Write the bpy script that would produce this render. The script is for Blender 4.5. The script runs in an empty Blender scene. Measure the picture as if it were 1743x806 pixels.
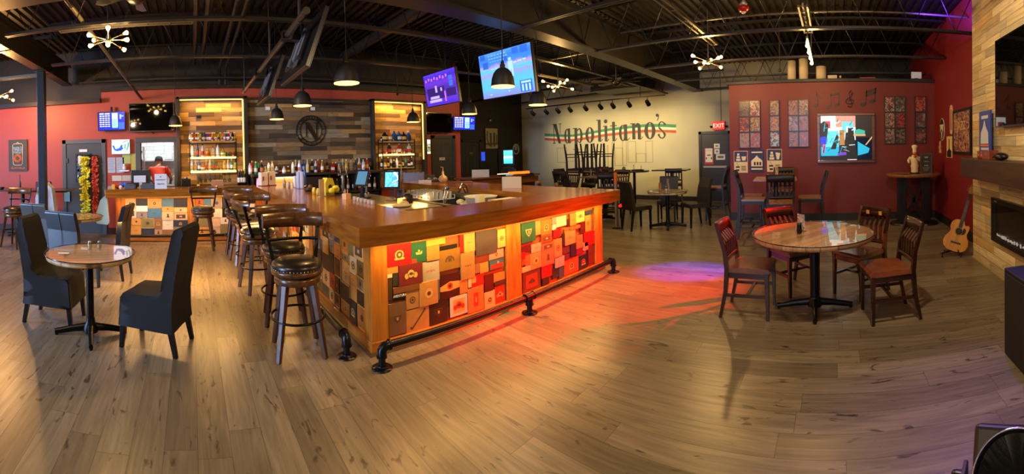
import bpy, random
from math import *
from mathutils import Vector, Matrix

# ------------------------------------------------------------------ camera, world, exposure
SC = bpy.context.scene
COL = SC.collection
def rgb(h):
    if not isinstance(h, str): return tuple(h)[:3]
    return tuple((lambda c: c/12.92 if c <= .04045 else ((c+.055)/1.055)**2.4)(int(h[i:i+2], 16)/255) for i in (0, 2, 4))
FH, FV, YC, TILT, ROLL, EYE = 694.14, 681.43, 263.28, .0058, .0232, 1.619
cam_data = bpy.data.cameras.new('camera')
cam_data.type = 'PANO'
cam_data.panorama_type = 'CENTRAL_CYLINDRICAL'
cam_data.central_cylindrical_range_u_min = -871.5/FH
cam_data.central_cylindrical_range_u_max = 871.5/FH
cam_data.central_cylindrical_range_v_min = -(806-YC)/FV
cam_data.central_cylindrical_range_v_max = YC/FV
cam_data.central_cylindrical_radius = 1.0
cam_data.clip_start = .05
cam_data.clip_end = 100
cam = bpy.data.objects.new('camera', cam_data)
COL.objects.link(cam)
Rx = Matrix(((1, 0, 0), (0, cos(TILT), sin(TILT)), (0, -sin(TILT), cos(TILT))))
Ry = Matrix(((cos(ROLL), 0, sin(ROLL)), (0, 1, 0), (-sin(ROLL), 0, cos(ROLL))))
Rm = Matrix.Rotation(-pi/4, 3, 'Z') @ Ry @ Rx
cx_, cy_, cz_ = Rm.col[0], Rm.col[2], -Rm.col[1]
cam.matrix_world = Matrix.Translation((0, 0, EYE)) @ Matrix((cx_, cy_, cz_)).transposed().to_4x4()
SC.camera = cam

world = bpy.data.worlds.new('world'); SC.world = world
world.use_nodes = True
bg = world.node_tree.nodes['Background']
bg.inputs[0].default_value = (*rgb('C6D8F4'), 1); bg.inputs[1].default_value = 1.6
SC.view_settings.view_transform = 'Standard'
SC.view_settings.look = 'None'
SC.view_settings.exposure = 0.75
SC.view_settings.gamma = 1.0
SC.view_settings.use_curve_mapping = False
cy = SC.cycles
cy.use_denoising = True
cy.max_bounces = 6; cy.diffuse_bounces = 3; cy.glossy_bounces = 3
cy.transparent_max_bounces = 12; cy.transmission_bounces = 4
cy.sample_clamp_indirect = 4.0
cy.caustics_reflective = False; cy.caustics_refractive = False

def lamp(name, kind, loc, energy, col='FFD9A0', size=.1, sy=None, aim=None, angle=None, blend=.3, spread=None):
    d = bpy.data.lights.new(name, kind); d.energy = energy; d.color = rgb(col)
    if kind == 'AREA':
        d.size = size
        if spread: d.spread = radians(spread)
        if sy: d.shape = 'RECTANGLE'; d.size_y = sy
    else: d.shadow_soft_size = size
    if kind == 'SPOT': d.spot_size = radians(angle or 60); d.spot_blend = blend
    o = bpy.data.objects.new(name, d); COL.objects.link(o); o.location = loc
    if aim is not None:
        o.rotation_euler = (Vector(aim)-Vector(loc)).to_track_quat('-Z', 'Y').to_euler()
    return o
# daylight from the shop front behind and left of the camera
lamp('shopfront_daylight', 'AREA', (-9.35, 2.0, 1.7), 330, 'A8C8FF', 2.2, 6.0, aim=(-2.5, 5.6, .6), spread=75)
# stage lights rigged above the right hand end of the room (red, violet)
lamp('stage_light_red', 'SPOT', (6.9, -1.55, 3.25), 4300, 'FF1204', .05, aim=(3.75, 2.35, .1), angle=27, blend=.9)
lamp('stage_light_violet', 'SPOT', (6.2, -1.3, 3.3), 3200, '6A40FF', .05, aim=(4.95, 1.85, 0), angle=12, blend=.6)
lamp('stage_light_purple_wash', 'SPOT', (5.9, -1.55, 3.45), 190, '6030FF', .08, aim=(6.15, -1.9, 4.3), angle=130, blend=.5)
lamp('stage_light_purple_floor', 'SPOT', (3.9, -1.5, 3.3), 150, '8A60FF', .1, aim=(1.7, -.85, 0), angle=44, blend=.9)

# ------------------------------------------------------------------ helpers
KIDS = {}
MATS = {}
def link(o, parent=None):
    COL.objects.link(o)
    if parent is not None:
        o.parent = parent; KIDS.setdefault(parent.name, []).append(o)
    return o
def tag(o, label=None, cat=None, group=None, kind=None):
    for k, v in (('label', label), ('category', cat), ('group', group), ('kind', kind)):
        if v: o[k] = v
    return o
def thing(name, label, cat, loc=(0, 0, 0), rz=0, group=None):
    o = bpy.data.objects.new(name, None); o.empty_display_size = .1
    o.location = loc; o.rotation_euler = (0, 0, radians(rz)); link(o)
    return tag(o, label, cat, group)
def dup(root, loc=None, rz=None, label=None, group=None, parent=None):
    c = root.copy(); link(c, parent)
    if loc is not None: c.location = loc
    if rz is not None: c.rotation_euler = (0, 0, radians(rz))
    if label: c['label'] = label
    if group: c['group'] = group
    for ch in KIDS.get(root.name, []): dup(ch, parent=c)
    return c
FLIP = set()
class MB:
    def __init__(s): s.v = []; s.f = []; s.m = []; s.s = []; s.X = None
    def add(s, vs, fs, mi=0, sm=False):
        n = len(s.v)
        s.v += [tuple(s.X @ Vector(v)) if s.X else tuple(v) for v in vs]
        for f in fs: s.f.append([i+n for i in f]); s.m.append(mi); s.s.append(sm)
        return s
    def bb(s, x0, y0, z0, x1, y1, z1, mi=0):
        x0, x1 = sorted((x0, x1)); y0, y1 = sorted((y0, y1)); z0, z1 = sorted((z0, z1))
        return s.add([(x0, y0, z0), (x1, y0, z0), (x1, y1, z0), (x0, y1, z0), (x0, y0, z1), (x1, y0, z1), (x1, y1, z1), (x0, y1, z1)],
                     [(3, 2, 1, 0), (4, 5, 6, 7), (0, 1, 5, 4), (1, 2, 6, 5), (2, 3, 7, 6), (3, 0, 4, 7)], mi)
    def box(s, c, d, mi=0): return s.bb(c[0]-d[0]/2, c[1]-d[1]/2, c[2]-d[2]/2, c[0]+d[0]/2, c[1]+d[1]/2, c[2]+d[2]/2, mi)
    def ring_(s, c, ax, r, n, ph=0, sq=1):
        ax = Vector(ax).normalized(); a = ax.orthogonal().normalized()
        if abs(ax.z) > .99: a = Vector((1, 0, 0))
        b = ax.cross(a)
        return [Vector(c)+a*(r*cos(2*pi*i/n+ph))+b*(r*sq*sin(2*pi*i/n+ph)) for i in range(n)]
    def tube(s, pts, r, n=8, mi=0, sm=True, ph=0, caps=True, closed=False, sq=1):
        pts = [Vector(p) for p in pts]; N = len(pts)
        rs = r if isinstance(r, (list, tuple)) else [r]*N
        vs = []; ref = None
        for i, p in enumerate(pts):
            if closed: d = pts[(i+1) % N]-pts[i-1]
            else: d = pts[min(i+1, N-1)]-pts[max(i-1, 0)]
            d.normalize()
            if ref is None:
                ref = Vector((1, 0, 0)) if abs(d.z) > .95 else (Vector((0, 0, 1)) if abs(d.z) < .7 else Vector((1, 0, 0)))
            a = (ref-d*ref.dot(d)).normalized(); ref = a; b = d.cross(a)
            vs += [p+a*(rs[i]*cos(2*pi*k/n+ph))+b*(rs[i]*sq*sin(2*pi*k/n+ph)) for k in range(n)]
        fs = []
        for i in range(N if closed else N-1):
            j = (i+1) % N
            for k in range(n):
                l = (k+1) % n; fs.append((i*n+k, i*n+l, j*n+l, j*n+k))
        s.add(vs, fs, mi, sm)
        if caps and not closed:
            s.add(vs[:n], [tuple(range(n-1, -1, -1))], mi); s.add(vs[-n:], [tuple(range(n))], mi)
        return s
    def cyl(s, p0, p1, r0, r1=None, n=16, mi=0, sm=True): return s.tube([p0, p1], [r0, r0 if r1 is None else r1], n, mi, sm)
    def sqt(s, p0, p1, w0, w1=None, mi=0):       # square tapered bar, w = side
        k = .70711
        return s.tube([p0, p1], [w0*k, (w0 if w1 is None else w1)*k], 4, mi, False, ph=pi/4)
    def lathe(s, prof, c=(0, 0, 0), n=24, mi=0, sm=True, cap=True):
        vs = []
        for r, z in prof: vs += [(c[0]+r*cos(2*pi*k/n), c[1]+r*sin(2*pi*k/n), c[2]+z) for k in range(n)]
        fs = [(i*n+k, i*n+(k+1) % n, (i+1)*n+(k+1) % n, (i+1)*n+k) for i in range(len(prof)-1) for k in range(n)]
        s.add(vs, fs, mi, sm)
        if cap:
            if prof[0][0] > 1e-4: s.add(vs[:n], [tuple(range(n-1, -1, -1))], mi)
            if prof[-1][0] > 1e-4: s.add(vs[-n:], [tuple(range(n))], mi)
        return s
    def ball(s, c, r, mi=0, n=12, m=8):
        r = r if isinstance(r, (list, tuple)) else (r, r, r)
        vs = [(c[0], c[1], c[2]-r[2])]
        for j in range(1, m):
            t = -pi/2+pi*j/m
            vs += [(c[0]+r[0]*cos(t)*cos(2*pi*k/n), c[1]+r[1]*cos(t)*sin(2*pi*k/n), c[2]+r[2]*sin(t)) for k in range(n)]
        vs.append((c[0], c[1], c[2]+r[2])); L = len(vs)-1
        fs = [(0, 1+(k+1) % n, 1+k) for k in range(n)]
        fs += [(1+j*n+k, 1+j*n+(k+1) % n, 1+(j+1)*n+(k+1) % n, 1+(j+1)*n+k) for j in range(m-2) for k in range(n)]
        fs += [(L, 1+(m-2)*n+k, 1+(m-2)*n+(k+1) % n) for k in range(n)]
        return s.add(vs, fs, mi, True)
    def prism(s, poly, axis, a, b, mi=0, sm=False, caps=True):
        P = {'x': lambda u, v, w: (w, u, v), 'y': lambda u, v, w: (u, w, v), 'z': lambda u, v, w: (u, v, w)}[axis]
        n = len(poly)
        ar = sum(poly[i][0]*poly[(i+1) % n][1]-poly[(i+1) % n][0]*poly[i][1] for i in range(n))
        if (ar < 0) != (axis == 'y'): poly = poly[::-1]
        vs = [P(u, v, a) for u, v in poly]+[P(u, v, b) for u, v in poly]
        s.add(vs, [(i, (i+1) % n, n+(i+1) % n, n+i) for i in range(n)], mi, sm)
        if caps: s.add(vs, [tuple(range(n-1, -1, -1)), tuple(range(n, 2*n))], mi)
        return s
    def build(s, name, mats, parent=None, bevel=None, seg=2, loc=None, rot=None, sub=None):
        me = bpy.data.meshes.new(name)
        me.from_pydata(s.v, [], s.f)
        for m in (mats if isinstance(mats, (list, tuple)) else [mats]): me.materials.append(m)
        me.polygons.foreach_set('material_index', s.m); me.polygons.foreach_set('use_smooth', s.s)
        me.update()
        o = bpy.data.objects.new(name, me); link(o, parent)
        if loc is not None: o.location = loc
        if rot is not None: o.rotation_euler = [radians(a) for a in rot]
        if bevel:
            b = o.modifiers.new('bevel', 'BEVEL'); b.width = bevel; b.segments = seg; b.limit_method = 'ANGLE'; b.angle_limit = radians(40)
            if seg > 1: b.harden_normals = False
        if sub:
            q = o.modifiers.new('sub', 'SUBSURF'); q.levels = sub; q.render_levels = sub
        return o
def frame_mb(mb, axis, a, b, u0, v0, u1, v1, t, mi=0):        # picture frame of bars width t
    for r in ((u0, v0, u1, v0+t), (u0, v1-t, u1, v1), (u0, v0+t, u0+t, v1-t), (u1-t, v0+t, u1, v1-t)):
        if axis == 'x': mb.bb(a, r[0], r[1], b, r[2], r[3], mi)
        else: mb.bb(r[0], a, r[1], r[2], b, r[3], mi)
    return mb
def disc(c, r, n=20, a0=0, a1=2*pi, ry=None):
    ry = ry or r
    return [(c[0]+r*cos(a0+(a1-a0)*i/n), c[1]+ry*sin(a0+(a1-a0)*i/n)) for i in range(n if abs(a1-a0-2*pi) < 1e-6 else n+1)]
def text(body, size, loc, rot, m, parent=None, name='lettering', align='CENTER', depth=.0015, sx=1):
    cu = bpy.data.curves.new(name, 'FONT'); cu.body = body; cu.size = size; cu.align_x = align; cu.align_y = 'CENTER'; cu.extrude = depth
    cu.materials.append(m); cu.resolution_u = 3
    tmp = bpy.data.objects.new(name, cu); COL.objects.link(tmp)
    me = bpy.data.meshes.new_from_object(tmp.evaluated_get(bpy.context.evaluated_depsgraph_get())); me.name = name
    COL.objects.unlink(tmp); bpy.data.objects.remove(tmp)
    o = bpy.data.objects.new(name, me); link(o, parent); o.location = loc; o.rotation_euler = [radians(a) for a in rot]; o.scale = (sx, 1, 1)
    return o
FACE_Y = (90, 0, 0)       # lettering on a wall that looks towards -Y
FACE_X = (90, 0, -90)     # lettering on a wall that looks towards -X
FACE_PY = (90, 0, 180)    # lettering on a wall that looks towards +Y

# ------------------------------------------------------------------ materials
def newmat(key):
    m = bpy.data.materials.new(key); m.use_nodes = True; MATS[key] = m
    return m, m.node_tree, m.node_tree.nodes['Principled BSDF']
def N(t, kind, **kw):
    n = t.nodes.new(kind)
    for k, v in kw.items(): setattr(n, k, v)
    return n
def mth(t, op, a, b=None, c=None):
    n = N(t, 'ShaderNodeMath', operation=op)
    for i, x in enumerate((a, b, c)):
        if x is None: continue
        if isinstance(x, (int, float)): n.inputs[i].default_value = x
        else: t.links.new(x, n.inputs[i])
    return n.outputs[0]
def mat(col, rough=.5, metal=0, emit=0, ecol=None, var=0, scale=6, coat=0, bump=0, spec=.5, trans=0):
    key = f'{col}_{rough}_{metal}_{emit}_{ecol}_{var}_{scale}_{coat}_{bump}_{spec}_{trans}'
    if key in MATS: return MATS[key]
    m, t, p = newmat(key)
    c = rgb(col)
    p.inputs['Base Color'].default_value = (*c, 1); p.inputs['Roughness'].default_value = rough; p.inputs['Metallic'].default_value = metal
    p.inputs['Coat Weight'].default_value = coat; p.inputs['Coat Roughness'].default_value = .1
    p.inputs['Specular IOR Level'].default_value = spec
    p.inputs['Transmission Weight'].default_value = trans
    if emit:
        p.inputs['Emission Color'].default_value = (*rgb(ecol or col), 1); p.inputs['Emission Strength'].default_value = emit
    if var or bump:
        tc = N(t, 'ShaderNodeTexCoord'); no = N(t, 'ShaderNodeTexNoise'); no.inputs['Scale'].default_value = scale; no.inputs['Detail'].default_value = 4
        t.links.new(tc.outputs['Object'], no.inputs['Vector'])
        if var:
            r = N(t, 'ShaderNodeValToRGB'); r.color_ramp.elements[0].position = .3; r.color_ramp.elements[1].position = .7
            r.color_ramp.elements[0].color = (*[x*(1-var) for x in c], 1); r.color_ramp.elements[1].color = (*[min(1, x*(1+var)) for x in c], 1)
            t.links.new(no.outputs['Fac'], r.inputs[0]); t.links.new(r.outputs[0], p.inputs['Base Color'])
        if bump:
            b = N(t, 'ShaderNodeBump'); b.inputs['Strength'].default_value = bump; b.inputs['Distance'].default_value = .01
            t.links.new(no.outputs['Fac'], b.inputs['Height']); t.links.new(b.outputs[0], p.inputs['Normal'])
    return m
def wood(c1, c2, axis='x', rough=.35, coat=.2, k=1.0):
    key = f'wood_{c1}_{c2}_{axis}_{rough}_{coat}_{k}'
    if key in MATS: return MATS[key]
    m, t, p = newmat(key)
    tc = N(t, 'ShaderNodeTexCoord'); mp = N(t, 'ShaderNodeMapping')
    s = [14*k, 14*k, 14*k]; s['xyz'.index(axis)] = 1.2*k; mp.inputs['Scale'].default_value = s
    no = N(t, 'ShaderNodeTexNoise'); no.inputs['Scale'].default_value = 1.6; no.inputs['Detail'].default_value = 6; no.inputs['Distortion'].default_value = .6
    r = N(t, 'ShaderNodeValToRGB'); r.color_ramp.elements[0].position = .32; r.color_ramp.elements[1].position = .68
    r.color_ramp.elements[0].color = (*rgb(c1), 1); r.color_ramp.elements[1].color = (*rgb(c2), 1)
    t.links.new(tc.outputs['Object'], mp.inputs[0]); t.links.new(mp.outputs[0], no.inputs['Vector']); t.links.new(no.outputs['Fac'], r.inputs[0])
    t.links.new(r.outputs[0], p.inputs['Base Color']); p.inputs['Roughness'].default_value = rough
    p.inputs['Coat Weight'].default_value = coat; p.inputs['Coat Roughness'].default_value = .12
    return m
def planks(key, u, v, h, L, cols, rough=.5, gap=.012, knots=0, grain=.35, rot=0, coat=0, bump=.15, spec=.5):
    """boards h wide and about L long laid along axis u, side by side along axis v"""
    if key in MATS: return MATS[key]
    m, t, p = newmat(key)
    tc = N(t, 'ShaderNodeTexCoord'); sp = N(t, 'ShaderNodeSeparateXYZ')
    if rot:
        mp = N(t, 'ShaderNodeMapping'); mp.inputs['Rotation'].default_value = (0, 0, radians(rot))
        t.links.new(tc.outputs['Object'], mp.inputs[0]); t.links.new(mp.outputs[0], sp.inputs[0])
    else: t.links.new(tc.outputs['Object'], sp.inputs[0])
    U = sp.outputs['xyz'.index(u)]; V = sp.outputs['xyz'.index(v)]
    vr = mth(t, 'DIVIDE', V, h); row = mth(t, 'FLOOR', vr); fv = mth(t, 'FRACT', vr)
    w1 = N(t, 'ShaderNodeTexWhiteNoise', noise_dimensions='1D'); t.links.new(row, w1.inputs['W'])
    ur = mth(t, 'ADD', mth(t, 'DIVIDE', U, L), mth(t, 'MULTIPLY', w1.outputs['Value'], 7.3)); col = mth(t, 'FLOOR', ur); fu = mth(t, 'FRACT', ur)
    w2 = N(t, 'ShaderNodeTexWhiteNoise', noise_dimensions='2D'); cb = N(t, 'ShaderNodeCombineXYZ')
    t.links.new(row, cb.inputs[0]); t.links.new(col, cb.inputs[1]); t.links.new(cb.outputs[0], w2.inputs['Vector'])
    ramp = N(t, 'ShaderNodeValToRGB'); ramp.color_ramp.interpolation = 'CONSTANT'
    el = ramp.color_ramp.elements
    while len(el) < len(cols): el.new(.5)
    for i, c in enumerate(cols): el[i].position = i/len(cols); el[i].color = (*rgb(c), 1)
    t.links.new(w2.outputs['Value'], ramp.inputs[0])
    cv = N(t, 'ShaderNodeCombineXYZ')
    t.links.new(mth(t, 'MULTIPLY', U, 1.3), cv.inputs[0]); t.links.new(mth(t, 'MULTIPLY', V, 16), cv.inputs[1]); t.links.new(mth(t, 'MULTIPLY', w2.outputs['Value'], 40), cv.inputs[2])
    no = N(t, 'ShaderNodeTexNoise'); no.inputs['Scale'].default_value = 1.8; no.inputs['Detail'].default_value = 7; no.inputs['Distortion'].default_value = .8
    t.links.new(cv.outputs[0], no.inputs['Vector'])
    g = N(t, 'ShaderNodeMapRange'); g.inputs[1].default_value = .3; g.inputs[2].default_value = .7; g.inputs[3].default_value = 1-grain; g.inputs[4].default_value = 1+grain*.6
    t.links.new(no.outputs['Fac'], g.inputs[0])
    fac = g.outputs[0]
    if knots:
        kv = N(t, 'ShaderNodeCombineXYZ')
        t.links.new(mth(t, 'MULTIPLY', U, 2.0), kv.inputs[0]); t.links.new(mth(t, 'MULTIPLY', V, 6.5), kv.inputs[1]); t.links.new(mth(t, 'MULTIPLY', w2.outputs['Value'], 23), kv.inputs[2])
        kn = N(t, 'ShaderNodeTexNoise'); kn.inputs['Scale'].default_value = 2.2; kn.inputs['Detail'].default_value = 3; kn.inputs['Distortion'].default_value = 1.2
        t.links.new(kv.outputs[0], kn.inputs['Vector'])
        km = N(t, 'ShaderNodeMapRange'); km.inputs[1].default_value = .63; km.inputs[2].default_value = .70; km.inputs[3].default_value = 1; km.inputs[4].default_value = 1-knots
        t.links.new(kn.outputs['Fac'], km.inputs[0]); fac = mth(t, 'MULTIPLY', fac, km.outputs[0])
    gu = mth(t, 'MINIMUM', fu, mth(t, 'SUBTRACT', 1, fu)); gv = mth(t, 'MINIMUM', fv, mth(t, 'SUBTRACT', 1, fv))
    e = mth(t, 'MINIMUM', mth(t, 'MULTIPLY', gu, L), mth(t, 'MULTIPLY', gv, h))
    ge = N(t, 'ShaderNodeMapRange'); ge.inputs[1].default_value = gap*.25; ge.inputs[2].default_value = gap*.5; ge.inputs[3].default_value = .35; ge.inputs[4].default_value = 1
    t.links.new(e, ge.inputs[0]); fac2 = mth(t, 'MULTIPLY', fac, ge.outputs[0])
    vm = N(t, 'ShaderNodeVectorMath', operation='SCALE'); t.links.new(ramp.outputs[0], vm.inputs[0]); t.links.new(fac2, vm.inputs['Scale'])
    t.links.new(vm.outputs[0], p.inputs['Base Color'])
    rr = N(t, 'ShaderNodeMapRange'); rr.inputs[3].default_value = rough*1.15; rr.inputs[4].default_value = rough*.85
    t.links.new(no.outputs['Fac'], rr.inputs[0]); t.links.new(rr.outputs[0], p.inputs['Roughness'])
    p.inputs['Coat Weight'].default_value = coat; p.inputs['Specular IOR Level'].default_value = spec
    b = N(t, 'ShaderNodeBump'); b.inputs['Strength'].default_value = bump; b.inputs['Distance'].default_value = .004
    t.links.new(ge.outputs[0], b.inputs['Height']); t.links.new(b.outputs[0], p.inputs['Normal'])
    return m
def pic(seed, cols, scale=8, rough=.25, emit=0, coat=.0, dim=1):
    key = f'pic_{seed}_{scale}_{emit}'
    if key in MATS: return MATS[key]
    m, t, p = newmat(key)
    tc = N(t, 'ShaderNodeTexCoord'); mp = N(t, 'ShaderNodeMapping'); mp.inputs['Location'].default_value = (seed*3.7, seed*1.3, seed*5.1)
    no = N(t, 'ShaderNodeTexNoise'); no.inputs['Scale'].default_value = scale; no.inputs['Detail'].default_value = 3; no.inputs['Distortion'].default_value = 1.5
    r = N(t, 'ShaderNodeValToRGB'); r.color_ramp.interpolation = 'CONSTANT'; el = r.color_ramp.elements
    while len(el) < len(cols): el.new(.5)
    for i, c in enumerate(cols): el[i].position = 0 if i == 0 else .30+.42*i/len(cols); el[i].color = (*[q*dim for q in rgb(c)], 1)
    t.links.new(tc.outputs['Object'], mp.inputs[0]); t.links.new(mp.outputs[0], no.inputs['Vector']); t.links.new(no.outputs['Fac'], r.inputs[0])
    t.links.new(r.outputs[0], p.inputs['Base Color']); p.inputs['Roughness'].default_value = rough; p.inputs['Coat Weight'].default_value = coat
    if emit: t.links.new(r.outputs[0], p.inputs['Emission Color']); p.inputs['Emission Strength'].default_value = emit
    return m
def glass(key='clear_glass', col='FFFFFF', ior=1.45, rough=.02):
    if key in MATS: return MATS[key]
    m, t, p = newmat(key); t.nodes.remove(p)
    out = t.nodes['Material Output']; tr = N(t, 'ShaderNodeBsdfTransparent'); gl = N(t, 'ShaderNodeBsdfGlossy'); fr = N(t, 'ShaderNodeFresnel'); mx = N(t, 'ShaderNodeMixShader')
    tr.inputs[0].default_value = (*rgb(col), 1); gl.inputs['Roughness'].default_value = rough; fr.inputs[0].default_value = ior
    geo = N(t, 'ShaderNodeNewGeometry'); t.links.new(mth(t, 'MULTIPLY', fr.outputs[0], mth(t, 'SUBTRACT', 1, geo.outputs['Backfacing'])), mx.inputs[0]); t.links.new(tr.outputs[0], mx.inputs[1]); t.links.new(gl.outputs[0], mx.inputs[2]); t.links.new(mx.outputs[0], out.inputs[0])
    return m
GLASS = glass(); GLASS2 = glass('frosty_plastic', 'DADDE0', 1.5, .15)
RED = mat('6C1E1C', .55, var=.06, scale=2); RED_DK = mat('7A201C', .55, var=.05, scale=2); REDL = mat('A2402E', .5, var=.06, scale=2)
CREAM = mat('B5AE8C', .7, var=.05, scale=1.5)
BLACKW = mat('1B1815', .6, var=.15, scale=3)
STEELK = mat('1C1914', .42, .2, var=.2, scale=4)
STEELB = mat('262219', .4, .3)
BLKM = mat('0D0E10', .38, .5)
BLKP = mat('0E0F11', .35)
CHROME = mat('B8B8B8', .15, 1); STEEL = mat('9C9A94', .28, 1); GALV = mat('6E6858', .45, .7)
GREYT = mat('4A4D50', .5); GREYD = mat('5A5E60', .5)
WHITE = mat('E4E2DA', .5); PAPER = mat('D8D6CC', .8); BRASS = mat('C9A04A', .3, 1)
INK = mat('15151A', .6)
BULB = mat('FFE2A0', .3, emit=9, ecol='FFCF70'); LEDW = mat('FFD98A', .4, emit=1.9, ecol='FFC25A')
# ------------------------------------------------------------------ large structure
def struct(name, mb, m, parent=None, **k):
    o = mb.build(name, m, parent, **k)
    if parent is None: o['kind'] = 'structure'
    return o
FLOOR = planks('floor_boards', 'y', 'x', .185, 1.25, ['776C5A', '7E7361', '726856', '857A67', '7A6F5D', '6C6252', '807562', '756A59'], rough=.33, gap=.004, knots=.72, grain=.32, bump=.06)
struct('floor', MB().bb(-9.5, -4.5, -.06, 12.2, 12.4, 0), FLOOR)
# the shop front and the walls behind the camera
sf = MB(); sf.bb(-9.6, -4.5, 0, -9.5, -1.2, 4.25).bb(-9.6, 5.2, 0, -9.5, 12.4, 4.25).bb(-9.6, -1.2, 0, -9.5, 5.2, .5).bb(-9.6, -1.2, 2.9, -9.5, 5.2, 4.25)
struct('wall_front', sf, RED)
struct('wall_rear', MB().bb(-9.6, -4.6, 0, 1.3, -4.5, 4.25).bb(1.2, -4.5, 0, 1.3, -2.3, 4.25), mat('5A2A24', .6))
wf = MB()
for y in (-1.2, .4, 2.0, 3.6, 5.12): wf.bb(-9.56, y, .5, -9.5, y+.08, 2.9)
wf.bb(-9.56, -1.2, .5, -9.5, 5.2, .58).bb(-9.56, -1.2, 2.82, -9.5, 5.2, 2.9); struct('window_2', wf, BLKM)
MB().bb(-9.54, -1.12, .58, -9.53, 5.12, 2.82).build('window_glass', GLASS, bpy.data.objects['window_2'])
# corrugated steel deck
def corr(a0, a1, pitch=.15, dp=.045, z=4.2):
    pts = []; x = a0
    while x < a1:
        pts += [(x, z), (x+pitch*.42, z), (x+pitch*.5, z-dp), (x+pitch*.92, z-dp)]; x += pitch
    return pts+[(a1, z), (a1, z+.08), (a0, z+.08)]
DECK = mat('191612', .5, .1, var=.15, scale=2)
dk = MB(); dk.prism(corr(-9.5, 12.2), 'y', 3.94, 12.4); dk.prism(corr(-4.5, 3.94), 'x', -9.5, 12.2)
struct('ceiling', dk, DECK)
# back wall with the kitchen hatch; the hatch is X -1.10..-.38, z 1.0..2.03
w = MB()
w.bb(-9.5, 8.76, 0, -1.95, 8.9, 2.93); w.bb(-1.95, 8.76, 0, -1.10, 8.9, 3.17); w.bb(-1.10, 8.76, 0, -.38, 8.9, 1.0); w.bb(-1.10, 8.76, 2.03, -.38, 8.9, 3.17); w.bb(-.38, 8.76, 0, 6.79, 8.9, 3.17)
struct('wall_back', w, REDL)
struct('wall_back_upper', MB().bb(-9.5, 8.92, 2.9, 6.79, 9.0, 4.25), BLACKW)
struct('wall_passage_side', MB().bb(6.71, 8.9, 0, 6.79, 11.1, 4.25), RED_DK)
struct('wall_passage', MB().bb(6.6, 11.1, 0, 11.68, 11.22, 4.25), mat('26221C', .6, var=.08, scale=2))
struct('wall_right', MB().bb(11.68, 1.2, 0, 11.8, 11.22, 4.25), CREAM)
struct('wall_right_dark', MB().bb(11.68, -2.4, 0, 11.8, 1.2, 4.25), BLACKW)
struct('wall_partition', MB().bb(8.78, -2.25, 0, 8.9, 2.25, 3.03).bb(8.9, 2.13, 0, 11.68, 2.25, 3.03), RED)
struct('trim_1', MB().bb(8.72, -2.25, 3.03, 8.98, 2.30, 3.10), mat('181512', .5), bevel=.006)
struct('wall_side', MB().bb(1.2, -2.37, 0, 11.68, -2.25, 4.25), mat('76161F', .55, var=.05, scale=2))
PALLET = planks('pallet_boards', 'x', 'z', .115, .62, ['DCCCA0', 'CEBC90', 'BCA67C', 'B0A488', 'E2D2A8', 'A08C68', 'D2C092', 'D0AE72', 'BEB294'], rough=.6, gap=.008, grain=.3, knots=.3, bump=.3)
struct('wall_chimney', MB().bb(1.2, -2.25, 0, 5.44, -1.95, 4.25), PALLET)
struct('baseboard_partition', MB().bb(8.755, -2.25, 0, 8.78, 2.25, .16).bb(8.755, 2.25, 0, 8.9, 2.27, .16), mat('17130F', .5), bevel=.004)
struct('baseboard_side', MB().bb(5.44, -2.25, 0, 8.755, -2.225, .16), mat('17130F', .5), bevel=.004)
struct('baseboard_chimney', MB().bb(1.2, -1.95, 0, 5.44, -1.93, .02), mat('A8906A', .6))
struct('baseboard_right', MB().bb(11.655, 3.98, 0, 11.68, 11.1, .14), mat('201C18', .5))
struct('baseboard_back', MB().bb(-9.5, 8.735, 0, -2.9, 8.76, .14).bb(-1.85, 8.735, 0, -.3, 8.76, .14), mat('3A1714', .5))
# dark red wainscot patch and kitchen beyond the hatch
k = MB(); k.bb(-2.4, 10.9, 0, 1.2, 11.0, 3); struct('wall_kitchen_rear', k, planks('kitchen_tiles', 'x', 'z', .1, .2, ['E6EAE4', 'DDE2DC', 'EEF0EA'], rough=.25, gap=.006, grain=.03, bump=.1))
k = MB(); k.bb(-2.5, 8.9, 0, -2.4, 11, 3).bb(1.2, 8.9, 0, 1.3, 11, 3); struct('wall_kitchen_sides', k, mat('D8DCD6', .5))
struct('ceiling_kitchen', MB().bb(-2.5, 8.9, 2.8, 1.3, 11, 2.88), mat('D0D2CC', .7))
lamp('kitchen_ceiling_panel', 'AREA', (-.6, 9.9, 2.75), 30, 'F2F8FF', 1.2, .6, aim=(-.6, 9.9, 0))
# hatch casing
t_ = GREYT
hb = MB(); frame_mb(hb, 'y', 8.72, 8.92, -1.21, .95, -.27, 2.13, .11)
struct('window_1', hb, t_, bevel=.005)
MB().bb(-1.2, 8.6, .93, -.28, 8.93, .97).build('window_sill', t_, bpy.data.objects['window_1'])
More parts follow.
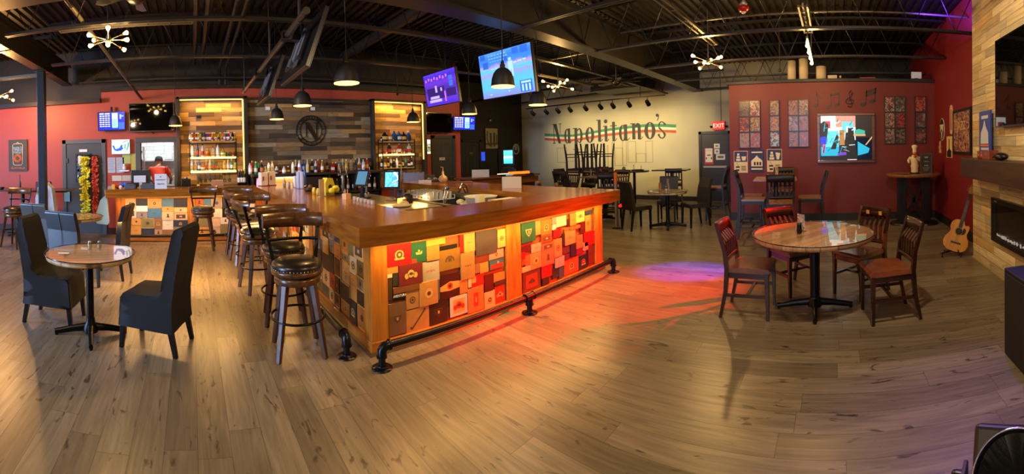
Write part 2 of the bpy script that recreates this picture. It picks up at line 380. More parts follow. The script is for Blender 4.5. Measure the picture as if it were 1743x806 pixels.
# steelwork under the deck
def ibeam(mb, axis, c, a, b, z0, z1, wd=.2, ft=.03, web=.03):
    for lo, hi, ww in ((z0, z0+ft, wd), (z1-ft, z1, wd), (z0+ft, z1-ft, web)):
        if axis == 'x': mb.bb(a, c-ww/2, lo, b, c+ww/2, hi)
        else: mb.bb(c-ww/2, a, lo, c+ww/2, b, hi)
    return mb
struct('ceiling_girder', ibeam(MB(), 'x', 3.94, -2.6, 11.68, 3.36, 4.0, .3, .03, .09), mat('221E18', .45, .1, var=.15))
struct('ceiling_girder', ibeam(MB(), 'y', -2.72, -4.5, 8.76, 3.36, 3.8, .2), STEELB)
def joist(axis, c, a, b, zb=3.37, zt=4.1, pitch=.62):
    mb = MB()
    def P(s, d, z): return (s, c+d, z) if axis == 'x' else (c+d, s, z)
    for z in (zb, zt):
        for d in (-.025, .025): mb.sqt(P(a, d, z), P(b, d, z), .036)
    n = int((b-a)/pitch)
    for i in range(n):
        s0 = a+(b-a)*i/n; s1 = a+(b-a)*(i+.5)/n; s2 = a+(b-a)*(i+1)/n
        mb.tube([P(s0, 0, zt), P(s1, 0, zb), P(s2, 0, zt)], .011, 5)
    return struct('ceiling_joist', mb, STEELK)
for Y in (4.95, 6.8, 8.6): joist('x', Y, -2.4, 11.6 if Y < 6 else (9.7 if Y < 8 else 6.7))
for Y in (5.6, 7.4): joist('x', Y, -9.4, -2.6)
for X in (4.1, 5.95, 7.8, 9.6, 11.2): joist('y', X, -2.2, 3.85)
joist('y', 11.1, 6.9, 11.0, zb=3.5)
struct('ceiling_edge_angle', MB().bb(-1.95, 8.66, 3.17, 6.79, 8.9, 3.24).bb(-9.5, 8.6, 2.93, -1.95, 8.9, 3.02), STEELK)
col = MB(); col.bb(-2.79, 7.03, .02, -2.65, 7.17, 3.34); col.bb(-2.84, 6.98, 0, -2.60, 7.22, .02).bb(-2.84, 6.98, 3.34, -2.60, 7.22, 3.36)
struct('column', col, mat('2A2E33', .3, .3), bevel=.008)
def tpipe(name, label, pts, r, m, cat='pipe', group=None):
    mb = MB(); mb.tube(pts, r, 10)
    pts = [Vector(p) for p in pts]
    for a, b in zip(pts, pts[1:]):
        n = max(1, int((b-a).length/1.4))
        for i in range(n):
            q = a.lerp(b, (i+.5)/n); d = (b-a).normalized()*.02; mb.tube([q-d, q+d], r*1.22, 10)
    return tag(mb.build(name, m), label, cat, group)
tpipe('conduit_pipe', 'left pipe of the overhead pair running towards the bottle alcove', [(.10, 8.72, 3.72), (.10, 3.2, 3.72)], .035, mat('3E3A30', .4, .6))
tpipe('conduit_pipe', 'right pipe of the overhead pair running towards the bottle alcove', [(.26, 8.72, 3.72), (.26, 3.2, 3.72)], .035, mat('3E3A30', .4, .6))
tpipe('conduit_pipe', 'overhead pipe ending on the red wall above the alcove corner, left one', [(.63, 8.72, 3.2), (.63, 8.6, 3.6), (.63, 3.0, 3.75)], .032, mat('38342A', .4, .6))
tpipe('conduit_pipe', 'overhead pipe ending on the red wall above the alcove corner, right one', [(.76, 8.72, 3.2), (.76, 8.6, 3.6), (.76, 3.0, 3.75)], .032, mat('38342A', .4, .6))
tpipe('brace_pipe', 'long slanted pale pipe passing the chandelier over the left tables', [(-1.05, 8.72, 2.98), (-1.25, 6.8, 3.28), (-1.56, 4.15, 3.78)], .03, mat('6C6450', .4, .6))
tpipe('round_duct', 'thick dark round pipe crossing high over the bar', [(3.5, 8.8, 3.98), (3.5, .8, 3.98)], .1, mat('34302A', .5, .3), 'duct')
tpipe('sprinkler_pipe', 'thin straight pipe crossing in front of the red horn', [(6.4, 3.6, 3.76), (6.4, -2.2, 3.76)], .018, mat('6E6652', .4, .6))
tpipe('sprinkler_pipe', 'bright thin pipe below the deck at the upper right', [(7.2, 6.2, 3.75), (7.2, -2.2, 3.75)], .022, mat('8A8068', .35, .7))
tpipe('sprinkler_pipe', 'dark pipe running above the track lights', [(8.9, 11.0, 3.42), (8.9, 2.4, 3.42)], .028, STEELK)
def strut(name, label, p0, p1, wd=.09, m=GALV):
    p0, p1 = Vector(p0), Vector(p1); mb = MB(); d = (p1-p0).normalized(); q = d.cross(Vector((0, 0, 1))).normalized()
    for s in (-1, 1): mb.sqt(p0+q*wd*.5*s, p1+q*wd*.5*s, .028)
    n = 6
    for i in range(n+1):
        c = p0.lerp(p1, i/n); mb.tube([c-q*wd*.5, c+q*wd*.5], .01, 5)
    mb.sqt(p0+Vector((0, 0, .03)), p1+Vector((0, 0, .03)), .03)
    return tag(mb.build(name, m), label, 'channel')
strut('strut_channel', 'pale metal channel above the chandelier over the left tables', (-1.75, 5.3, 3.45), (.05, 5.3, 3.45))
strut('strut_channel', 'long pale metal channel leading to the chandelier before the partition', (4.2, 2.1, 3.55), (7.2, 2.1, 3.55), .1)
strut('strut_channel', 'short metal channel above the chandelier beside the big television', (7.0, 6.1, 3.4), (9.2, 6.1, 3.4))
strut('strut_channel', 'metal channel leading to the bulbs above the music posters', (5.6, .38, 3.58), (6.9, .38, 3.58), .12)
strut('strut_channel', 'metal channel above the chandelier at the far left', (-4.6, 7.2, 3.3), (-2.7, 7.2, 3.3))

t = MB().bb(9.85, 5.1, 3.42, 11.0, 6.6, 3.72).bb(9.95, 5.02, 3.38, 10.9, 6.68, 3.42); tag(t.build('air_duct', mat('211D17', .5, .3), bevel=.01), 'flat dark rectangular duct under the ceiling near the cream wall', 'duct')
for i, (x, y, z0) in enumerate(((4.4, 7.9, 3.0), (7.4, 4.3, 3.1), (6.0, 5.6, 2.95), (7.9, 1.0, 3.15))):
    m_ = MB().tube([(x, y, z0), (x, y, 4.16)], .014, 8).lathe([(.0, z0-.04), (.03, z0-.03), (.03, z0), (.012, z0+.02)], (x, y, 0), 12); tag(m_.build('hanging_rod', STEELB), 'thin hanging rod with a small round end '+('before the right bottle alcove', 'right of the large blue television', 'between the two lit televisions', 'above the left end of the partition')[i], 'rod')
# ------------------------------------------------------------------ reclaimed board cladding, alcoves
BOARDS = ['5A4A2E', '7C6038', '3C3220', '8E7044', '604E34', 'AC864A', '4A3C26', '766648', '352A1C', '8A683A', '5A4C34', '938562']
DBL = planks('alcove_boards', 'x', 'z', .098, .55, ['B08A54', '6E5334', 'C49A60', '8A6C46', '54402A', 'A88452', '7A6448', 'D0A468', '66503A'], rough=.6, gap=.006, grain=.35, knots=.3, bump=.3)
DBD = planks('back_boards', 'x', 'z', .098, .62, BOARDS, rough=.6, gap=.006, grain=.35, knots=.3, bump=.3)
struct('wall_cladding_left_alcove', MB().bb(-.24, 8.70, .9, 1.12, 8.76, 2.92), DBL)
struct('wall_cladding_middle', MB().bb(1.20, 8.68, .9, 4.08, 8.76, 2.90), DBD)
struct('wall_cladding_right_alcove', MB().bb(4.15, 8.70, .9, 5.50, 8.76, 2.92), DBL)
CASE = mat('2A241D', .5, var=.15)
cs = MB()
for x0, x1 in ((-.31, -.24), (1.12, 1.20), (4.08, 4.15), (5.50, 5.58)): cs.bb(x0, 8.55, .9, x1, 8.76, 2.97)
cs.bb(-.31, 8.55, 2.92, 1.20, 8.76, 2.97).bb(4.08, 8.55, 2.92, 5.58, 8.76, 2.97).bb(1.2, 8.66, 2.90, 4.08, 8.76, 2.95)
struct('trim_2', cs, CASE, bevel=.006)
def ledstrip(label, rects, group=None):
    mb = MB()
    for r in rects: mb.bb(*r)
    return tag(mb.build('light_strip', LEDW), label, 'light strip', group)
ledstrip('warm light strip round the top and side of the left bottle alcove', [(-.23, 8.58, 2.895, 1.10, 8.60, 2.915), (1.09, 8.58, 1.2, 1.115, 8.60, 2.90)])
ledstrip('warm light strip round the top and side of the right bottle alcove', [(4.17, 8.58, 2.895, 5.48, 8.60, 2.915), (5.475, 8.58, 1.5, 5.495, 8.60, 2.90)])
lamp('alcove_glow', 'AREA', (.45, 8.56, 2.86), 9, 'FFBE5A', 1.2, .06, aim=(.45, 8.68, 1.6))
lamp('alcove_glow', 'AREA', (4.83, 8.56, 2.86), 9, 'FFBE5A', 1.2, .06, aim=(4.83, 8.68, 1.6))

# ------------------------------------------------------------------ doors
def door6(name, axis, a0, a1, face, label=None, m=None, fm=None, six=True, h=2.03):
    """door leaf with casing on a wall face; axis y: wall looks to -Y, axis x: wall looks to -X"""
    m = m or mat('2E2C28', .45); fm = fm or m
    f = MB(); fr = .09
    lo, hi = min(a0, a1), max(a0, a1)
    for r in ((lo, 0, lo+fr, h+fr), (hi-fr, 0, hi, h+fr), (lo, h, hi, h+fr)):
        if axis == 'y': f.bb(r[0], face-.03, r[1], r[2], face, r[3])
        else: f.bb(face-.03, r[0], r[1], face, r[2], r[3])
    o = struct(name, f, fm, bevel=.005)
    l = MB(); b = (lo+fr+.004, hi-fr-.004)
    if axis == 'y': l.bb(b[0], face-.012, .01, b[1], face, h-.004)
    else: l.bb(face-.012, b[0], .01, face, b[1], h-.004)
    if six:
        wv = (b[1]-b[0]-.3)/2
        for i in (0, 1):
            u0 = b[0]+.1+i*(wv+.1)
            for z0, z1 in ((.2, .85), (.95, 1.5), (1.6, 1.9)):
                if axis == 'y': frame_mb(l, 'y', face-.02, face-.012, u0, z0, u0+wv, z1, .02)
                else: frame_mb(l, 'x', face-.02, face-.012, u0, z0, u0+wv, z1, .02)
    leaf = l.build('door_leaf', m, o, bevel=.003)
    return o, leaf
dl, leaf = door6('door_1', 'y', -2.87, -1.87, 8.76, m=mat('3E4448', .4), fm=mat('4E5457', .45), six=False, h=2.03)
mb = MB(); frame_mb(mb, 'y', 8.735, 8.75, -2.56, 1.16, -2.2, 1.80, .03); mb.build('vision_frame', mat('15140F', .4), dl)
MB().bb(-2.53, 8.738, 1.19, -2.23, 8.744, 1.77).build('vision_glass', pic(3, ['2A3A46', '5A7284', '101820', '9CB0BC'], 9, .08), dl)
MB().bb(-2.50, 8.732, 1.58, -2.24, 8.738, 1.75).build('notice', PAPER, dl)
text('NOTICE', .05, (-2.37, 8.730, 1.70), FACE_Y, mat('B02020', .6), dl)
MB().bb(-2.47, 8.735, 1.84, -2.29, 8.748, 1.90).build('sign_plate', WHITE, dl)
mb = MB().bb(-2.77, 8.72, 1.6, -2.74, 8.745, 1.7).bb(-2.77, 8.72, .3, -2.74, 8.745, .4); mb.build('hinge', STEEL, dl)
MB().tube([(-2.03, 8.745, 1.0), (-2.03, 8.69, 1.0), (-2.13, 8.69, 1.0)], .012).build('door_handle', CHROME, dl)
d2, _ = door6('door_2', 'y', 5.83, 6.60, 8.76, m=mat('2C2D26', .5), h=2.03)
MB().bb(6.07, 8.73, 1.46, 6.24, 8.742, 1.53).build('sign_plate', mat('C8B98A', .5), d2)
text('STAFF', .045, (6.155, 8.728, 1.495), FACE_Y, INK, d2)
MB().tube([(6.45, 8.745, 1.0), (6.45, 8.69, 1.0), (6.36, 8.69, 1.0)], .012).build('door_handle', CHROME, d2)
d3, _ = door6('door_3', 'y', 8.60, 9.52, 11.1, m=mat('1E1A14', .5), h=2.03)
MB().bb(8.98, 11.07, 1.60, 9.14, 11.082, 1.66).build('sign_plate', mat('6A6048', .5), d3)
d4, _ = door6('door_4', 'y', 10.35, 10.95, 11.1, m=mat('15120E', .5), six=False, h=1.75)
d5, _ = door6('door_5', 'x', 2.95, 3.96, 11.68, m=mat('2B2A2A', .4), fm=mat('1E1F24', .4), six=False, h=2.05)
MB().bb(11.60, 3.08, 1.03, 11.66, 3.80, 1.09).build('push_bar', mat('B8B4A4', .3, .8), d5)
mb = MB().bb(11.655, 3.5, 1.13, 11.665, 3.78, 1.62); mb.bb(11.652, 3.5, 1.13, 11.655, 3.78, 1.2, 1).bb(11.652, 3.5, 1.2, 11.655, 3.53, 1.62, 1).bb(11.652, 3.75, 1.2, 11.655, 3.78, 1.62, 1)
for x in (3.56, 3.72): mb.prism(disc((x, 1.32), .02, 10, ry=.035), 'x', 11.65, 11.655, 2)
mb.bb(11.65, 3.58, 1.40, 11.655, 3.70, 1.43, 2)
mb.build('safety_notice', [PAPER, mat('B02A22', .6), INK], d5)
text('NOTICE', .045, (11.651, 3.64, 1.56), FACE_X, mat('B02A22', .6), d5)
for (y0, y1, z0, z1) in ((3.30, 3.48, 1.62, 1.76), (3.31, 3.47, 1.45, 1.60), (3.14, 3.42, 1.27, 1.44)):
    mb = MB().bb(11.658, y0, z0, 11.666, y1, z1); mb.bb(11.655, y0+.05, z0+.05, 11.658, y1-.05, z1-.05, 1)
    mb.build('posted_paper', [PAPER, mat('6A6860', .7)], d5)
# ------------------------------------------------------------------ the bar
BW = ('8A4E1E', 'B4702C')
BX = wood('7A440E', 'A4661C', 'x', .2, .5); BY = wood('7A440E', 'A4661C', 'y', .2, .5)
PX_ = wood('8C5014', 'B87422', 'x', .4, .2); PZ_ = wood('8C5014', 'B87422', 'z', .4, .2); PY_ = wood('8C5014', 'B87422', 'y', .4, .2)
ZT, ZB = 1.071, .918
bar = thing('bar_counter', 'long glossy brown wooden bar top wrapping around the serving area', 'bar counter', (1.2, 2.79, 0))
def slab(name, poly, m):
    mb = MB(); mb.prism([(x-1.2, y-2.79) for x, y in poly], 'z', ZB, ZT); return mb.build(name, m, bar, bevel=.006, seg=2)
slab('counter_run', [(1.2, 2.79), (4.85, 2.79), (3.97, 3.40), (1.97, 3.40)], BX)
slab('counter_run', [(1.2, 2.79), (1.97, 3.40), (1.97, 8.16), (1.2, 7.68)], BY)
slab('counter_run', [(4.85, 2.79), (4.85, 8.0), (3.97, 8.0), (3.97, 3.40)], BY)
slab('counter_run', [(-1.66, 7.62), (1.2, 7.68), (1.97, 8.16), (-1.66, 8.16)], BX)
LIDN = {'script': 'script', 'dots': 'small print'}
def lid(mb, ax, face, u0, u1, z0, z1, d, emb, dr=-1):
    """one cigar box lid on a face; ax 'y' looks to -Y, ax 'x' looks to -X. material 0 lid, 1 light ink, 2 dark ink, 3 accent"""
    def B(a, b, c, e, d0, d1, mi):
        if ax == 'y': mb.bb(a, face-d1, c, b, face-d0, e, mi)
        else: mb.bb(face-d1, a, c, face-d0, b, e, mi)
    def Pz(poly, d0, d1, mi): mb.prism(poly, ax, face-d1, face-d0, mi)
    B(u0, u1, z0, z1, 0, d, 0)
    um, zm = (u0+u1)/2, (z0+z1)/2; W, H = u1-u0, z1-z0; r = min(W, H)*.23; e0, e1 = d-.0002, d+.0012; e2 = d+.002; e3 = d+.0028
    if emb == 'seal' or emb == 'redseal':
        Pz(disc((um, zm), r, 16, ry=r*.9), e0, e1, 3 if emb == 'redseal' else 1); Pz(disc((um, zm), r*.72, 16), e1, e2, 2); Pz(disc((um, zm), r*.3, 10), e2, e3, 1)
        B(um-r*1.1, um+r*1.1, zm-r*1.0, zm-r*.6, e0, e2, 1)
    elif emb == 'crown':
        Pz([(um-r, zm+r*.1), (um-r*.8, zm-r*.6), (um+r*.8, zm-r*.6), (um+r, zm+r*.3), (um+r*.4, zm-r*.1), (um-r*.4, zm-r*.1)], e0, e1, 1)
        Pz([(um-r*.4, zm+r*.1), (um+r*.4, zm+r*.1), (um, zm+r*.7)], e0, e1, 1); B(u0, u0+W*.32, z0, z0+H*.2, e0, e1, 3)
    elif emb == 'arch':
        Pz(disc((um, zm-r*.4), r*1.2, 14, 0, pi)+disc((um, zm-r*.4), r*.85, 14, pi, 0), e0, e1, 2); B(um-r*.4, um+r*.4, zm-r*.4, zm+r*.3, e0, e1, 2)
    elif emb == 'ring':
        q = disc((um, zm), r, 20); qi = disc((um, zm), r*.75, 20)
        for i in range(20): Pz([q[i], q[(i+1) % 20], qi[(i+1) % 20], qi[i]], e0, e1, 2)
        Pz(disc((um, zm), r*.4, 12), e0, e1, 2)
    elif emb == 'target':
        Pz(disc((um, zm), r, 18), e0, e1, 1); Pz(disc((um, zm), r*.45, 12), e1, e2, 2)
    elif emb in ('crest', 'crest2'):
        if emb == 'crest2': B(u0+W*.16, u1-W*.16, z0+H*.16, z1-H*.16, e0, e1, 1)
        c = 3 if emb == 'crest2' else 1
        Pz(disc((um, zm+r*.15), r*.8, 16), e1, e2, c); Pz(disc((um-r*1.05, zm-r*.25), r*.5, 12, ry=r*.6), e1, e2, c); Pz(disc((um+r*1.05, zm-r*.25), r*.5, 12, ry=r*.6), e1, e2, c)
        Pz(disc((um, zm+r*.15), r*.5, 12, ry=r*.3), e2, e3, 2)
    elif emb == 'script':
        for i in range(7): B(um-r*1.1+i*r*.32, um-r*1.1+i*r*.32+r*.2, zm-r*.15+(i % 3)*r*.12, zm+r*.12+(i % 2)*r*.1, e0, e1, 3)
    elif emb == 'dots':
        for i in range(3): B(um-r*.9+i*r*.65, um-r*.9+i*r*.65+r*.3, zm-r*.1*(i % 2), zm+r*.2, e0, e1, 2)
    elif emb == 'shield':
        Pz([(um-r, zm+r*.7), (um+r, zm+r*.7), (um+r*.7, zm-r*.3), (um, zm-r), (um-r*.7, zm-r*.3)], e0, e1, 1 if H > .2 and W > .2 else 2); Pz([(um-r*.7, zm+r*.5), (um+r*.7, zm+r*.5), (um+r*.5, zm-r*.2), (um, zm-r*.7), (um-r*.5, zm-r*.2)], e1, e2, 0); B(um-r*.2, um+r*.2, zm-r*.3, zm+r*.3, e2, e3, 1)
    elif emb == 'band':
        Pz([(u0, zm+H*.02), (um, zm+H*.18), (u1, zm+H*.12), (u1, zm-H*.14), (um, zm-H*.2), (u0, zm-H*.16)], e0, e1, 1); Pz(disc((um, zm), r*.62, 16), e1, e2, 3); Pz(disc((um, zm), r*.3, 12), e2, e3, 2)
    elif emb == 'cane':
        Pz([(u0+W*.2, z0+H*.12), (u0+W*.25, z0+H*.1), (u1-W*.2, z1-H*.22), (u1-W*.24, z1-H*.17)], e0, e1, 2); Pz(disc((u1-W*.2, z1-H*.15), r*.25, 10), e0, e1, 2); Pz(disc((u0+W*.2, z0+H*.18), r*.2, 10), e0, e1, 2)
    elif emb == 'redlabel': B(um-W*.14, um+W*.14, zm-H*.28, zm+H*.28, e0, e1, 3); B(um-W*.04, um+W*.04, zm-H*.12, zm+H*.12, e1, e2, 1)
    elif emb == 'tag': B(u0, u0+W*.35, zm-H*.1, z1-H*.1, e0, e1, 1)
    elif emb == 'label': B(um-W*.35, um+W*.35, zm-H*.28, zm+H*.28, e0, e1, 2); B(um-W*.1, um+W*.1, zm-H*.1, zm+H*.1, e1, e2, 1)
    elif emb == 'sun':
        B(u0+W*.05, u1-W*.05, z0+H*.1, zm, e0, e1, 3); Pz(disc((um+W*.08, zm+H*.12), r*.5, 12), e1, e2, 1); B(u0, u1, z0, z0+H*.1, e0, e1, 2); B(u0, u1, z1-H*.08, z1, e0, e1, 2)
    elif emb == 'portrait': Pz(disc((um, zm+r*.5), r*.5, 12, ry=r*.6), e0, e1, 2); Pz([(um-r*.8, zm-r*.8), (um+r*.8, zm-r*.8), (um+r*.5, zm), (um-r*.5, zm)], e0, e1, 2)
    elif emb == 'picture': B(u0+W*.18, u1-W*.18, z0+H*.2, z1-H*.2, e0, e1, 3); Pz(disc((um, zm), r*.6, 14), e1, e2, 2); Pz(disc((um-r*.7, zm-r*.2), r*.35, 10), e1, e2, 2); Pz(disc((um+r*.7, zm-r*.2), r*.35, 10), e1, e2, 2)
    elif emb == 'frame':
        for a, b, c, e in ((u0, u1, z0, z0+.012), (u0, u1, z1-.012, z1), (u0, u0+.012, z0, z1), (u1-.012, u1, z0, z1)): B(a, b, c, e, e0, e2, 1)
        Pz(disc((um, zm), r*.7, 14), e0, e1, 2)
GOLD = mat('D8B060', .35, .4); INKB = mat('4A3220', .6); ACC = mat('C03018', .5)
def lidmat(c): return mat(tuple(x*.78 for x in rgb(c)), .42, var=.1, scale=14, coat=.15)
def put_lids(cab, ax, face, lids, rnd, what):
    for (n, c, u0, u1, z0, z1, e) in lids:
        d = rnd.choice((.006, .009, .012, .016))
        mb = MB(); lid(mb, ax, face, u0, u1, z0, z1, d, e)
        o = mb.build('cigar_box_lid', [lidmat(c), GOLD, INKB, ACC], cab)
        o['label'] = f'{n} cigar box lid'+({'': ''}.get(e, f' with a printed {LIDN.get(e, e)}'))
L1 = [('red', 'C21414', 1.517, 1.745, 0.687, 0.871, 'seal'),('green', '1F5A3C', 1.748, 1.897, 0.684, 0.864, 'crown'),('yellow', 'D9A441', 1.903, 2.105, 0.807, 0.862, ''),('orange', 'C07A38', 1.901, 2.031, 0.681, 0.809, ''),('black', '1A1712', 2.036, 2.233, 0.753, 0.787, ''),('olive', '8A6428', 2.032, 2.268, 0.561, 0.747, 'arch'),('redblack', 'A81E1A', 2.268, 2.312, 0.695, 0.861, ''),('pine', 'CE9A52', 2.315, 2.446, 0.686, 0.861, 'dots'),('charcoal', '4A453F', 2.453, 2.724, 0.624, 0.864, ''),('portrait', 'DDA858', 2.733, 2.837, 0.661, 0.842, 'ring'),('amber', 'D08A3C', 1.517, 1.617, 0.63, 0.696, ''),('maroon framed', '6E231F', 1.621, 1.852, 0.508, 0.686, 'crest'),('grey patterned', 'A79C8A', 1.857, 2.034, 0.496, 0.677, 'script'),('white', 'DDD2B8', 1.515, 1.561, 0.598, 0.631, ''),('bottlegreen', '34392A', 1.566, 1.619, 0.519, 0.635, ''),('barkbrown', '4A3320', 1.512, 1.558, 0.411, 0.594, ''),('plankbrown', '7A4A24', 1.565, 1.816, 0.457, 0.51, ''),('black lettered', '12110F', 1.562, 1.684, 0.405, 0.467, 'text'),('tan', 'B58249', 1.686, 1.813, 0.29, 0.455, 'ring'),('tanwood', 'C28A48', 1.818, 2.005, 0.295, 0.502, 'target'),('slate', '5E6770', 1.998, 2.029, 0.317, 0.494, ''),('wine', '3A0F0D', 2.036, 2.251, 0.304, 0.523, 'band'),('caramel', 'C88440', 2.254, 2.344, 0.311, 0.436, ''),('khaki', 'A57E44', 2.27, 2.43, 0.437, 0.684, 'dots'),('russet', '7C3A20', 2.441, 2.61, 0.557, 0.639, ''),('striped', '8C6A3A', 2.433, 2.498, 0.463, 0.558, ''),('oak', 'CC9248', 2.502, 2.609, 0.451, 0.555, ''),('taupe', 'A5937A', 2.62, 2.815, 0.548, 0.65, 'seal'),('seascape', '2F6F7A', 2.627, 2.812, 0.452, 0.559, 'sun'),('scarlet', 'B82018', 2.394, 2.543, 0.336, 0.449, 'tag'),('oxblood', '4A1410', 2.552, 2.665, 0.253, 0.422, ''),('golden', 'C98A3C', 2.674, 2.822, 0.321, 0.408, ''),('darkolive', '3A3220', 2.684, 2.82, 0.287, 0.331, ''),('greybrown', '7C5A3C', 1.519, 1.68, 0.111, 0.379, 'shield'),('walnut', '4A2A1A', 1.642, 1.68, 0.33, 0.385, ''),('canewood', 'C08A48', 1.683, 1.912, 0.1, 0.298, 'cane'),('espresso', '2A1810', 1.918, 2.107, 0.102, 0.313, 'shield'),('whiteframed', 'D8D0B8', 2.141, 2.335, 0.122, 0.301, 'crest2'),('redwindow', 'B07A40', 2.34, 2.532, 0.107, 0.337, 'redlabel'),('cream', 'D6BC84', 2.543, 2.679, 0.094, 0.251, 'seal'),('vermilion', 'C8381C', 2.688, 2.818, 0.103, 0.271, 'crest'),('pale', 'E0C890', 2.352, 2.388, 0.349, 0.434, '')]
L2 = [('green', '1F5A3C', 3.071, 3.294, 0.642, 0.855, 'shield'),('striped orange', 'D08A48', 3.303, 3.387, 0.693, 0.847, ''),('orange', 'C86A2A', 3.395, 3.577, 0.669, 0.84, 'seal'),('grey', '8A8278', 3.585, 3.659, 0.776, 0.849, ''),('cream', 'E2C69A', 3.667, 3.858, 0.722, 0.843, 'text'),('dark brown', '3A1810', 3.866, 3.918, 0.7, 0.789, ''),('tawny', 'C87A38', 3.925, 4.05, 0.697, 0.847, 'dots'),('arched cream', 'E0B860', 4.058, 4.24, 0.712, 0.853, 'arch'),('navy', '28384A', 4.251, 4.415, 0.784, 0.837, ''),('ochre', 'C08A40', 4.253, 4.375, 0.567, 0.776, 'ring'),('maroon', '5A1412', 4.139, 4.241, 0.565, 0.701, 'dots'),('pearl', 'C8B8A8', 3.588, 3.654, 0.705, 0.769, ''),('crimson', '9A1A1A', 3.603, 3.749, 0.609, 0.7, ''),('umber', '2A2018', 3.76, 3.81, 0.484, 0.629, ''),('apricot', 'E08A50', 3.817, 4.027, 0.475, 0.644, 'dots'),('coral', 'D84A20', 3.396, 3.575, 0.585, 0.672, 'label'),('rust', 'D06030', 3.397, 3.601, 0.494, 0.574, 'label'),('peach', 'DC8040', 3.608, 3.748, 0.377, 0.586, 'ring'),('stone', 'A89878', 3.23, 3.389, 0.508, 0.601, 'dots'),('wine', '5A100E', 3.071, 3.222, 0.537, 0.611, ''),('scarlet', 'B01812', 3.065, 3.122, 0.477, 0.544, ''),('copper', 'C86430', 3.125, 3.204, 0.391, 0.501, ''),('orange disc', 'DC8848', 3.209, 3.382, 0.33, 0.502, 'target'),('terracotta', 'D06A34', 3.391, 3.601, 0.324, 0.494, 'portrait'),('cocoa', '5A2A18', 3.755, 3.911, 0.381, 0.462, ''),('dark walnut', '2E1410', 3.92, 4.033, 0.319, 0.477, ''),('persimmon', 'D87040', 4.043, 4.179, 0.39, 0.552, ''),('bright red', 'D8120C', 4.216, 4.446, 0.386, 0.559, ''),('burgundy', '7A1210', 4.044, 4.181, 0.306, 0.385, ''),('blush', 'D8907A', 4.193, 4.29, 0.334, 0.434, ''),('tangerine', 'D85A28', 3.799, 4.084, 0.12, 0.295, 'seal'),('navy blue', '1C2A40', 4.095, 4.283, 0.112, 0.285, 'redseal'),('brick red', '6A2018', 4.299, 4.43, 0.129, 0.358, ''),('framed brown', '5A3420', 3.084, 3.367, 0.094, 0.326, 'picture'),('ruby', 'A01410', 3.385, 3.566, 0.184, 0.308, ''),('black', '141210', 3.389, 3.504, 0.106, 0.19, 'dots'),('ink', '1C2434', 3.571, 3.685, 0.139, 0.254, 'dots'),('steel blue', '34506A', 3.691, 3.787, 0.113, 0.245, ''),('mahogany', '5A2414', 3.794, 3.9, 0.307, 0.37, ''),('rose grey', 'B89A90', 3.623, 3.789, 0.252, 0.366, 'dots'),('cherry', 'A81810', 3.391, 3.615, 0.309, 0.386, ''),('buttermilk', 'E0B888', 3.073, 3.206, 0.33, 0.385, ''),('teak', '8A4A20', 3.067, 3.122, 0.407, 0.473, ''),('bronze', 'A8602C', 3.811, 3.914, 0.611, 0.694, ''),('hazel', 'A86030', 3.921, 4.127, 0.646, 0.686, '')]
rnd = random.Random(5)
cf = thing('bar_front_cabinet', 'wooden bar front covered in cigar box lids, facing the round wooden table', 'bar cabinet', (0, 0, 0))
mb = MB().bb(1.397, 2.99, .02, 4.612, 3.22, ZB); mb.build('carcass', wood('7A4420', '9A5C2C', 'x', .5, .1), cf)
for x0, x1 in ((1.362, 1.512), (2.845, 3.055), (4.452, 4.632)): MB().bb(x0, 2.955, .1, x1, 2.99, ZB).build('post', PZ_, cf, bevel=.003)
MB().bb(1.352, 2.945, .018, 4.632, 2.99, .1).build('base_board', PX_, cf, bevel=.003)
MB().bb(1.33, 2.925, 0, 4.64, 2.947, .02).build('metal_trim', STEEL, cf)
MB().bb(1.512, 2.965, .862, 4.452, 2.99, .917).build('top_rail', PX_, cf)
mb = MB().bb(4.612, 2.99, 0, 4.632, 3.22, ZB); mb.build('end_panel', PZ_, cf)
put_lids(cf, 'y', 2.975, L1+L2, rnd, 'front')
t_ = text('AVENTURA', .03, ((1.562+1.684)/2, 2.975-.0185, .436), FACE_Y, mat('D8D4C8', .5), cf, sx=.8)
mb = MB().bb(1.562, 2.958, .405, 1.684, 2.975, .467); 

def mosaic(rnd, u0, u1, z0, z1, pal, mn=.13, out=None):
    if out is None: out = []
    W, H = u1-u0, z1-z0
    if (W > .26 or H > .22) or (rnd.random() < .6 and (W > 2*mn or H > 2*mn)):
        if W*1.0 > H and W > 2*mn:
            s = u0+W*rnd.uniform(.36, .64); mosaic(rnd, u0, s, z0, z1, pal, mn, out); mosaic(rnd, s, u1, z0, z1, pal, mn, out); return out
        if H > 1.6*mn:
            s = z0+H*rnd.uniform(.36, .64); mosaic(rnd, u0, u1, z0, s, pal, mn, out); mosaic(rnd, u0, u1, s, z1, pal, mn, out); return out
    n, c = rnd.choice(pal)
    out.append((n, c, u0+.002, u1-.002, z0+.002, z1-.002, rnd.choice(['', '', 'ring', 'dots', 'frame', 'dots', 'portrait', 'seal', 'frame', '', 'label', 'frame'])))
    return out
PAL = [('tan wood', 'C8955A'), ('amber wood', 'C8863A'), ('caramel', 'B87A40'), ('straw', 'D8B070'), ('honey wood', 'D8A860'), ('dark brown', '3A2214'), ('white', 'DCD6C4'), ('brown', '7A4C28'), ('orange', 'C87830'), ('black', '1C1A18'), ('red', 'B02A1C'), ('grey brown', '8A7660'), ('cream', 'E0CCA0'), ('olive', '7A6A38'), ('slate', '4A545C'), ('maroon', '5A1C18'), ('pale wood', 'DDB880')]
cl = thing('bar_side_cabinet', 'wooden bar side covered in cigar box lids behind the row of bar stools', 'bar cabinet', (0, 0, 0))
MB().bb(1.397, 3.22, .02, 1.62, 7.98, ZB).build('carcass', wood('7A4420', '9A5C2C', 'y', .5, .1), cl)
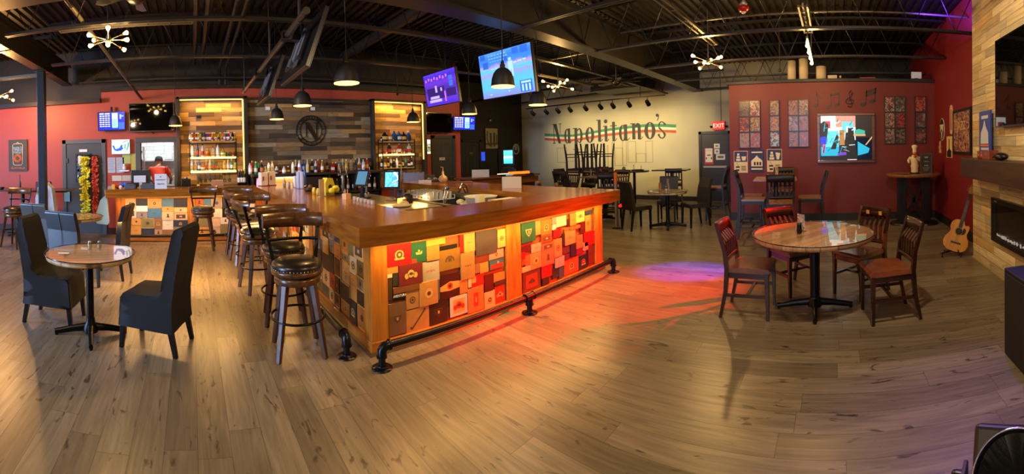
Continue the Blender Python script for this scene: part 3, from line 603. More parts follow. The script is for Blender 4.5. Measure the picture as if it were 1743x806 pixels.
for y0, y1 in ((2.991, 3.10), (4.55, 4.70), (6.15, 6.30), (7.85, 7.95)): MB().bb(1.362, y0, .1, 1.397, y1, ZB).build('post', PZ_, cl, bevel=.003)
MB().bb(1.352, 2.991, .018, 1.397, 7.95, .1).build('base_board', PY_, cl, bevel=.003)
MB().bb(1.33, 2.951, 0, 1.352, 7.6, .02).build('metal_trim', STEEL, cl)
MB().bb(1.372, 3.1, .862, 1.397, 7.85, .917).build('top_rail', PY_, cl)
sl = []
for a, b in ((3.105, 4.545), (4.705, 6.145), (6.305, 7.845)): mosaic(rnd, a, b, .105, .862, PAL, .14, sl)
put_lids(cl, 'x', 1.386, sl[:99], rnd, 'side')
cr = thing('bar_return_cabinet', 'short bar section with cigar box lids in front of the kitchen hatch', 'bar cabinet', (0, 0, 0))
MB().bb(-1.50, 8.0, .02, 1.36, 8.18, ZB).build('carcass', wood('8A5430', 'B07A44', 'x', .5, .1), cr)
for x0, x1 in ((-1.52, -1.34), (-.10, .04), (1.24, 1.36)): MB().bb(x0, 7.965, .1, x1, 8.0, ZB).build('post', PZ_, cr, bevel=.003)
MB().bb(-1.52, 7.955, .018, 1.34, 8.0, .1).build('base_board', PX_, cr, bevel=.003)
MB().bb(-1.34, 7.975, .862, 1.24, 8.0, .917).build('top_rail', PX_, cr)
sl = []
PALR = [('tan card', 'C89A66'), ('honey wood', 'D9A050'), ('orange', 'D8943A'), ('white', 'DDE2DC'), ('black', '17181A'), ('brown', '96683C'), ('tan wood', 'C8955A'), ('pale wood', 'DDB880'), ('light card', 'D0A878'), ('navy', '2C3440'), ('olive', '8A7A40'), ('rust', 'A85A2A'), ('cream', 'E0D0A8'), ('grey', '8C8478'), ('steel blue', '4A7A94')]
for a, b in ((-1.335, -.105), (.045, 1.235)): mosaic(rnd, a, b, .105, .862, PALR, .15, sl)
put_lids(cr, 'y', 7.987, sl[:99], rnd, 'return')
# right arm of the bar, seen only through the gap: plain panelled back
ca = thing('bar_arm_cabinet', 'plain wooden cabinet carrying the far arm of the bar top', 'bar cabinet', (0, 0, 0))
MB().bb(4.40, 3.22, .02, 4.632, 7.9, ZB).build('carcass', wood('6A3A18', '8A5024', 'y', .5, .1), ca)
MB().bb(4.612, 3.22, .02, 4.64, 7.9, .1).build('base_board', PY_, ca)
# warm light strips under the overhang
for n, rc, lb in (('a', (1.5, 2.85, .908, 4.6, 2.87, .917), 'warm light strip under the bar top over the cigar box front'),
                  ('b', (1.26, 3.0, .908, 1.28, 7.7, .917), 'warm light strip under the bar top along the stools'),
                  ('c', (-1.5, 7.74, .908, 1.2, 7.76, .917), 'warm light strip under the bar top before the kitchen hatch')):
    tag(MB().bb(*rc).build('light_strip', LEDW), lb, 'light strip')
lamp('under_bar_light', 'AREA', (3.0, 2.83, .90), 24, 'FFC06A', 3.2, .02, aim=(3.0, 2.86, 0))
lamp('under_bar_light', 'AREA', (1.25, 5.3, .90), 64, 'FFC070', .02, 4.6, aim=(1.29, 5.3, 0))
lamp('under_bar_light', 'AREA', (-.15, 7.75, .90), 16, 'FFB050', 2.7, .02, aim=(-.15, 7.79, 0))

# foot rails: black iron pipe on flanges
IRON = mat('24262A', .3, .8)
def footrail(label, pts, flanges, mid=()):
    t = thing('foot_rail', label, 'foot rail', (0, 0, 0), group=None); Z = .165
    mb = MB(); mb.tube([(x, y, Z) for x, y in pts], .028, 12); mb.build('pipe', IRON, t)
    d = (Vector(pts[-1])-Vector(pts[0])).normalized()
    for i, (x, y) in enumerate(list(flanges)+list(mid)):
        mb = MB()
        if i < len(flanges):
            s = 1 if i == 0 else -1
            q = [(x+d.x*s*.06, y+d.y*s*.06, Z), (x+d.x*s*.02, y+d.y*s*.02, Z-.006), (x+d.x*s*.003, y+d.y*s*.003, Z-.03), (x, y, Z-.07)]
            mb.tube(q, [.036, .037, .037, .036], 14); mb.tube([q[0], (q[0][0]+d.x*s*.012, q[0][1]+d.y*s*.012, Z)], .042, 14)
        else:
            mb.tube([(x-d.x*.05, y-d.y*.05, Z), (x+d.x*.05, y+d.y*.05, Z)], .036, 14)
            for s in (-1, 1): mb.tube([(x+d.x*.05*s, y+d.y*.05*s, Z), (x+d.x*.062*s, y+d.y*.062*s, Z)], .042, 14)
            mb.tube([(x, y, Z), (x, y, Z-.07)], .036, 14)
        mb.tube([(x, y, Z-.07), (x, y, Z-.082)], .042, 14); mb.tube([(x, y, .012), (x, y, Z-.07)], .027, 12)
        mb.build('elbow' if i < len(flanges) else 'tee', IRON, t)
        f = MB().lathe([(.078, 0), (.078, .008), (.05, .012), (.036, .02), (.036, .026)], (x, y, 0), 24)
        for k in range(4): f.cyl((x+.058*cos(k*pi/2+.5), y+.058*sin(k*pi/2+.5), .006), (x+.058*cos(k*pi/2+.5), y+.058*sin(k*pi/2+.5), .013), .006, n=6)
        f.build('flange', IRON, t)
    return t
footrail('black iron pipe foot rail along the cigar box front of the bar', [(1.37, 2.745), (4.52, 2.745)], [(1.34, 2.745), (4.55, 2.745)], [(2.94, 2.745)])
footrail('black iron pipe foot rail behind the row of bar stools', [(1.17, 3.06), (1.17, 7.3)], [(1.17, 3.03), (1.17, 7.33)], [(1.17, 5.15)])
footrail('black pipe foot rail before the short bar section', [(-1.4, 7.70), (1.0, 7.70)], [(-1.43, 7.70), (1.03, 7.70)])

# ------------------------------------------------------------------ bar stools
SEATL = mat('1A1512', .34, coat=.15, bump=.05, scale=30); STW = wood('382210', '583820', 'z', .32, .2); STWX = wood('42280F', '68421F', 'x', .3, .3)
def make_stool():
    t = thing('bar_stool', 'x', 'bar stool')
    SH = .755
    MB().lathe([(.0, SH+.028), (.10, SH+.026), (.17, SH+.012), (.205, SH-.012), (.215, SH-.04), (.205, SH-.055)], (0, 0, 0), 36, cap=False).build('seat_cushion', SEATL, t)
    nb = MB()
    for k in range(48): nb.ball((.213*cos(k*pi/24), .213*sin(k*pi/24), SH-.047), .0055, n=6, m=4)
    nb.build('nail_trim', mat('C8C0A8', .2, 1), t)
    MB().lathe([(.0, SH-.055), (.212, SH-.055), (.218, SH-.07), (.212, SH-.095), (.19, SH-.10), (.0, SH-.10)], (0, 0, 0), 36).build('swivel_ring', STWX, t)
    MB().lathe([(.0, SH-.10), (.12, SH-.10), (.12, SH-.115), (.0, SH-.115)], (0, 0, 0), 24).build('swivel_plate', STEEL, t)
    mb = MB().lathe([(.0, SH-.115), (.185, SH-.115), (.192, SH-.13), (.192, SH-.165), (.18, SH-.175), (.0, SH-.175)], (0, 0, 0), 36); mb.build('apron', STWX, t)
    for k in range(4):
        a = pi/4+k*pi/2; mb = MB(); mb.X = Matrix.Rotation(a, 4, 'Z')
        mb.sqt((.15, 0, SH-.13), (.262, 0, 0), .05, .034); mb.build('leg', STW, t, bevel=.004)
    mb = MB(); mb.tube([(.222*cos(k*pi/18), .222*sin(k*pi/18), .30) for k in range(36)], .011, 8, closed=True); mb.build('foot_ring', mat('15130F', .3, .7), t)
    for s in (-1, 1):
        mb = MB(); mb.sqt((-.13, .175*s, SH-.08), (-.205, .215*s, .90), .03); mb.sqt((-.205, .215*s, .90), (-.25, .232*s, 1.06), .03)
        mb.build('back_post', BLKM, t)
    def crescent(z0, z1, r, a, th, dx, lean=.0):
        n = 14; vs = []
        for i in range(n+1):
            q = -a+2*a*i/n
            for rr, z, l in ((r, z0, 0), (r, z1, lean), (r+th, z1, lean), (r+th, z0, 0)):
                vs.append((dx-rr*cos(q)-l, rr*sin(q), z))
        m = MB(); m.add(vs, [tuple(i*4+k for k in (0, 1))+tuple((i+1)*4+k for k in (1, 0)) for i in range(n)]
            + [(i*4+1, i*4+2, (i+1)*4+2, (i+1)*4+1) for i in range(n)]+[(i*4+2, i*4+3, (i+1)*4+3, (i+1)*4+2) for i in range(n)]+[(i*4+3, i*4, (i+1)*4, (i+1)*4+3) for i in range(n)], 0, True)
        m.add(vs[:4], [(3, 2, 1, 0)]); m.add(vs[-4:], [(0, 1, 2, 3)])
        return m
    crescent(1.0, 1.12, .40, .70, .022, .13, .025).build('top_rail', STWX, t)
    crescent(.885, .91, .40, .56, .014, .185).build('back_slat', BLKM, t)
    return t
st0 = make_stool()
stools = [(.84, 3.27, -96, 'dark round bar stool nearest the front corner of the bar'),
          (.88, 3.95, -98, 'dark round bar stool second from the front bar corner, half hidden by the first'),
          (.78, 4.92, 12, 'dark round bar stool third from the front corner of the bar, its back edge-on'),
          (.80, 5.55, -98, 'dark round bar stool fourth from the front corner of the bar'),
          (.78, 6.25, 10, 'dark round bar stool fifth from the front corner of the bar'),
          (.76, 6.95, -100, 'dark round bar stool farthest along the long side, in the inner corner of the bar'),
          (.18, 7.28, -95, 'dark round bar stool standing alone before the short bar section')]
for i, (x, y, a, lb) in enumerate(stools):
    if i == 0: st0.location = (x, y, 0); st0.rotation_euler = (0, 0, radians(a)); st0['label'] = lb; st0['group'] = 'bar stools along the bar'
    else: dup(st0, (x, y, 0), a, lb, 'bar stools along the bar')
dup(st0, (-3.30, 7.05, 0), -100, 'round bar stool at the far left high table, its light wood back to the wall', 'bar stools at the left high table')
# ------------------------------------------------------------------ tables
def cross_base(t, h, arm=.34, r=.038, m=None, ph=0, lift=.03):
    m = m or BLKM
    MB().cyl((0, 0, .05), (0, 0, h), r, n=20).build('column', m, t)
    mb = MB()
    for k in range(4):
        a = radians(ph)+k*pi/2; c, s = cos(a), sin(a)
        mb.tube([(.02*c, .02*s, .075), (arm*.5*c, arm*.5*s, .06), (arm*c, arm*s, lift)], [.042, .032, .026], 10, sq=.75)
        mb.cyl((arm*.96*c, arm*.96*s, 0), (arm*.96*c, arm*.96*s, lift), .016, n=10)
    mb.lathe([(.07, .03), (.07, .07), (.045, .12), (.04, .16)], (0, 0, 0), 20)
    mb.build('cross_base', m, t)
    mb = MB().lathe([(.04, h-.02), (.16, h-.012), (.16, h)], (0, 0, 0), 20); mb.build('top_plate', m, t)
RTOP = planks('plank_top', 'x', 'y', .1, 4, ['C09468', 'A87E54', 'CCA074', 'B48A5E', '9A7048', 'C49868'], rough=.35, gap=.008, grain=.3, knots=.35, rot=0)
RTOP2 = planks('plank_top_pale', 'x', 'y', .1, 4, ['D8B88C', 'C8A678', 'E0C498', 'CCAE80'], rough=.35, gap=.007, grain=.3, knots=.35)
def round_table(name, label, x, y, R, h=.77, rz=0, top=None, ph=0, arm=.34, th=.045, glass_=True, over=.02, r=.038, group=None):
    t = thing(name, label, 'table', (x, y, 0), rz, group)
    g = .008 if glass_ else 0
    MB().lathe([(0, h-g-th), (R-over, h-g-th), (R-over+.002, h-g-th/2), (R-over, h-g)], (0, 0, 0), 64, cap=False).add(*[[((R-over)*cos(2*pi*k/64), (R-over)*sin(2*pi*k/64), h-g) for k in range(64)], [tuple(range(64))]]).build('table_top', top or RTOP, t)
    if glass_:
        mb = MB(); mb.lathe([(0, h-g+.0005), (R, h-g+.0005), (R+.003, h-g+.004), (R, h)], (0, 0, 0), 64, cap=False).add([(R*cos(2*pi*k/64), R*sin(2*pi*k/64), h) for k in range(64)], [tuple(range(64))]); mb.build('glass_top', GLASS, t)
        MB().tube([((R-.002)*cos(2*pi*k/64), (R-.002)*sin(2*pi*k/64), h-.006) for k in range(64)], .0045, 6, closed=True).build('glass_rim', mat('1C2420', .15, .3), t)
    cross_base(t, h-g-th, arm, r, ph=ph)
    return t
round_table('round_table', 'large round plank-topped table with glass top and four slat-back chairs', 3.986, .192, .605, rz=-35, ph=38, arm=.37, r=.045)
round_table('round_table', 'small round table with glass top between two black slip-covered chairs', -.955, 3.666, .422, rz=20, ph=-5.4, arm=.33, top=RTOP2, r=.035)
round_table('round_table', 'round glass-topped table behind the black slip-covered chairs at the left', -1.78, 6.05, .42, rz=20, ph=15, arm=.3, top=RTOP2)
round_table('round_table', 'round pale-topped table with three dark grey chairs in front of the cream wall', 7.62, 3.28, .42, h=.76, rz=0, ph=23, arm=.38, top=planks('pale_table', 'x', 'y', .1, 4, ['B8A880', 'A8966C', 'C4B48C'], rough=.4, gap=.006, grain=.2))
# small things on them
def shaker(x, y, z, label, lidm=STEEL, fill='D8C8A0', r=.02, h=.075):
    t = thing('shaker', label, 'shaker', (x, y, z)); MB().lathe([(r, 0), (r*1.05, h*.6), (r*.75, h*.78)], n=14).build('jar', GLASS2, t)
    MB().lathe([(r*.9, .004), (r*.9, h*.5)], n=12).build('filling', mat(fill, .7), t); MB().lathe([(r*.78, h*.76), (r*.8, h*.95), (r*.4, h)], n=14).build('lid', lidm, t); return t
shaker(-.98, 3.78, .77, 'glass shaker on the small round table at the left, nearer one', h=.085)
shaker(-.90, 3.84, .77, 'glass shaker on the small round table at the left, farther one')
shaker(7.50, 3.25, .76, 'salt shaker on the table before the cream wall', r=.03, h=.11, fill='E8E0B0')
def table_stand(x, y, z, rz, w, h, label, m, name='menu_stand', cat='menu stand', clip=False):
    t = thing(name, label, cat, (x, y, z), rz)
    MB().bb(-.03, -w/2, 0, .03, w/2, .006).build('foot', GLASS2, t)
    mb = MB().bb(-.003, -w/2, .006, .003, w/2, h); mb.build('card', m, t)
    MB().bb(-.006, -w/2-.003, .004, -.003, w/2+.003, h+.003).build('holder', GLASS, t)
    return t
table_stand(4.02, .32, .77, -45, .10, .17, 'clear upright menu stand in the middle of the big round table', pic(11, ['C8B8A8', 'A08878', 'E0D8D0', '6A5A58'], 14))
mb = MB(); mb.lathe([(.024, 0), (.026, .04), (.022, .085)], n=16); t = thing('condiment_jar', 'small dark jar beside the menu stand on the big round table', 'jar', (3.93, .33, .77)); mb.build('jar', glass('dark_jar', '4A4038', 1.5, .05), t); MB().lathe([(.024, .085), (.024, .10), (0, .10)], n=16).build('lid', BLKP, t)
table_stand(7.52, 3.40, .76, -40, .10, .17, 'orange card stand on the table before the cream wall', mat('C88050', .6))
table_stand(7.56, 3.24, .76, -50, .13, .24, 'taller printed menu stand on the table before the cream wall', pic(12, ['D8C8B8', 'B09080', 'E8E0D8', '504848'], 12))
mb = MB().bb(-.05, -.03, 0, .05, .03, .004); t = mb.build('napkin', mat('E0DCD0', .9), loc=(-1.17, 3.55, .771), rot=(0, 0, 10)); tag(t, 'folded paper strip lying on the small round table at the left', 'napkin')

# ------------------------------------------------------------------ chairs (front of each looks along its own +X)
SLIP = mat('090B0F', .85, var=.2, scale=3, bump=.25); LEATH = mat('16191E', .33, bump=.08, scale=25, coat=.1); LEG = mat('0C0D0F', .35)
def slip_chair(label, x, y, rz, group='slip-covered chairs at the small round table'):
    t = thing('slipcovered_chair', label, 'chair', (x, y, 0), rz, group)
    prof = [(.235, .20), (.225, .30), (.215, .44), (.19, .475), (-.13, .49), (-.165, .53), (-.20, .72), (-.27, 1.0), (-.29, 1.045), (-.33, 1.06), (-.365, 1.04), (-.37, 1.0), (-.305, .7), (-.265, .46), (-.265, .30), (-.27, .20)]
    vs = []; n = len(prof); W = [.225, .22, .222, .215, .215, .215, .215, .205, .20, .19, .20, .205, .215, .22, .225, .23]
    for s in (-1, -.96, 0, .96, 1):
        for (px_, pz), w in zip(prof, W):
            k = 1 if abs(s) < .99 else .985
            vs.append((px_*k-(0 if abs(s) < .99 else .004), w*s if abs(s) > .5 else 0, pz))
    fs = [(i*n+j, i*n+(j+1) % n, (i+1)*n+(j+1) % n, (i+1)*n+j) for i in range(4) for j in range(n) if j != n-1]
    m = MB(); m.add(vs, [f[::-1] for f in fs], 0, False)
    # side panels: seat block and back block
    for b, fl in ((0, False), (4*n, True)):
        for q in ((0, 1, 2, 3, 4, 13, 14, 15), (4, 5, 12, 13), (5, 6, 7, 8, 9, 10, 11, 12)):
            f = tuple(b+i for i in q); m.add([vs[i] for i in f], [tuple(range(len(f)))[::-1] if not fl else tuple(range(len(f)))])
    o = m.build('slipcover', SLIP, t)
    for k in o.data.polygons: k.use_smooth = True
    w_ = o.modifiers.new('weld', 'WELD'); w_.merge_threshold = .0005
    b = o.modifiers.new('bevel', 'BEVEL'); b.width = .016; b.segments = 3; b.angle_limit = radians(35)
    d = o.modifiers.new('sub', 'SUBSURF'); d.subdivision_type = 'SIMPLE'; d.levels = 2; d.render_levels = 2
    tx = bpy.data.textures.new('cloth_wrinkle', 'CLOUDS'); tx.noise_scale = .12
    dm = o.modifiers.new('wrinkle', 'DISPLACE'); dm.texture = tx; dm.strength = .012; dm.mid_level = .5
    for sx, sy, tx_, k in ((1, 1, .21, .22), (1, -1, .21, .22), (-1, 1, -.24, -.28), (-1, -1, -.24, -.28)):
        MB().sqt((tx_-.02*sx, .185*sy, .30), (k, .19*sy, 0), .05, .036).build('leg', LEG, t, bevel=.004)
    return t
sc = slip_chair('black slip-covered chair left of the small round table, its tall back at the left', -1.37, 3.93, -4)
dup(sc, (-.36, 3.57, 0), 160, 'black slip-covered chair right of the small round table, its tall back towards the bar')
def parsons(label, x, y, rz, top=1.0, group=None, m=None, sw=.23):
    t = thing('upholstered_chair', label, 'chair', (x, y, 0), rz, group); m = m or LEATH
    mb = MB(); mb.prism([(.22, .40), (.225, .46), (.20, .485), (-.2, .48), (-.21, .40)], 'y', -sw+.005, sw-.005); mb.build('seat', m, t, bevel=.012)
    mb = MB(); mb.prism([(-.17, .40), (-.175, .55), (-.21, .8), (-.27, top), (-.30, top+.012), (-.325, top-.005), (-.265, .78), (-.235, .40)], 'y', -sw, sw); mb.build('backrest', m, t, bevel=.014, seg=3)
    MB().tube([(-.302, -sw+.01, top+.01), (-.302, sw-.01, top+.01)], .006, 6).tube([(-.262, 0, .55), (-.27, 0, .78), (-.328, 0, top)], .003, 5).build('piping', mat('0A0B0D', .3), t)
    for sx, sy, a, b in ((1, 1, .19, .20), (1, -1, .19, .20), (-1, 1, -.205, -.26), (-1, -1, -.205, -.26)):
        MB().sqt((a, (sw-.03)*sy, .41), (b, (sw-.03)*sy, 0), .045, .032).build('leg', LEG, t, bevel=.003)
    return t
pc = parsons('black leather chair behind the small round table, its seamed back turned to the camera', -1.46, 4.93, 68, top=1.0, group='black leather chairs at the left')
dup(pc, (-1.17, 5.58, 0), 172, 'black leather chair seen side-on between the left tables')
pc2 = parsons('brown-black leather chair farthest back at the left by the pillar', -2.22, 5.86, 75, top=.99, group='black leather chairs at the left', m=mat('2A2418', .3, bump=.06, scale=25, coat=.2))
PG = mat('24211E', .5, bump=.08, scale=25)
pd = parsons('dark grey chair at the left of the table before the cream wall, seen side-on', 7.28, 3.80, -30, top=.98, group='dark grey chairs before the cream wall', m=PG, sw=.21)
dup(pd, (8.25, 3.55, 0), -165, 'dark grey chair behind the table before the cream wall, half hidden')
dup(pd, (7.92, 2.80, 0), 140, 'dark grey chair right of the table before the cream wall, turned to camera')

DKW = wood('1E0C08', '38160F', 'z', .22, .6); DKX = wood('1E0C08', '38160F', 'x', .22, .6)
SEATB = mat('6A4228', .3, var=.25, scale=9, bump=.12, coat=.3)
def slat_chair(label, x, y, rz, sh=.47, top=.98, m=None, mx=None, seatm=None, group=None, tall=False, name='dining_chair', squares=False, hw=.20):
    t = thing(name, label, 'bar chair' if tall else 'chair', (x, y, 0), rz, group); m = m or DKW; mx = mx or DKX
    mb = MB(); 
    n = 6
    if not tall: mb.prism([(.215, sh-.035), (.225, sh-.01), (.20, sh+.012), (0, sh+.02), (-.185, sh+.008), (-.195, sh-.03)], 'y', -hw-.005, hw+.005, sm=False)
    else: mb.prism([(.21, sh-.03), (.215, sh-.005), (.20, sh), (-.19, sh), (-.19, sh-.03)], 'y', -hw-.005, hw+.005)
    mb.build('seat', seatm or SEATB, t, bevel=.012 if not tall else .005, seg=3)
    a = MB(); z0, z1 = sh-.085, sh-.03
    a.bb(.18, -hw+.02, z0, .2, hw-.02, z1).bb(-.19, -hw+.02, z0, -.17, hw-.02, z1).bb(-.18, -hw, z0, .19, -hw+.02, z1).bb(-.18, hw-.02, z0, .19, hw, z1); a.build('apron', mx, t)
    dx = top-sh
    for s in (-1, 1):
        MB().sqt((.19, (hw-.01)*s, sh-.03), (.195, (hw-.008)*s, 0), .042, .03).build('leg', m, t, bevel=.004)
        b = MB(); pts = [(-.255-(.03 if tall else 0), (hw)*s, 0), (-.2, hw*s, sh*.55), (-.185, hw*s, sh), (-.205, hw*s, sh+dx*.4), (-.285, hw*s, top)]
        wd = [.028, .036, .04, .036, .028]
        for p, q, w0, w1 in zip(pts, pts[1:], wd, wd[1:]): b.sqt(p, q, w0, w1)
        b.build('leg', m, t)
    b = MB(); zr = top-.1
    for i in range(5):
        yy = (i-2)*hw*.34; b.prism([(-.192, sh+.09), (-.2, sh+.25), (-.262, zr), (-.272, zr), (-.212, sh+.25), (-.204, sh+.09)], 'y', yy-.016, yy+.016)
    b.build('back_slats', m, t)
    r = MB()
    def rail(z0, z1, xa, xb, bow, th=.022):
        k = 8; vs = []
        for i in range(k+1):
            yy = -hw+2*hw*i/k; o = -bow*(1-(yy/hw)**2)
            for (xx, zz) in ((xa+o, z0), (xb+o, z1), (xb+o-th, z1), (xa+o-th, z0)): vs.append((xx, yy, zz))
        r.add(vs, [(i*4+c, (i+1)*4+c, (i+1)*4+(c+1) % 4, i*4+(c+1) % 4) for i in range(k) for c in range(4)], 0, True)
        r.add(vs[:4], [(0, 1, 2, 3)]); r.add(vs[-4:], [(3, 2, 1, 0)])
    rail(top-.115, top+.004, -.248, -.275, .02); r.build('top_rail', mx, t)
    r = MB(); rail(sh+.06, sh+.10, -.178, -.182, .01); r.build('lower_rail', mx, t)
    if squares:
        mb = MB()
        for s in (-1, 1): mb.bb(-.315, .09*s-.02, top-.078, -.308, .09*s+.02, top-.035)
        for s in (-1, 1): mb.bb(-.262, .09*s-.02, top-.078, -.255, .09*s+.02, top-.035)
        mb.build('rail_inlay', mat('C89A50', .5), t)
    zs = .22 if not tall else .28
    q = MB()
    for s in (-1, 1): q.sqt((.19, (hw-.005)*s, zs), (-.225, (hw-.005)*s, zs), .026)
    q.sqt((0, -hw+.01, zs), (0, hw-.01, zs), .024)
    if tall: q.sqt((.19, -hw+.01, .22), (.19, hw-.01, .22), .03); q.sqt((-.22, -hw+.01, .35), (-.22, hw-.01, .35), .024)
    q.build('stretcher', mx, t)
    return t
slat_chair('slat-back dining chair left of the big round table, red light on its back rail', 3.86, .80, -91, top=.9, group='dining chairs at the big round table')
slat_chair('slat-back dining chair behind the big round table with a pinkish lit top rail', 4.52, .45, 222, top=.9, group='dining chairs at the big round table')
slat_chair('slat-back dining chair right behind the big round table with two pale squares on its rail', 4.40, -.28, 135, top=.91, group='dining chairs at the big round table', squares=True)
slat_chair('slat-back dining chair right of the big round table, side-on with a cracked brown seat', 3.78, -.50, 100, top=.9, group='dining chairs at the big round table', seatm=mat('7E4226', .3, var=.3, scale=9, bump=.15, coat=.3))

# high tables and bar chairs
OAK = wood('7A5430', 'A87848', 'x', .35, .2)
def high_table(label, x, y, sx, sy, rz=0, h=1.06, m=None, legs='cross', group=None, th=.035):
    t = thing('high_table', label, 'high table', (x, y, 0), rz, group)
    MB().bb(-sx/2, -sy/2, h-th, sx/2, sy/2, h).build('table_top', m or OAK, t, bevel=.006)
    if legs == 'cross': cross_base(t, h-th, min(sx, sy)*.48, .04)
    return t
high_table('square wooden high table in front of the partition wall under the food posters', 7.25, 1.02, .75, .75, 6)
DSEAT = wood('6A4426', '8E6238', 'x', .35, .3)
hc = dict(sh=.76, top=1.20, tall=True, name='bar_chair', seatm=DSEAT, m=wood('0D0606', '190B0A', 'z', .5, 0), mx=wood('0D0606', '190B0A', 'x', .5, 0), group='bar chairs at the high table by the partition')
c0 = slat_chair('tall dark bar chair left of the high table by the partition, nearest the camera', 6.70, 1.34, -85, **hc)
dup(c0, (7.22, 1.48, 0), -84, 'tall dark bar chair behind the nearest one at the partition high table')
dup(c0, (6.33, .82, 0), 8, 'tall dark bar chair before the high table by the partition, its back to the camera')
dup(c0, (6.98, .38, 0), 95, 'tall dark bar chair at the right of the high table by the partition, seen side-on')
dup(c0, (8.0, 1.0, 0), 178, 'tall dark bar chair against the partition behind its high table')
table_stand(7.25, 1.0, 1.06, -50, .10, .2, 'clear menu stand on the square high table by the partition', pic(13, ['D0B8A0', 'A88870', 'E4DCD0'], 12))
mb = MB().lathe([(.02, 0), (.03, .03), (.012, .07), (.0, .08)], n=12); t = mb.build('napkin', mat('D8C8A0', .8), loc=(7.1, 1.14, 1.06)); tag(t, 'crumpled pale napkin on the square high table by the partition', 'napkin')
# small bar-height stool by the exit door
dup(c0, (8.72, 2.56, 0), 92, 'tall dark bar chair beside the dark exit door, partly behind the partition', 'bar chairs by the exit door')
# high tables along the cream wall
DT = wood('1E1610', '3A2A1C', 'x', .3, .3)
high_table('dark square high table holding the upturned chairs before the lettered cream wall', 8.95, 6.05, .70, 1.1, 0, 1.06, DT)
high_table('dark square high table between the upturned chairs and the pair at the cream wall', 7.95, 5.0, .7, .9, 0, 1.02, wood('4A3A26', '7A6444', 'x', .3, .3))
round_table('round_high_table', 'dark round high table with a black tray below the end of the wall lettering', 9.6, 5.08, .42, h=1.06, th=.04, glass_=False, top=DT, arm=.3)
high_table('dark high table jutting from the cream wall at the far right of the lettering', 10.25, 4.28, .6, .95, 8, 1.06, DT)
c1 = slat_chair('dark ladder of a bar chair right beside the orange-topped post', 7.5, 4.62, 30, sh=.74, top=1.12, tall=True, name='bar_chair', seatm=DSEAT, m=hc['m'], mx=hc['mx'], group='bar chairs before the cream wall')
for x, y, a, lb in ((8.55, 5.0, 180, 'dark bar chair behind the high table between the upturned chairs and the tray table'),
                    (7.40, 5.42, -30, 'dark bar chair at the left of the high table before the wall lettering'),
                    (8.15, 6.25, 0, 'dark bar chair below the upturned chairs, nearer one'),
                    (8.95, 6.85, -95, 'dark bar chair below the upturned chairs, farther one'),
                    (9.95, 5.75, -80, 'dark bar chair pushed under the round tray table'),
                    (9.75, 4.0, 20, 'dark bar chair under the high table at the far right of the lettering')):
    dup(c1, (x, y, 0), a, lb)
lw1 = slat_chair('x', 6.45, 4.85, -60, top=.97, m=wood('5A3018', '7A4626', 'z', .3, .4), mx=wood('5A3018', '7A4626', 'x', .3, .4), group='low wooden chairs behind the bar end')
lw1['label'] = ('low wooden chair whose top rail just shows behind the bar end, nearer one')
dup(lw1, (6.75, 5.6, 0), -60, 'low wooden chair whose top rail just shows behind the bar end, farther one')
# upturned chairs on the high table
for i, (x, y, a) in enumerate(((8.74, 6.32, 0), (8.74, 5.80, 0), (9.16, 6.32, 180), (9.16, 5.80, 180))):
    o = dup(c1); o.name = 'upturned_chair'
    o.location = (x, y, 1.065+.741); o.rotation_euler = (pi, 0, radians(a)); o['group'] = 'upturned chairs on the high table'
    o['label'] = 'upturned dark bar chair standing seat-down on the high table, '+('front left', 'front right', 'rear left', 'rear right')[i]+' one'
def prop_item(name, label, cat, mb, m, loc, rz=0, **k): return tag(mb.build(name, m, loc=loc, rot=(0, 0, rz), **k), label, cat)
t = thing('serving_tray', 'black tray with two small handles on the dark round high table', 'tray', (9.6, 4.98, 1.06)); MB().lathe([(0, 0), (.16, 0), (.18, .025), (.17, .025), (.155, .008), (0, .008)], n=28).build('tray', BLKP, t); MB().tube([(-.02, .1, .02), (-.02, .1, .14)], .008).lathe([(.02, .14), (.02, .15), (0, .15)], (-.02, .1, 0), n=10).build('handle', CHROME, t); MB().tube([(.02, -.1, .02), (.02, -.1, .14)], .008).build('handle', CHROME, t)
prop_item('sugar_bowl', 'small shiny round bowl on the dark round high table', 'bowl', MB().lathe([(.03, 0), (.05, .03), (.045, .08), (.02, .11), (0, .11)], n=16), STEEL, (9.5, 5.34, 1.06))
table_stand(7.86, 5.30, 1.02, -40, .09, .16, 'tall printed card on the high table beside the small framed screen', pic(14, ['C8A890', '8A5A48', 'E0D0C0'], 14))
t = thing('small_screen', 'small black screen leaning on the high table before the wall lettering', 'screen', (7.92, 5.0, 1.02), 215); MB().bb(-.01, -.13, .01, .01, .13, .22).build('housing', BLKP, t, bevel=.004); MB().bb(.0105, -.12, .02, .012, .12, .21).build('screen', pic(15, ['1A1512', '30241C', '6A4A34'], 14, .1), t); MB().sqt((-.01, 0, .15), (-.09, 0, 0), .02).build('stand', BLKP, t)
# orange topped post
t = thing('marker_post', 'grey upright post with a bright orange top beside the bar end', 'post', (7.15, 4.22, 0)); MB().bb(-.02, -.02, 0, .02, .02, .93).build('shaft', mat('9A9690', .5), t); MB().bb(-.024, -.024, .93, .024, .024, 1.16).build('orange_top', mat('E0681C', .5), t); MB().lathe([(.09, 0), (.09, .01), (.03, .02)], n=16).build('foot', BLKM, t)
prop_item('safety_reflector', 'small red round lamp low among the bar chairs behind the bar end', 'lamp', MB().lathe([(0, 0), (.05, 0), (.055, .03), (.03, .06), (0, .065)], n=14), mat('D81C14', .3, emit=1.2), (7.33, 4.2, .42))
MB().cyl((7.33, 4.2, 0), (7.33, 4.2, .42), .012).build('stand', BLKM, bpy.data.objects['safety_reflector']).location = (-7.33, -4.2, -.42)
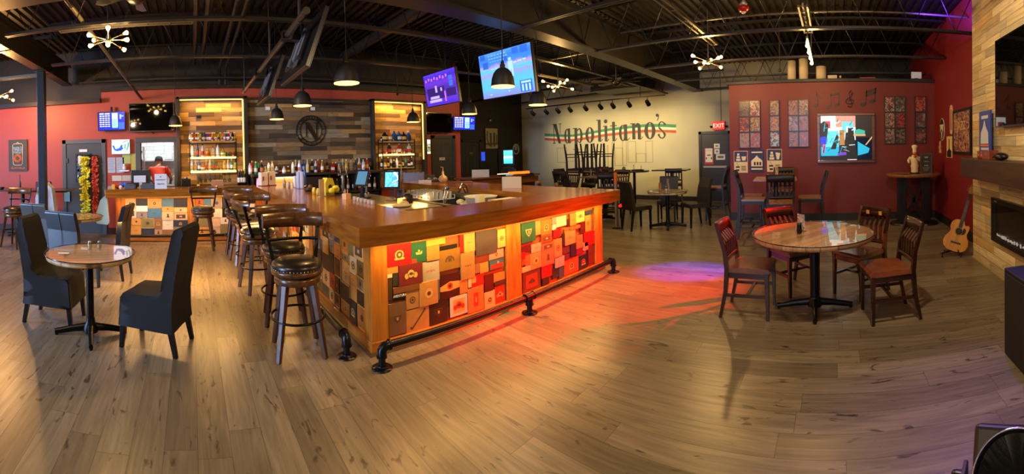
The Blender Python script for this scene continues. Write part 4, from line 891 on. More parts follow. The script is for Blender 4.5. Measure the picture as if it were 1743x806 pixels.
# corner table with its chef statue
t = thing('corner_table', 'round-topped wooden high table in the red corner with thick black legs', 'high table', (8.14, -1.64, 0))
mb = MB(); mb.lathe([(0, 0), (.555, 0), (.555, .05)], (0, 0, 1.0), 56, cap=False); mb.add([(.555*cos(2*pi*k/56), .555*sin(2*pi*k/56), 1.05) for k in range(56)], [tuple(range(56))])
mb.build('table_top', OAK, t)
mb = MB()
for k in (-.24, .24): MB().bb(-.06+k*.2, k-.09, .05, .06+k*.2, k+.09, 1.0).build('leg', mat('0F0E12', .35), t, bevel=.01)
mb = MB().sqt((0, -.2, .1), (0, .2, .9), .06).sqt((0, .2, .1), (0, -.2, .9), .06); mb.build('cross_brace', mat('0F0E12', .35), t)
mb = MB()
for k in (-.24, .24): mb.lathe([(.25, 0), (.25, .03), (.22, .05), (.1, .06)], (k*.2, k, 0), 28)
mb.build('base_disc', mat('0F0E12', .3), t)
for i, yy in enumerate((-1.33, -1.50)):
    mb = MB(); mb.tube([(0, -.07, 0), (0, -.07, .14), (0, .07, .14), (0, .07, .13)], .004, 6); mb.bb(-.03, -.09, 0, .03, .09, .004)
    prop_item('card_holder', f'thin clear card holder on the corner table, {["left", "right"][i]} of the pair', 'card holder', mb, GLASS2, (7.86, yy, 1.05))
t = thing('chef_figurine', 'small white chef figurine with tall hat and raised red spoon holding a chalkboard', 'figurine', (8.02, -1.64, 1.05), 155)
FW = mat('D8C8A8', .45); SK = mat('C88A68', .5)
mb = MB(); mb.lathe([(.09, 0), (.10, .02), (.085, .03)], n=20, mi=1); mb.lathe([(.075, .03), (.07, .1), (.085, .16), (.07, .2), (.085, .26), (.09, .31), (.06, .37), (.03, .39)], n=18); mb.ball((.01, 0, .42), (.04, .04, .048), 2)
mb.build('body', [FW, BLKP, SK], t)
mb = MB(); mb.lathe([(.042, .44), (.04, .50), (.055, .53), (.06, .56), (.04, .585), (0, .59)], n=18); mb.build('chef_hat', mat('E8DCC0', .6), t)
mb = MB(); mb.tube([(0, .085, .33), (.06, .10, .27), (.09, .04, .33)], [.03, .028, .02], 10); mb.tube([(0, -.085, .33), (.05, -.12, .27), (.07, -.10, .22)], [.03, .028, .02], 10); mb.build('arm', FW, t)
mb = MB(); mb.ball((.095, .035, .355), (.03, .03, .035), 0); mb.build('red_spoon', mat('C01C18', .4), t)
mb = MB(); mb.ball((.095, .0, .40), (.012, .02, .012)); mb.bb(.03, -.05, .395, .052, .05, .402); mb.build('moustache', INKB, t)
mb = MB(); mb.bb(-.005, -.11, 0, .01, .11, .40); frame_mb(mb, 'x', -.008, .014, -.115, -.005, .115, .41, .015, 1)
t2 = thing('chalkboard', 'small framed chalkboard with white writing standing beside the chef figurine', 'chalkboard', (7.94, -1.86, 1.05), 165); mb.build('board', [mat('1C2422', .7), mat('3A342C', .5)], t2)
text('VIP', .055, (.0115, 0, .33), (90, 0, 90), mat('C8D0C8', .8), t2); text('~ menu ~', .03, (.0115, 0, .25), (90, 0, 90), mat('C8D0C8', .8), t2); text('today', .035, (.0115, 0, .17), (90, 0, 90), mat('C8D0C8', .8), t2)
for k in range(3): MB().bb(.0105, -.07+.01*k, .12-.03*k, .012, .07-.02*k, .124-.03*k).build('chalk_line', mat('A8B0A8', .8), t2)
# ------------------------------------------------------------------ lamps
SHADE = mat('38332A', .4, .4); SHIN = mat('F0C870', .4, emit=2.6, ecol='FFC860')
def make_pendant():
    t = thing('pendant_lamp', 'x', 'pendant lamp')
    prof = [(.028, .215), (.045, .21), (.075, .19), (.105, .15), (.125, .09), (.132, .03), (.138, .0)]
    MB().lathe(prof, n=32, cap=False).build('lamp_shade', SHADE, t)
    MB().lathe([(p[0]-.006, p[1]-.004) for p in prof][::-1]+[(0, .205)], n=32, cap=False).build('shade_lining', SHIN, t)
    MB().lathe([(.03, .205), (.03, .25), (.02, .26), (.02, .285), (.008, .30)], n=16).build('socket_cap', SHADE, t)
    MB().tube([(0, 0, .29), (0, 0, 1.84)], .006, 6).build('cord', mat('0F0E0C', .6), t)
    MB().ball((0, 0, .06), (.035, .035, .045)).build('bulb', BULB, t)
    return t
pn = make_pendant()
PL = [(1.6, 3.96, 2.40, 'largest black dome pendant, first over the stool side of the bar'), (1.6, 5.68, 2.38, 'black dome pendant second over the stool side of the bar'), (1.6, 7.49, 2.36, 'black dome pendant third over the stool side, before the dark cladding'),
      (-.31, 8.15, 2.32, 'black dome pendant beside the blank television at the left'), (4.5, 7.43, 2.33, 'black dome pendant in front of the right bottle alcove'), (4.56, 5.60, 2.33, 'black dome pendant just below the violet television'),
      (3.2, 3.32, 2.38, 'black dome pendant hanging in front of the large blue television'), (4.5, 3.94, 2.32, 'black dome pendant right of the large blue television')]
for i, (x, y, z, lb) in enumerate(PL):
    o = pn if i == 0 else dup(pn)
    o.location = (x, y, z); o['label'] = lb; o['group'] = 'dome pendants over the bar'
    lamp('pendant_light', 'SPOT', (x, y, z+.02), 34, 'FFC878', .05, aim=(x, y, 0), angle=120, blend=.4)
def chandelier(label, x, y, z, R=.28, n=8, seed=0, e=40, ceil=4.15, flat=.25, col='FFC878'):
    t = thing('bulb_chandelier', label, 'chandelier', (x, y, z), group='chandeliers of bare bulbs')
    rnd = random.Random(seed)
    MB().lathe([(0, -.05), (.035, -.04), (.04, .0), (.03, .05), (.012, .08)], n=16).tube([(0, 0, .05), (0, 0, ceil-z)], .012, 8).build('stem', GALV, t)
    for k in range(n):
        a = 2*pi*k/n+.3*rnd.random(); rr = R*(1 if k % 2 else .72); zz = flat*R*(1 if k % 3 == 0 else -.8 if k % 3 == 1 else .1)
        p = Vector((rr*cos(a), rr*sin(a), zz)); d = p.normalized()
        ar = MB().tube([(0, 0, 0), p*.85], .006, 6).build('arm', GALV, t)
        MB().tube([p*.82, p*.95], .016, 8).build('socket', BRASS, ar)
        b = MB(); b.tube([p*.95, p*.97+d*.02, p+d*.045, p+d*.06], [.012, .022, .03, .012], 10); b.build('bulb', BULB, ar)
    lamp('chandelier_light', 'POINT', (x, y, z-.12), e, col, .05)
    return t
chandelier('chandelier of bare bulbs over the tables at the left', -1.03, 5.1, 3.20, seed=1, e=60)
chandelier('chandelier of bare bulbs at the far left by the red wall', -3.65, 7.2, 2.98, seed=2, e=130, R=.3, col='FFB868')
chandelier('chandelier of bare bulbs beside the large blue television', 7.4, 5.85, 3.17, seed=3, e=60, R=.33)
chandelier('chandelier of bare bulbs in front of the partition and cream wall', 7.0, 2.17, 3.20, seed=4, e=70, R=.28)
t = thing('bulb_bar', 'row of four bare bulbs on a short bar above the partition', 'bar of bulbs', (6.9, .36, 3.26))
MB().bb(-.75, -.015, .02, .75, .015, .05).tube([(-.6, 0, .04), (-.6, 0, .9)], .01).tube([(.6, 0, .04), (.6, 0, .9)], .01).build('bar', GALV, t)
for k in range(4):
    b = MB().tube([(-.66+.44*k, 0, .02), (-.66+.44*k, 0, -.03), (-.66+.44*k, 0, -.08), (-.66+.44*k, 0, -.10)], [.015, .022, .032, .014], 10); b.build('bulb', BULB, t)
lamp('bulb_bar_light', 'POINT', (6.9, .36, 3.05), 45, 'FFC878', .05)
# two unseen chandeliers, added as fill light for the foreground
chandelier('added fill chandelier of bare bulbs above the view, right one', 2.5, -.35, 3.3, seed=5, e=120, col='FFDCAC')
chandelier('added fill chandelier of bare bulbs behind the camera, left one', -2.3, 1.2, 3.2, seed=6, e=130, col='FFE2BC')
# track lights on the cream wall
t = thing('track_light', 'black lighting track with nine small spot heads above the wall lettering', 'track light', (0, 0, 0))
MB().bb(9.48, 4.1, 3.00, 9.52, 8.8, 3.03).build('track', BLKM, t)
MB().tube([(9.5, 4.8, 3.03), (9.5, 4.8, 4.16)], .008).build('hanger', BLKM, t); MB().tube([(9.5, 8.2, 3.03), (9.5, 8.2, 4.16)], .008).build('hanger', BLKM, t)
for i, yy in enumerate((8.55, 8.0, 7.55, 7.1, 6.55, 6.05, 5.65, 5.15, 4.6)):
    h = MB().tube([(9.5, yy, 3.0), (9.5, yy, 2.90)], .012).build('spot_stem', BLKM, t)
    b = MB(); dv = Vector((.75, 0, -.5)).normalized(); p = Vector((9.5, yy, 2.86)); b.tube([p-dv*.08, p-dv*.05, p+dv*.09, p+dv*.10], [.025, .052, .06, .06], 14); b.build('spot_head', BLKP, h)
    MB().tube([p+dv*.101, p+dv*.104], [.05, .05], 14).build('lens', mat('FFE0A0', .3, emit=6 if i == 4 else 1.5), h)
    if i % 2 == 0: lamp('track_spot', 'SPOT', tuple(p+dv*.14), 85, 'FFE2A8', .03, aim=(11.66, yy-.1, 1.9), angle=84, blend=.8)
# ------------------------------------------------------------------ televisions
def tv(label, loc, rz, w, h, screen, tilt=0, mount=None, name='television', depth=.05, parts=None):
    """screen looks along local +X"""
    t = thing(name, label, 'television', loc, rz); t.rotation_euler = (0, radians(tilt), radians(rz))
    mb = MB(); mb.bb(-depth, -w/2, -h/2, 0, w/2, h/2); mb.bb(-depth-.03, -w*.3, -h*.32, -depth, w*.3, h*.2)
    mb.build('housing', mat('101113', .3), t, bevel=.006)
    mb = MB(); frame_mb(mb, 'x', -.001, .004, -w/2, -h/2, w/2, h/2, .014); mb.build('bezel', mat('08090A', .25), t)
    MB().bb(0, -w/2+.014, -h/2+.014, .0015, w/2-.014, h/2-.014).build('screen', screen, t)
    for i, (m_, rects) in enumerate(parts or []):
        mb = MB()
        for (u0, v0, u1, v1) in rects: mb.bb(.0015, w*(u0-.5), h*(v0-.5), .0028+.0004*i, w*(u1-.5), h*(v1-.5))
        mb.build('screen_picture', m_, t)
    if mount: 
        mb = MB(); mb.X = (Matrix.Translation(loc) @ t.rotation_euler.to_matrix().to_4x4()).inverted(); mount(mb); mb.build('mount', BLKM, t)
    return t
def E_(c, k=1.6): return mat(c, .4, emit=k*.78)
def emix(key, stops, axis, k):
    if key in MATS: return MATS[key]
    m, t, p = newmat(key)
    tc = N(t, 'ShaderNodeTexCoord'); sp = N(t, 'ShaderNodeSeparateXYZ'); no = N(t, 'ShaderNodeTexNoise'); no.inputs['Scale'].default_value = 7; no.inputs['Detail'].default_value = 3
    t.links.new(tc.outputs['Generated'], sp.inputs[0]); t.links.new(tc.outputs['Generated'], no.inputs['Vector'])
    r = N(t, 'ShaderNodeValToRGB'); el = r.color_ramp.elements
    while len(el) < len(stops): el.new(.5)
    for i, (q, c) in enumerate(stops): el[i].position = q; el[i].color = (*rgb(c), 1)
    t.links.new(mth(t, 'ADD', sp.outputs['xyz'.index(axis)], mth(t, 'MULTIPLY', mth(t, 'SUBTRACT', no.outputs['Fac'], .5), .16)), r.inputs[0])
    p.inputs['Base Color'].default_value = (.01, .01, .012, 1); p.inputs['Roughness'].default_value = .25
    t.links.new(r.outputs[0], p.inputs['Emission Color']); p.inputs['Emission Strength'].default_value = k
    return m
S1 = emix('screen_blue', [(0, '7A7CD8'), (.25, '4CB0D8'), (.42, '58A8D0'), (.52, '9088DC'), (.6, '3CB8DC'), (.68, 'A886DC'), (.74, '3A7CE0'), (.9, '3270DC'), (1, '4A8CE6')], 'z', 1.0)
tv('large television with a bright blue baseball picture hanging over the bar', (4.28, 4.38, 2.84), 180, 1.14, .72, S1, tilt=8,
   mount=lambda mb: mb.tube([(4.4, 4.38, 2.9), (4.4, 4.38, 4.16)], .022).bb(4.33, 4.1, 2.75, 4.37, 4.66, 2.95),
   parts=[(E_('6AA8EC', .95), [(.20+.06*i, .90, .24+.06*i, .93) for i in range(6)]+[(.20+.055*i, .84, .24+.055*i, .87) for i in range(7)]+[(.22+.05*i, .78, .25+.05*i, .80) for i in range(7)]), (E_('2A64D0', .9), [(.08, .66, .19, .80), (.04, .86, .14, .97), (.66, .84, .77, .97), (.80, .83, .93, .97), (.74, .04, .95, .28), (.50, .74, .56, .84)]), (E_('9AC4F0', 1), [(.76, .22, .93, .26), (.77, .06, .80, .2), (.83, .06, .86, .2), (.89, .06, .92, .2), (.66, .66, .72, .69), (.74, .67, .81, .70), (.83, .68, .89, .71), (.24, .62, .30, .64), (.32, .62, .35, .65), (.57, .40, .60, .54), (.62, .40, .65, .56), (.565, .54, .65, .72), (.58, .73, .63, .79), (.16, .08, .2, .10), (.52, .10, .55, .12)])])
S2 = emix('screen_violet', [(0, '4A28C8'), (.3, '6A3AD8'), (.5, '4A2AA8'), (.7, '6A34D0'), (.85, '3A28C0'), (1, '5A38E8')], 'z', .8)
tv('smaller television with a violet game picture hanging over the bar', (4.38, 6.22, 2.87), 180, 1.05, .64, S2, tilt=9,
   mount=lambda mb: mb.tube([(4.5, 6.22, 2.9), (4.5, 6.22, 4.16)], .02).bb(4.43, 6.0, 2.8, 4.47, 6.44, 2.96),
   parts=[(E_('3A2070', .6), [(.08, .2, .62, .55), (.66, .22, .94, .45)]), (E_('C060C8', .9), [(.06+.09*i, .76+.03*(i % 2), .11+.09*i, .84+.03*(i % 2)) for i in range(8)]+[(.60, .1, .64, .4)]), (E_('B8A0E8', .9), [(.12, .12, .5, .2), (.16, .22, .44, .3), (.34, .4, .40, .6), (.5, .42, .55, .52)]), (E_('3A6AE0', .9), [(.78, .5, .88, .66), (.78, .68, .88, .8)])])
for nm, yy, xx, ti in (('nearer', 4.35, 1.22, 20), ('farther', 6.25, 1.22, 20)):
    t = tv(f'switched-off television on the overhead pole seen from behind, {nm} one', (xx+.04, yy, 2.82), 0, 1.12 if nm == 'nearer' else 1.05, .66, mat('050608', .1), tilt=ti)
    mb = MB().bb(-.085, -.2, -.13, -.08, .2, .13).bb(-.1, -.13, -.2, -.08, -.09, .2).bb(-.1, .09, -.2, -.08, .13, .2); mb.build('bracket', GREYD, t)
    MB().bb(-.084, -.3, -.28, -.081, -.1, -.2).bb(-.084, .25, -.2, -.081, .33, -.05).build('vent_panel', mat('34363A', .5), t)
t = thing('television_pole', 'long pole under the ceiling carrying two televisions seen from behind', 'pole', (1.06, 0, 2.98))
MB().tube([(0, 3.55, 0), (0, 8.1, 0)], .036, 14).build('pole', mat('3A3833', .35, .7), t)
for yy in (3.8, 5.3, 7.9):
    MB().tube([(0, yy, 0), (0, yy, 1.18)], .016).tube([(0, yy, -.045), (0, yy, .045)], .02).build('hanger', STEELB, t)
for yy in (4.35, 6.25): MB().bb(-.05, yy-.05, -.05, .15, yy+.05, .05).build('clamp', BLKM, t)
SB = emix('screen_board', [(0, '0A28D8'), (.5, '0A1CC8'), (1, '1030E8')], 'z', 1.1)
sp_ = [(E_('D8E4FF', 1.1), [(.07, .86, .22, .93), (.26, .86, .44, .92)]+[(.07+.1*i, .2+.11*j, .14+.1*i, .25+.11*j) for i in range(4) for j in range(6)]), (E_('A8D8E8', 1), [(.52, .15, .73, .92)]), (E_('3A9AC8', 1), [(.54, .12+.07*j, .71, .16+.07*j) for j in range(7)]), (E_('8AA8F8', 1), [(.8, .6, .86, .84), (.86, .72, .94, .78)]), (E_('2A5AE0', 1), [(.76, .06, .96, .42)])]
sp_ = [(m_, [(1-u1, v0, 1-u0, v1) for (u0, v0, u1, v1) in rr]) for m_, rr in sp_]
def mirror_(p): return p
tv('small television with a bright blue schedule on the left red wall', (-1.70, 8.60, 2.50), -90, .60, .41, SB, tilt=4, parts=[(m_, [(1-u1, v0, 1-u0, v1) for (u0, v0, u1, v1) in rr]) for m_, rr in sp_], mount=lambda mb: mb.bb(-1.76, 8.64, 2.45, -1.64, 8.76, 2.55).bb(-1.73, 8.66, 2.7, -1.69, 8.7, 2.82))
tv('small television with a blue schedule behind a pendant at the end of the bar', (6.74, 8.50, 2.44), -100, .66, .37, SB, tilt=5, parts=[(m_, [(1-u1, v0, 1-u0, v1) for (u0, v0, u1, v1) in rr]) for m_, rr in sp_], mount=lambda mb: mb.bb(6.7, 8.54, 2.4, 6.78, 8.76, 2.48))
tv('large blank television on the left red wall above the kitchen hatch', (-.84, 8.62, 2.56), -90, .96, .62, mat('050607', .03), mount=lambda mb: mb.bb(-.95, 8.67, 2.45, -.73, 8.76, 2.65).tube([(-.84, 8.7, 2.25), (-.80, 8.72, 2.2)], .01))
tv('large blank television beside the right bottle alcove', (5.98, 8.62, 2.44), -90, .86, .52, mat('050506', .03), mount=lambda mb: mb.bb(5.88, 8.67, 2.35, 6.08, 8.76, 2.55))
tv('large blank television on the pallet-board chimney above the mantel', (3.62, -1.86, 2.34), 90, 1.55, 1.02, mat('050508', .03), mount=lambda mb: mb.bb(3.5, -1.95, 2.2, 3.74, -1.9, 2.5), parts=[(E_('1C5A78', .8), [])])
def litsign(label, x, z, w, h, y=8.74, seed=0, cols=('E8F4FF', 'F4FAFF', 'FFFFFF', '2A60C8', '2AA0A0')):
    t = thing('illuminated_sign', label, 'sign', (x, y, z)); MB().bb(-w/2, -.05, -h/2, w/2, .02, h/2).build('box', mat('C8CCD0', .5), t)
    MB().bb(-w/2+.01, -.054, -h/2+.01, w/2-.01, -.05, h/2-.01).build('face', mat('F2F6FA', .4, emit=.85), t); return t
t = litsign('bright white lit sign with blue swirls under the blue schedule television', -1.525, 1.935, .40, .32)
mb = MB(); mb.tube([(-.17, -.056, .03), (-.12, -.056, -.07), (-.03, -.056, -.05), (.0, -.056, -.02), (.03, -.056, .04)], .024, 6, sq=.1).tube([(-.1, -.056, -.08), (0, -.056, -.07), (.05, -.056, -.02)], .02, 6); mb.build('blue_swirl', E_('1A5AC8', .8), t)
mb = MB(); mb.tube([(.1, -.056, .06), (.09, -.056, -.04), (.13, -.056, -.08), (.16, -.056, .0), (.17, -.056, .1)], .016, 6); mb.build('green_swirl', E_('1AA08A', .7), t)
mb = MB(); mb.tube([(.05, -.056, .10), (.12, -.056, .125), (.18, -.056, .12)], .012, 6); mb.build('red_stroke', E_('D87A80', .8), t)
t = litsign('white lit sign with black and green picture right of the right alcove', 5.65, 1.82, .24, .38)
MB().bb(-.11, -.056, -.14, .11, -.054, .08).build('picture', pic(21, ['10140C', 'E8F0E0', '182010', 'C8E070', '0C0E0A'], 14, emit=.6), t)
# wall lettering with flag stripes
LX = 11.66
LET = mat('3A3C38', .7); LETN = [mat('2E302E', .7)]
lw = thing('wall_lettering', "large dark painted lettering over green, white and red stripes on the cream wall", 'lettering', (0, 0, 0))
sg = [(9.92, 2.32, 2.21), (9.03, 2.24, 2.15), (8.6, 2.22, 2.14), (8.04, 2.27, 2.185), (7.24, 2.36, 2.27), (6.31, 2.42, 2.33), (5.72, 2.45, 2.35), (5.16, 2.43, 2.33), (4.69, 2.39, 2.29)]
sr = [(9.92, 2.15, 2.06), (9.03, 2.07, 1.98), (8.6, 2.06, 1.98), (8.04, 2.11, 2.02), (7.24, 2.19, 2.10), (6.31, 2.25, 2.16), (5.72, 2.27, 2.18), (5.16, 2.24, 2.16), (4.69, 2.21, 2.12)]
def stripe(name, pts, m, x0):
    f = [(y, a) for y, a, b in pts]+[(y, b) for y, a, b in pts[::-1]]
    mb = MB()
    for i in range(len(pts)-1): mb.prism([(pts[i][0], pts[i][1]), (pts[i+1][0], pts[i+1][1]), (pts[i+1][0], pts[i+1][2]), (pts[i][0], pts[i][2])], 'x', x0, 11.6798)
    mb.build(name, m, lw)
stripe('green_stripe', sg, mat('3E8060', .7), 11.676); stripe('red_stripe', sr, mat('B84838', .7), 11.676)
stripe('white_stripe', [(a[0], a[2], b[1]) for a, b in zip(sg, sr)], mat('DCD4B0', .7), 11.677)
def bow(cx, cz, rx, rz_, k=.42, kz=.88, a0=0, a1=2*pi, n=24):       # thick-sided oval ring, didone style
    out = []
    for i in range(n):
        t0, t1 = a0+(a1-a0)*i/n, a0+(a1-a0)*(i+1)/n
        out.append([(cx+rx*cos(t0), cz+rz_*sin(t0)), (cx+rx*cos(t1), cz+rz_*sin(t1)), (cx+rx*k*cos(t1), cz+rz_*kz*sin(t1)), (cx+rx*k*cos(t0), cz+rz_*kz*sin(t0))])
    return out
def R_(a, b, c, d): return [(a, b), (c, b), (c, d), (a, d)]
X = .53                                                     # x-height
def hook(x, w=.13, z=0): return [[(x-w, z+.0), (x-.02, z-.015), (x+.07, z+.07), (x+.055, z+.085), (x-.01, z+.02), (x-.04, z+.06), (x-w, z+.05)]]
G = {
 'N': (.52, [[(.03, .73), (.20, .73), (.40, 0), (.285, 0), (.10, .60)], R_(.055, 0, .08, .70), R_(0, 0, .14, .025), R_(.385, .0, .405, .73) and R_(.37, .35, .39, .73), R_(.31, .705, .45, .73), R_(.0, .705, .2, .73)]),
 'a': (.36, bow(.13, .25, .135, .27, .35, .9)+[R_(.17, .0, .28, X)]+hook(.30)),
 'p': (.40, [R_(.05, -.23, .165, X), R_(-.02, -.25, .22, -.225), R_(-.02, X-.03, .06, X)]+bow(.245, .25, .14, .27, .35, .9, -pi/2*1.05, pi/2*1.05, 14)+[[(.15, .45), (.26, .52), (.26, .49), (.16, .40)], [(.15, .06), (.26, -.02), (.26, .01), (.16, .1)]]),
 'o': (.36, bow(.18, .255, .18, .275, .36, .9)),
 'l': (.21, [R_(.06, .05, .165, .75), R_(.0, .72, .07, .75)]+hook(.175, .115)),
 'i': (.22, [R_(.05, .05, .155, X), R_(-.01, X-.03, .06, X), disc((.10, .68), .068, 18)]+hook(.165, .115)),
 't': (.26, [R_(.06, .05, .165, .65), R_(-.02, X-.03, .24, X)]+hook(.175, .115)),
 'n': (.44, [R_(.04, 0, .15, X), R_(-.03, X-.03, .05, X), R_(.24, .05, .35, .42)]+bow(.245, .40, .105, .13, .05, .75, 0, pi, 12)+hook(.36, .12)),
 "'": (.14, [disc((.06, .69), .05, 16)]+bow(.03, .66, .085, .15, .75, .85, -pi*.42, pi*.12, 8)),
 's': (.32, bow(.16, .39, .13, .14, .62, .8, pi*.1, pi*1.0, 14)+bow(.16, .125, .14, .145, .6, .8, -pi*.95, pi*.02, 14)+[[(.03, .40), (.09, .34), (.295, .14), (.30, .1), (.22, .10), (.20, .17), (.05, .30)], disc((.27, .44), .035, 10), disc((.045, .10), .04, 10)]),
}
Y0s = [9.53, 8.98, 8.58, 8.06, 7.60, 7.32, 7.03, 6.71, 6.26, 5.78, 5.38, 5.32]
Y1s = [9.04, 8.65, 8.17, 7.70, 7.38, 7.11, 6.78, 6.32, 5.82, 5.39, 5.24, 5.02]
cols_ = ['24261F', '2A2C26', '2A2C28', '30342E', '2C302C', '34383A', '40443E', '4A4C48', '4A4E4A', '5A605A', '6A7A74', '6A726A']
for ch, y0, y1, zc, cc in zip("Napolitano's", Y0s, Y1s, (1.92, 1.92, 1.92, 1.92, 1.935, 1.935, 1.935, 1.94, 1.965, 1.975, 2.02, 1.98), cols_):
    wd, polys = G[ch]; s = (y0-y1)/wd; mb = MB()
    for i, p in enumerate(polys): mb.prism([(y0-u*s, zc+v) for u, v in p], 'x', 11.668-.0001*i, 11.6765)
    mb.build('painted_letter', mat('34372F', .7), lw)
# faint line drawing of a town under the lettering
mb = MB(); LN = mat('6E6A54', .8)
for y0, y1, z0, z1 in ((9.35, 8.9, 1.2, 1.75), (8.9, 8.2, 1.25, 1.5), (7.2, 7.15, .9, 1.8), (6.9, 6.6, 1.1, 1.7), (6.6, 6.45, 1.1, 1.95), (6.4, 6.1, 1.2, 2.0 - .1), (6.1, 5.75, 1.2, 1.5), (5.75, 5.5, 1.2, 1.9), (7.5, 7.2, 1.4, 1.42), (7.0, 6.9, 1.0, 1.9)):
    frame_mb(mb, 'x', 11.677, 11.6795, min(y0, y1), z0, max(y0, y1), z1, .012)
mb.build('line_mural', LN, lw)
# exit sign, horn, things on the walls
t = thing('exit_sign', 'red lit exit sign with two lamp heads above the dark door', 'exit sign', (11.6, 3.30, 2.30)); MB().bb(-.03, -.19, -.13, .05, .19, .13).build('housing', mat('C82018', .4), t, bevel=.01); MB().bb(-.034, -.175, -.115, -.03, .175, .115).build('face', mat('E81A14', .4, emit=1.6), t)
text('EXIT', .17, (-.036, 0, -.005), FACE_X, mat('FF9080', .4, emit=2), t)
for s in (-1, 1): MB().lathe([(.0, -.03), (.035, -.03), (.05, .02), (.05, .03)], (0, .23*s, -.03), n=14).build('lamp_head', BLKP, t)
tpipe('conduit_pipe', 'thin grey conduit running up the cream wall above the exit sign', [(11.66, 3.25, 2.44), (11.66, 3.25, 4.2)], .012, mat('8A8468', .5, .3))
t = thing('fire_horn', 'red round fire alarm strobe under the ceiling at the top of the photograph', 'alarm', (5.90, 1.27, 3.70)); MB().lathe([(0, -.05), (.05, -.045), (.08, -.01), (.085, .02), (.04, .05)], n=20).build('horn', mat('B01818', .35), t); MB().lathe([(0, -.07), (.03, -.065), (.035, -.045)], n=14).build('strobe', mat('E0D8D0', .2), t); MB().lathe([(.04, .05), (.06, .07), (.02, .12), (.01, .5)], n=14).build('mount', mat('B8B0A0', .4, .5), t)
# ------------------------------------------------------------------ pictures on the red partition
FRB = mat('0E0D10', .35)
def framed(label, X0, ys, zs, seed, cols, group=None):
    """grid of record covers in black frames on the partition; ys left to right, zs top to bottom"""
    t = thing('framed_covers', label, 'framed pictures', (0, 0, 0), group=group)
    fb = MB()
    for i in range(len(ys)-1):
        for j in range(len(zs)-1):
            frame_mb(fb, 'x', 8.735, 8.78, ys[i+1], zs[j+1], ys[i], zs[j], .014)
    fb.build('frame', FRB, t)
    k = 0
    for j in range(len(zs)-1):
        for i in range(len(ys)-1):
            y0, y1, z0, z1 = ys[i+1]+.014, ys[i]-.014, zs[j+1]+.014, zs[j]-.014
            c = cols[k % len(cols)]
            MB().bb(8.75, y0, z0, 8.778, y1, z1).build('cover', pic(seed*10+k, c, 9, .3, dim=.55), t); k += 1
    return t
O_ = ['B86A30', '8A4A24', 'D89048', '5A3420', 'A8805A']
framed('six food pictures in black frames, leftmost group on the partition', 0, (2.03, 1.79, 1.55), (2.665, 2.31, 1.965, 1.61), 4, [['5A5450', '8A6A50', '3A3634', 'A87048'], ['B85028', 'D8D0C0', 'A03C20', '5A6058'], ['C83A20', '5A4A40', 'D85A2A', 'E0D0B8'], ['6A5A48', 'D8A830', '8A6A40', 'E0D8C8'], ['C86A48', 'A8B0C8', 'D89070', '7A6A78'], ['A85A40', 'B0A8C0', 'C84838', 'D8A890']])
framed('single column of three food pictures, second group on the partition', 0, (1.345, 1.13), (2.66, 2.315, 1.965, 1.63), 5, [['B88A48', '8A5A30', 'D8B870', '6A4A2A'], ['D89830', 'A8602A', 'E0B048', '5A3A20'], ['C86048', 'D8E0D8', '3A5A6A', 'B8B8A8']])
framed('six glossy orange pictures in black frames left of the wide framed screen', 0, (.94, .72, .50), (2.655, 2.31, 1.965, 1.62), 6, [O_, ['C8883A', '5A4A58', 'D8A050', '8A7AA8'], ['C8A030', '7A5A20', 'A890D8', 'D8B848'], ['A86038', '9A84D0', 'B87048', '7A4A30'], ['9A5A34', 'C87840', '7A4428', 'B0A090'], ['B84838', '8A7AC0', 'C85A48', 'D88A60']])
framed('six red music covers in black frames, right of the wide framed screen', 0, (-1.13, -1.36, -1.59), (2.715, 2.36, 2.01, 1.665), 7, [['B82028', 'D8C8C8', '3A2428', 'C83038'], ['8A8478', '3A3838', 'A89C90', '54504C'], ['A83038', 'C8B0A8', '6A3A40', 'D84848'], ['C81E28', '3A3038', 'E04048', '7A5A60'], ['A07068', '2A3038', 'C8A098', '5A4A50'], ['6A6458', '2C2A2C', '9A8A7C', '443E3E']])
framed('single column of three red music covers nearest the corner', 0, (-1.80, -2.05), (2.72, 2.37, 2.02, 1.675), 8, [['B84030', 'D88868', 'A82A28', '5A2A28'], ['4A5068', '8A3038', '6A7088', 'B0A0A0'], ['8A3038', '3A4058', 'B87068', '5A3038']])
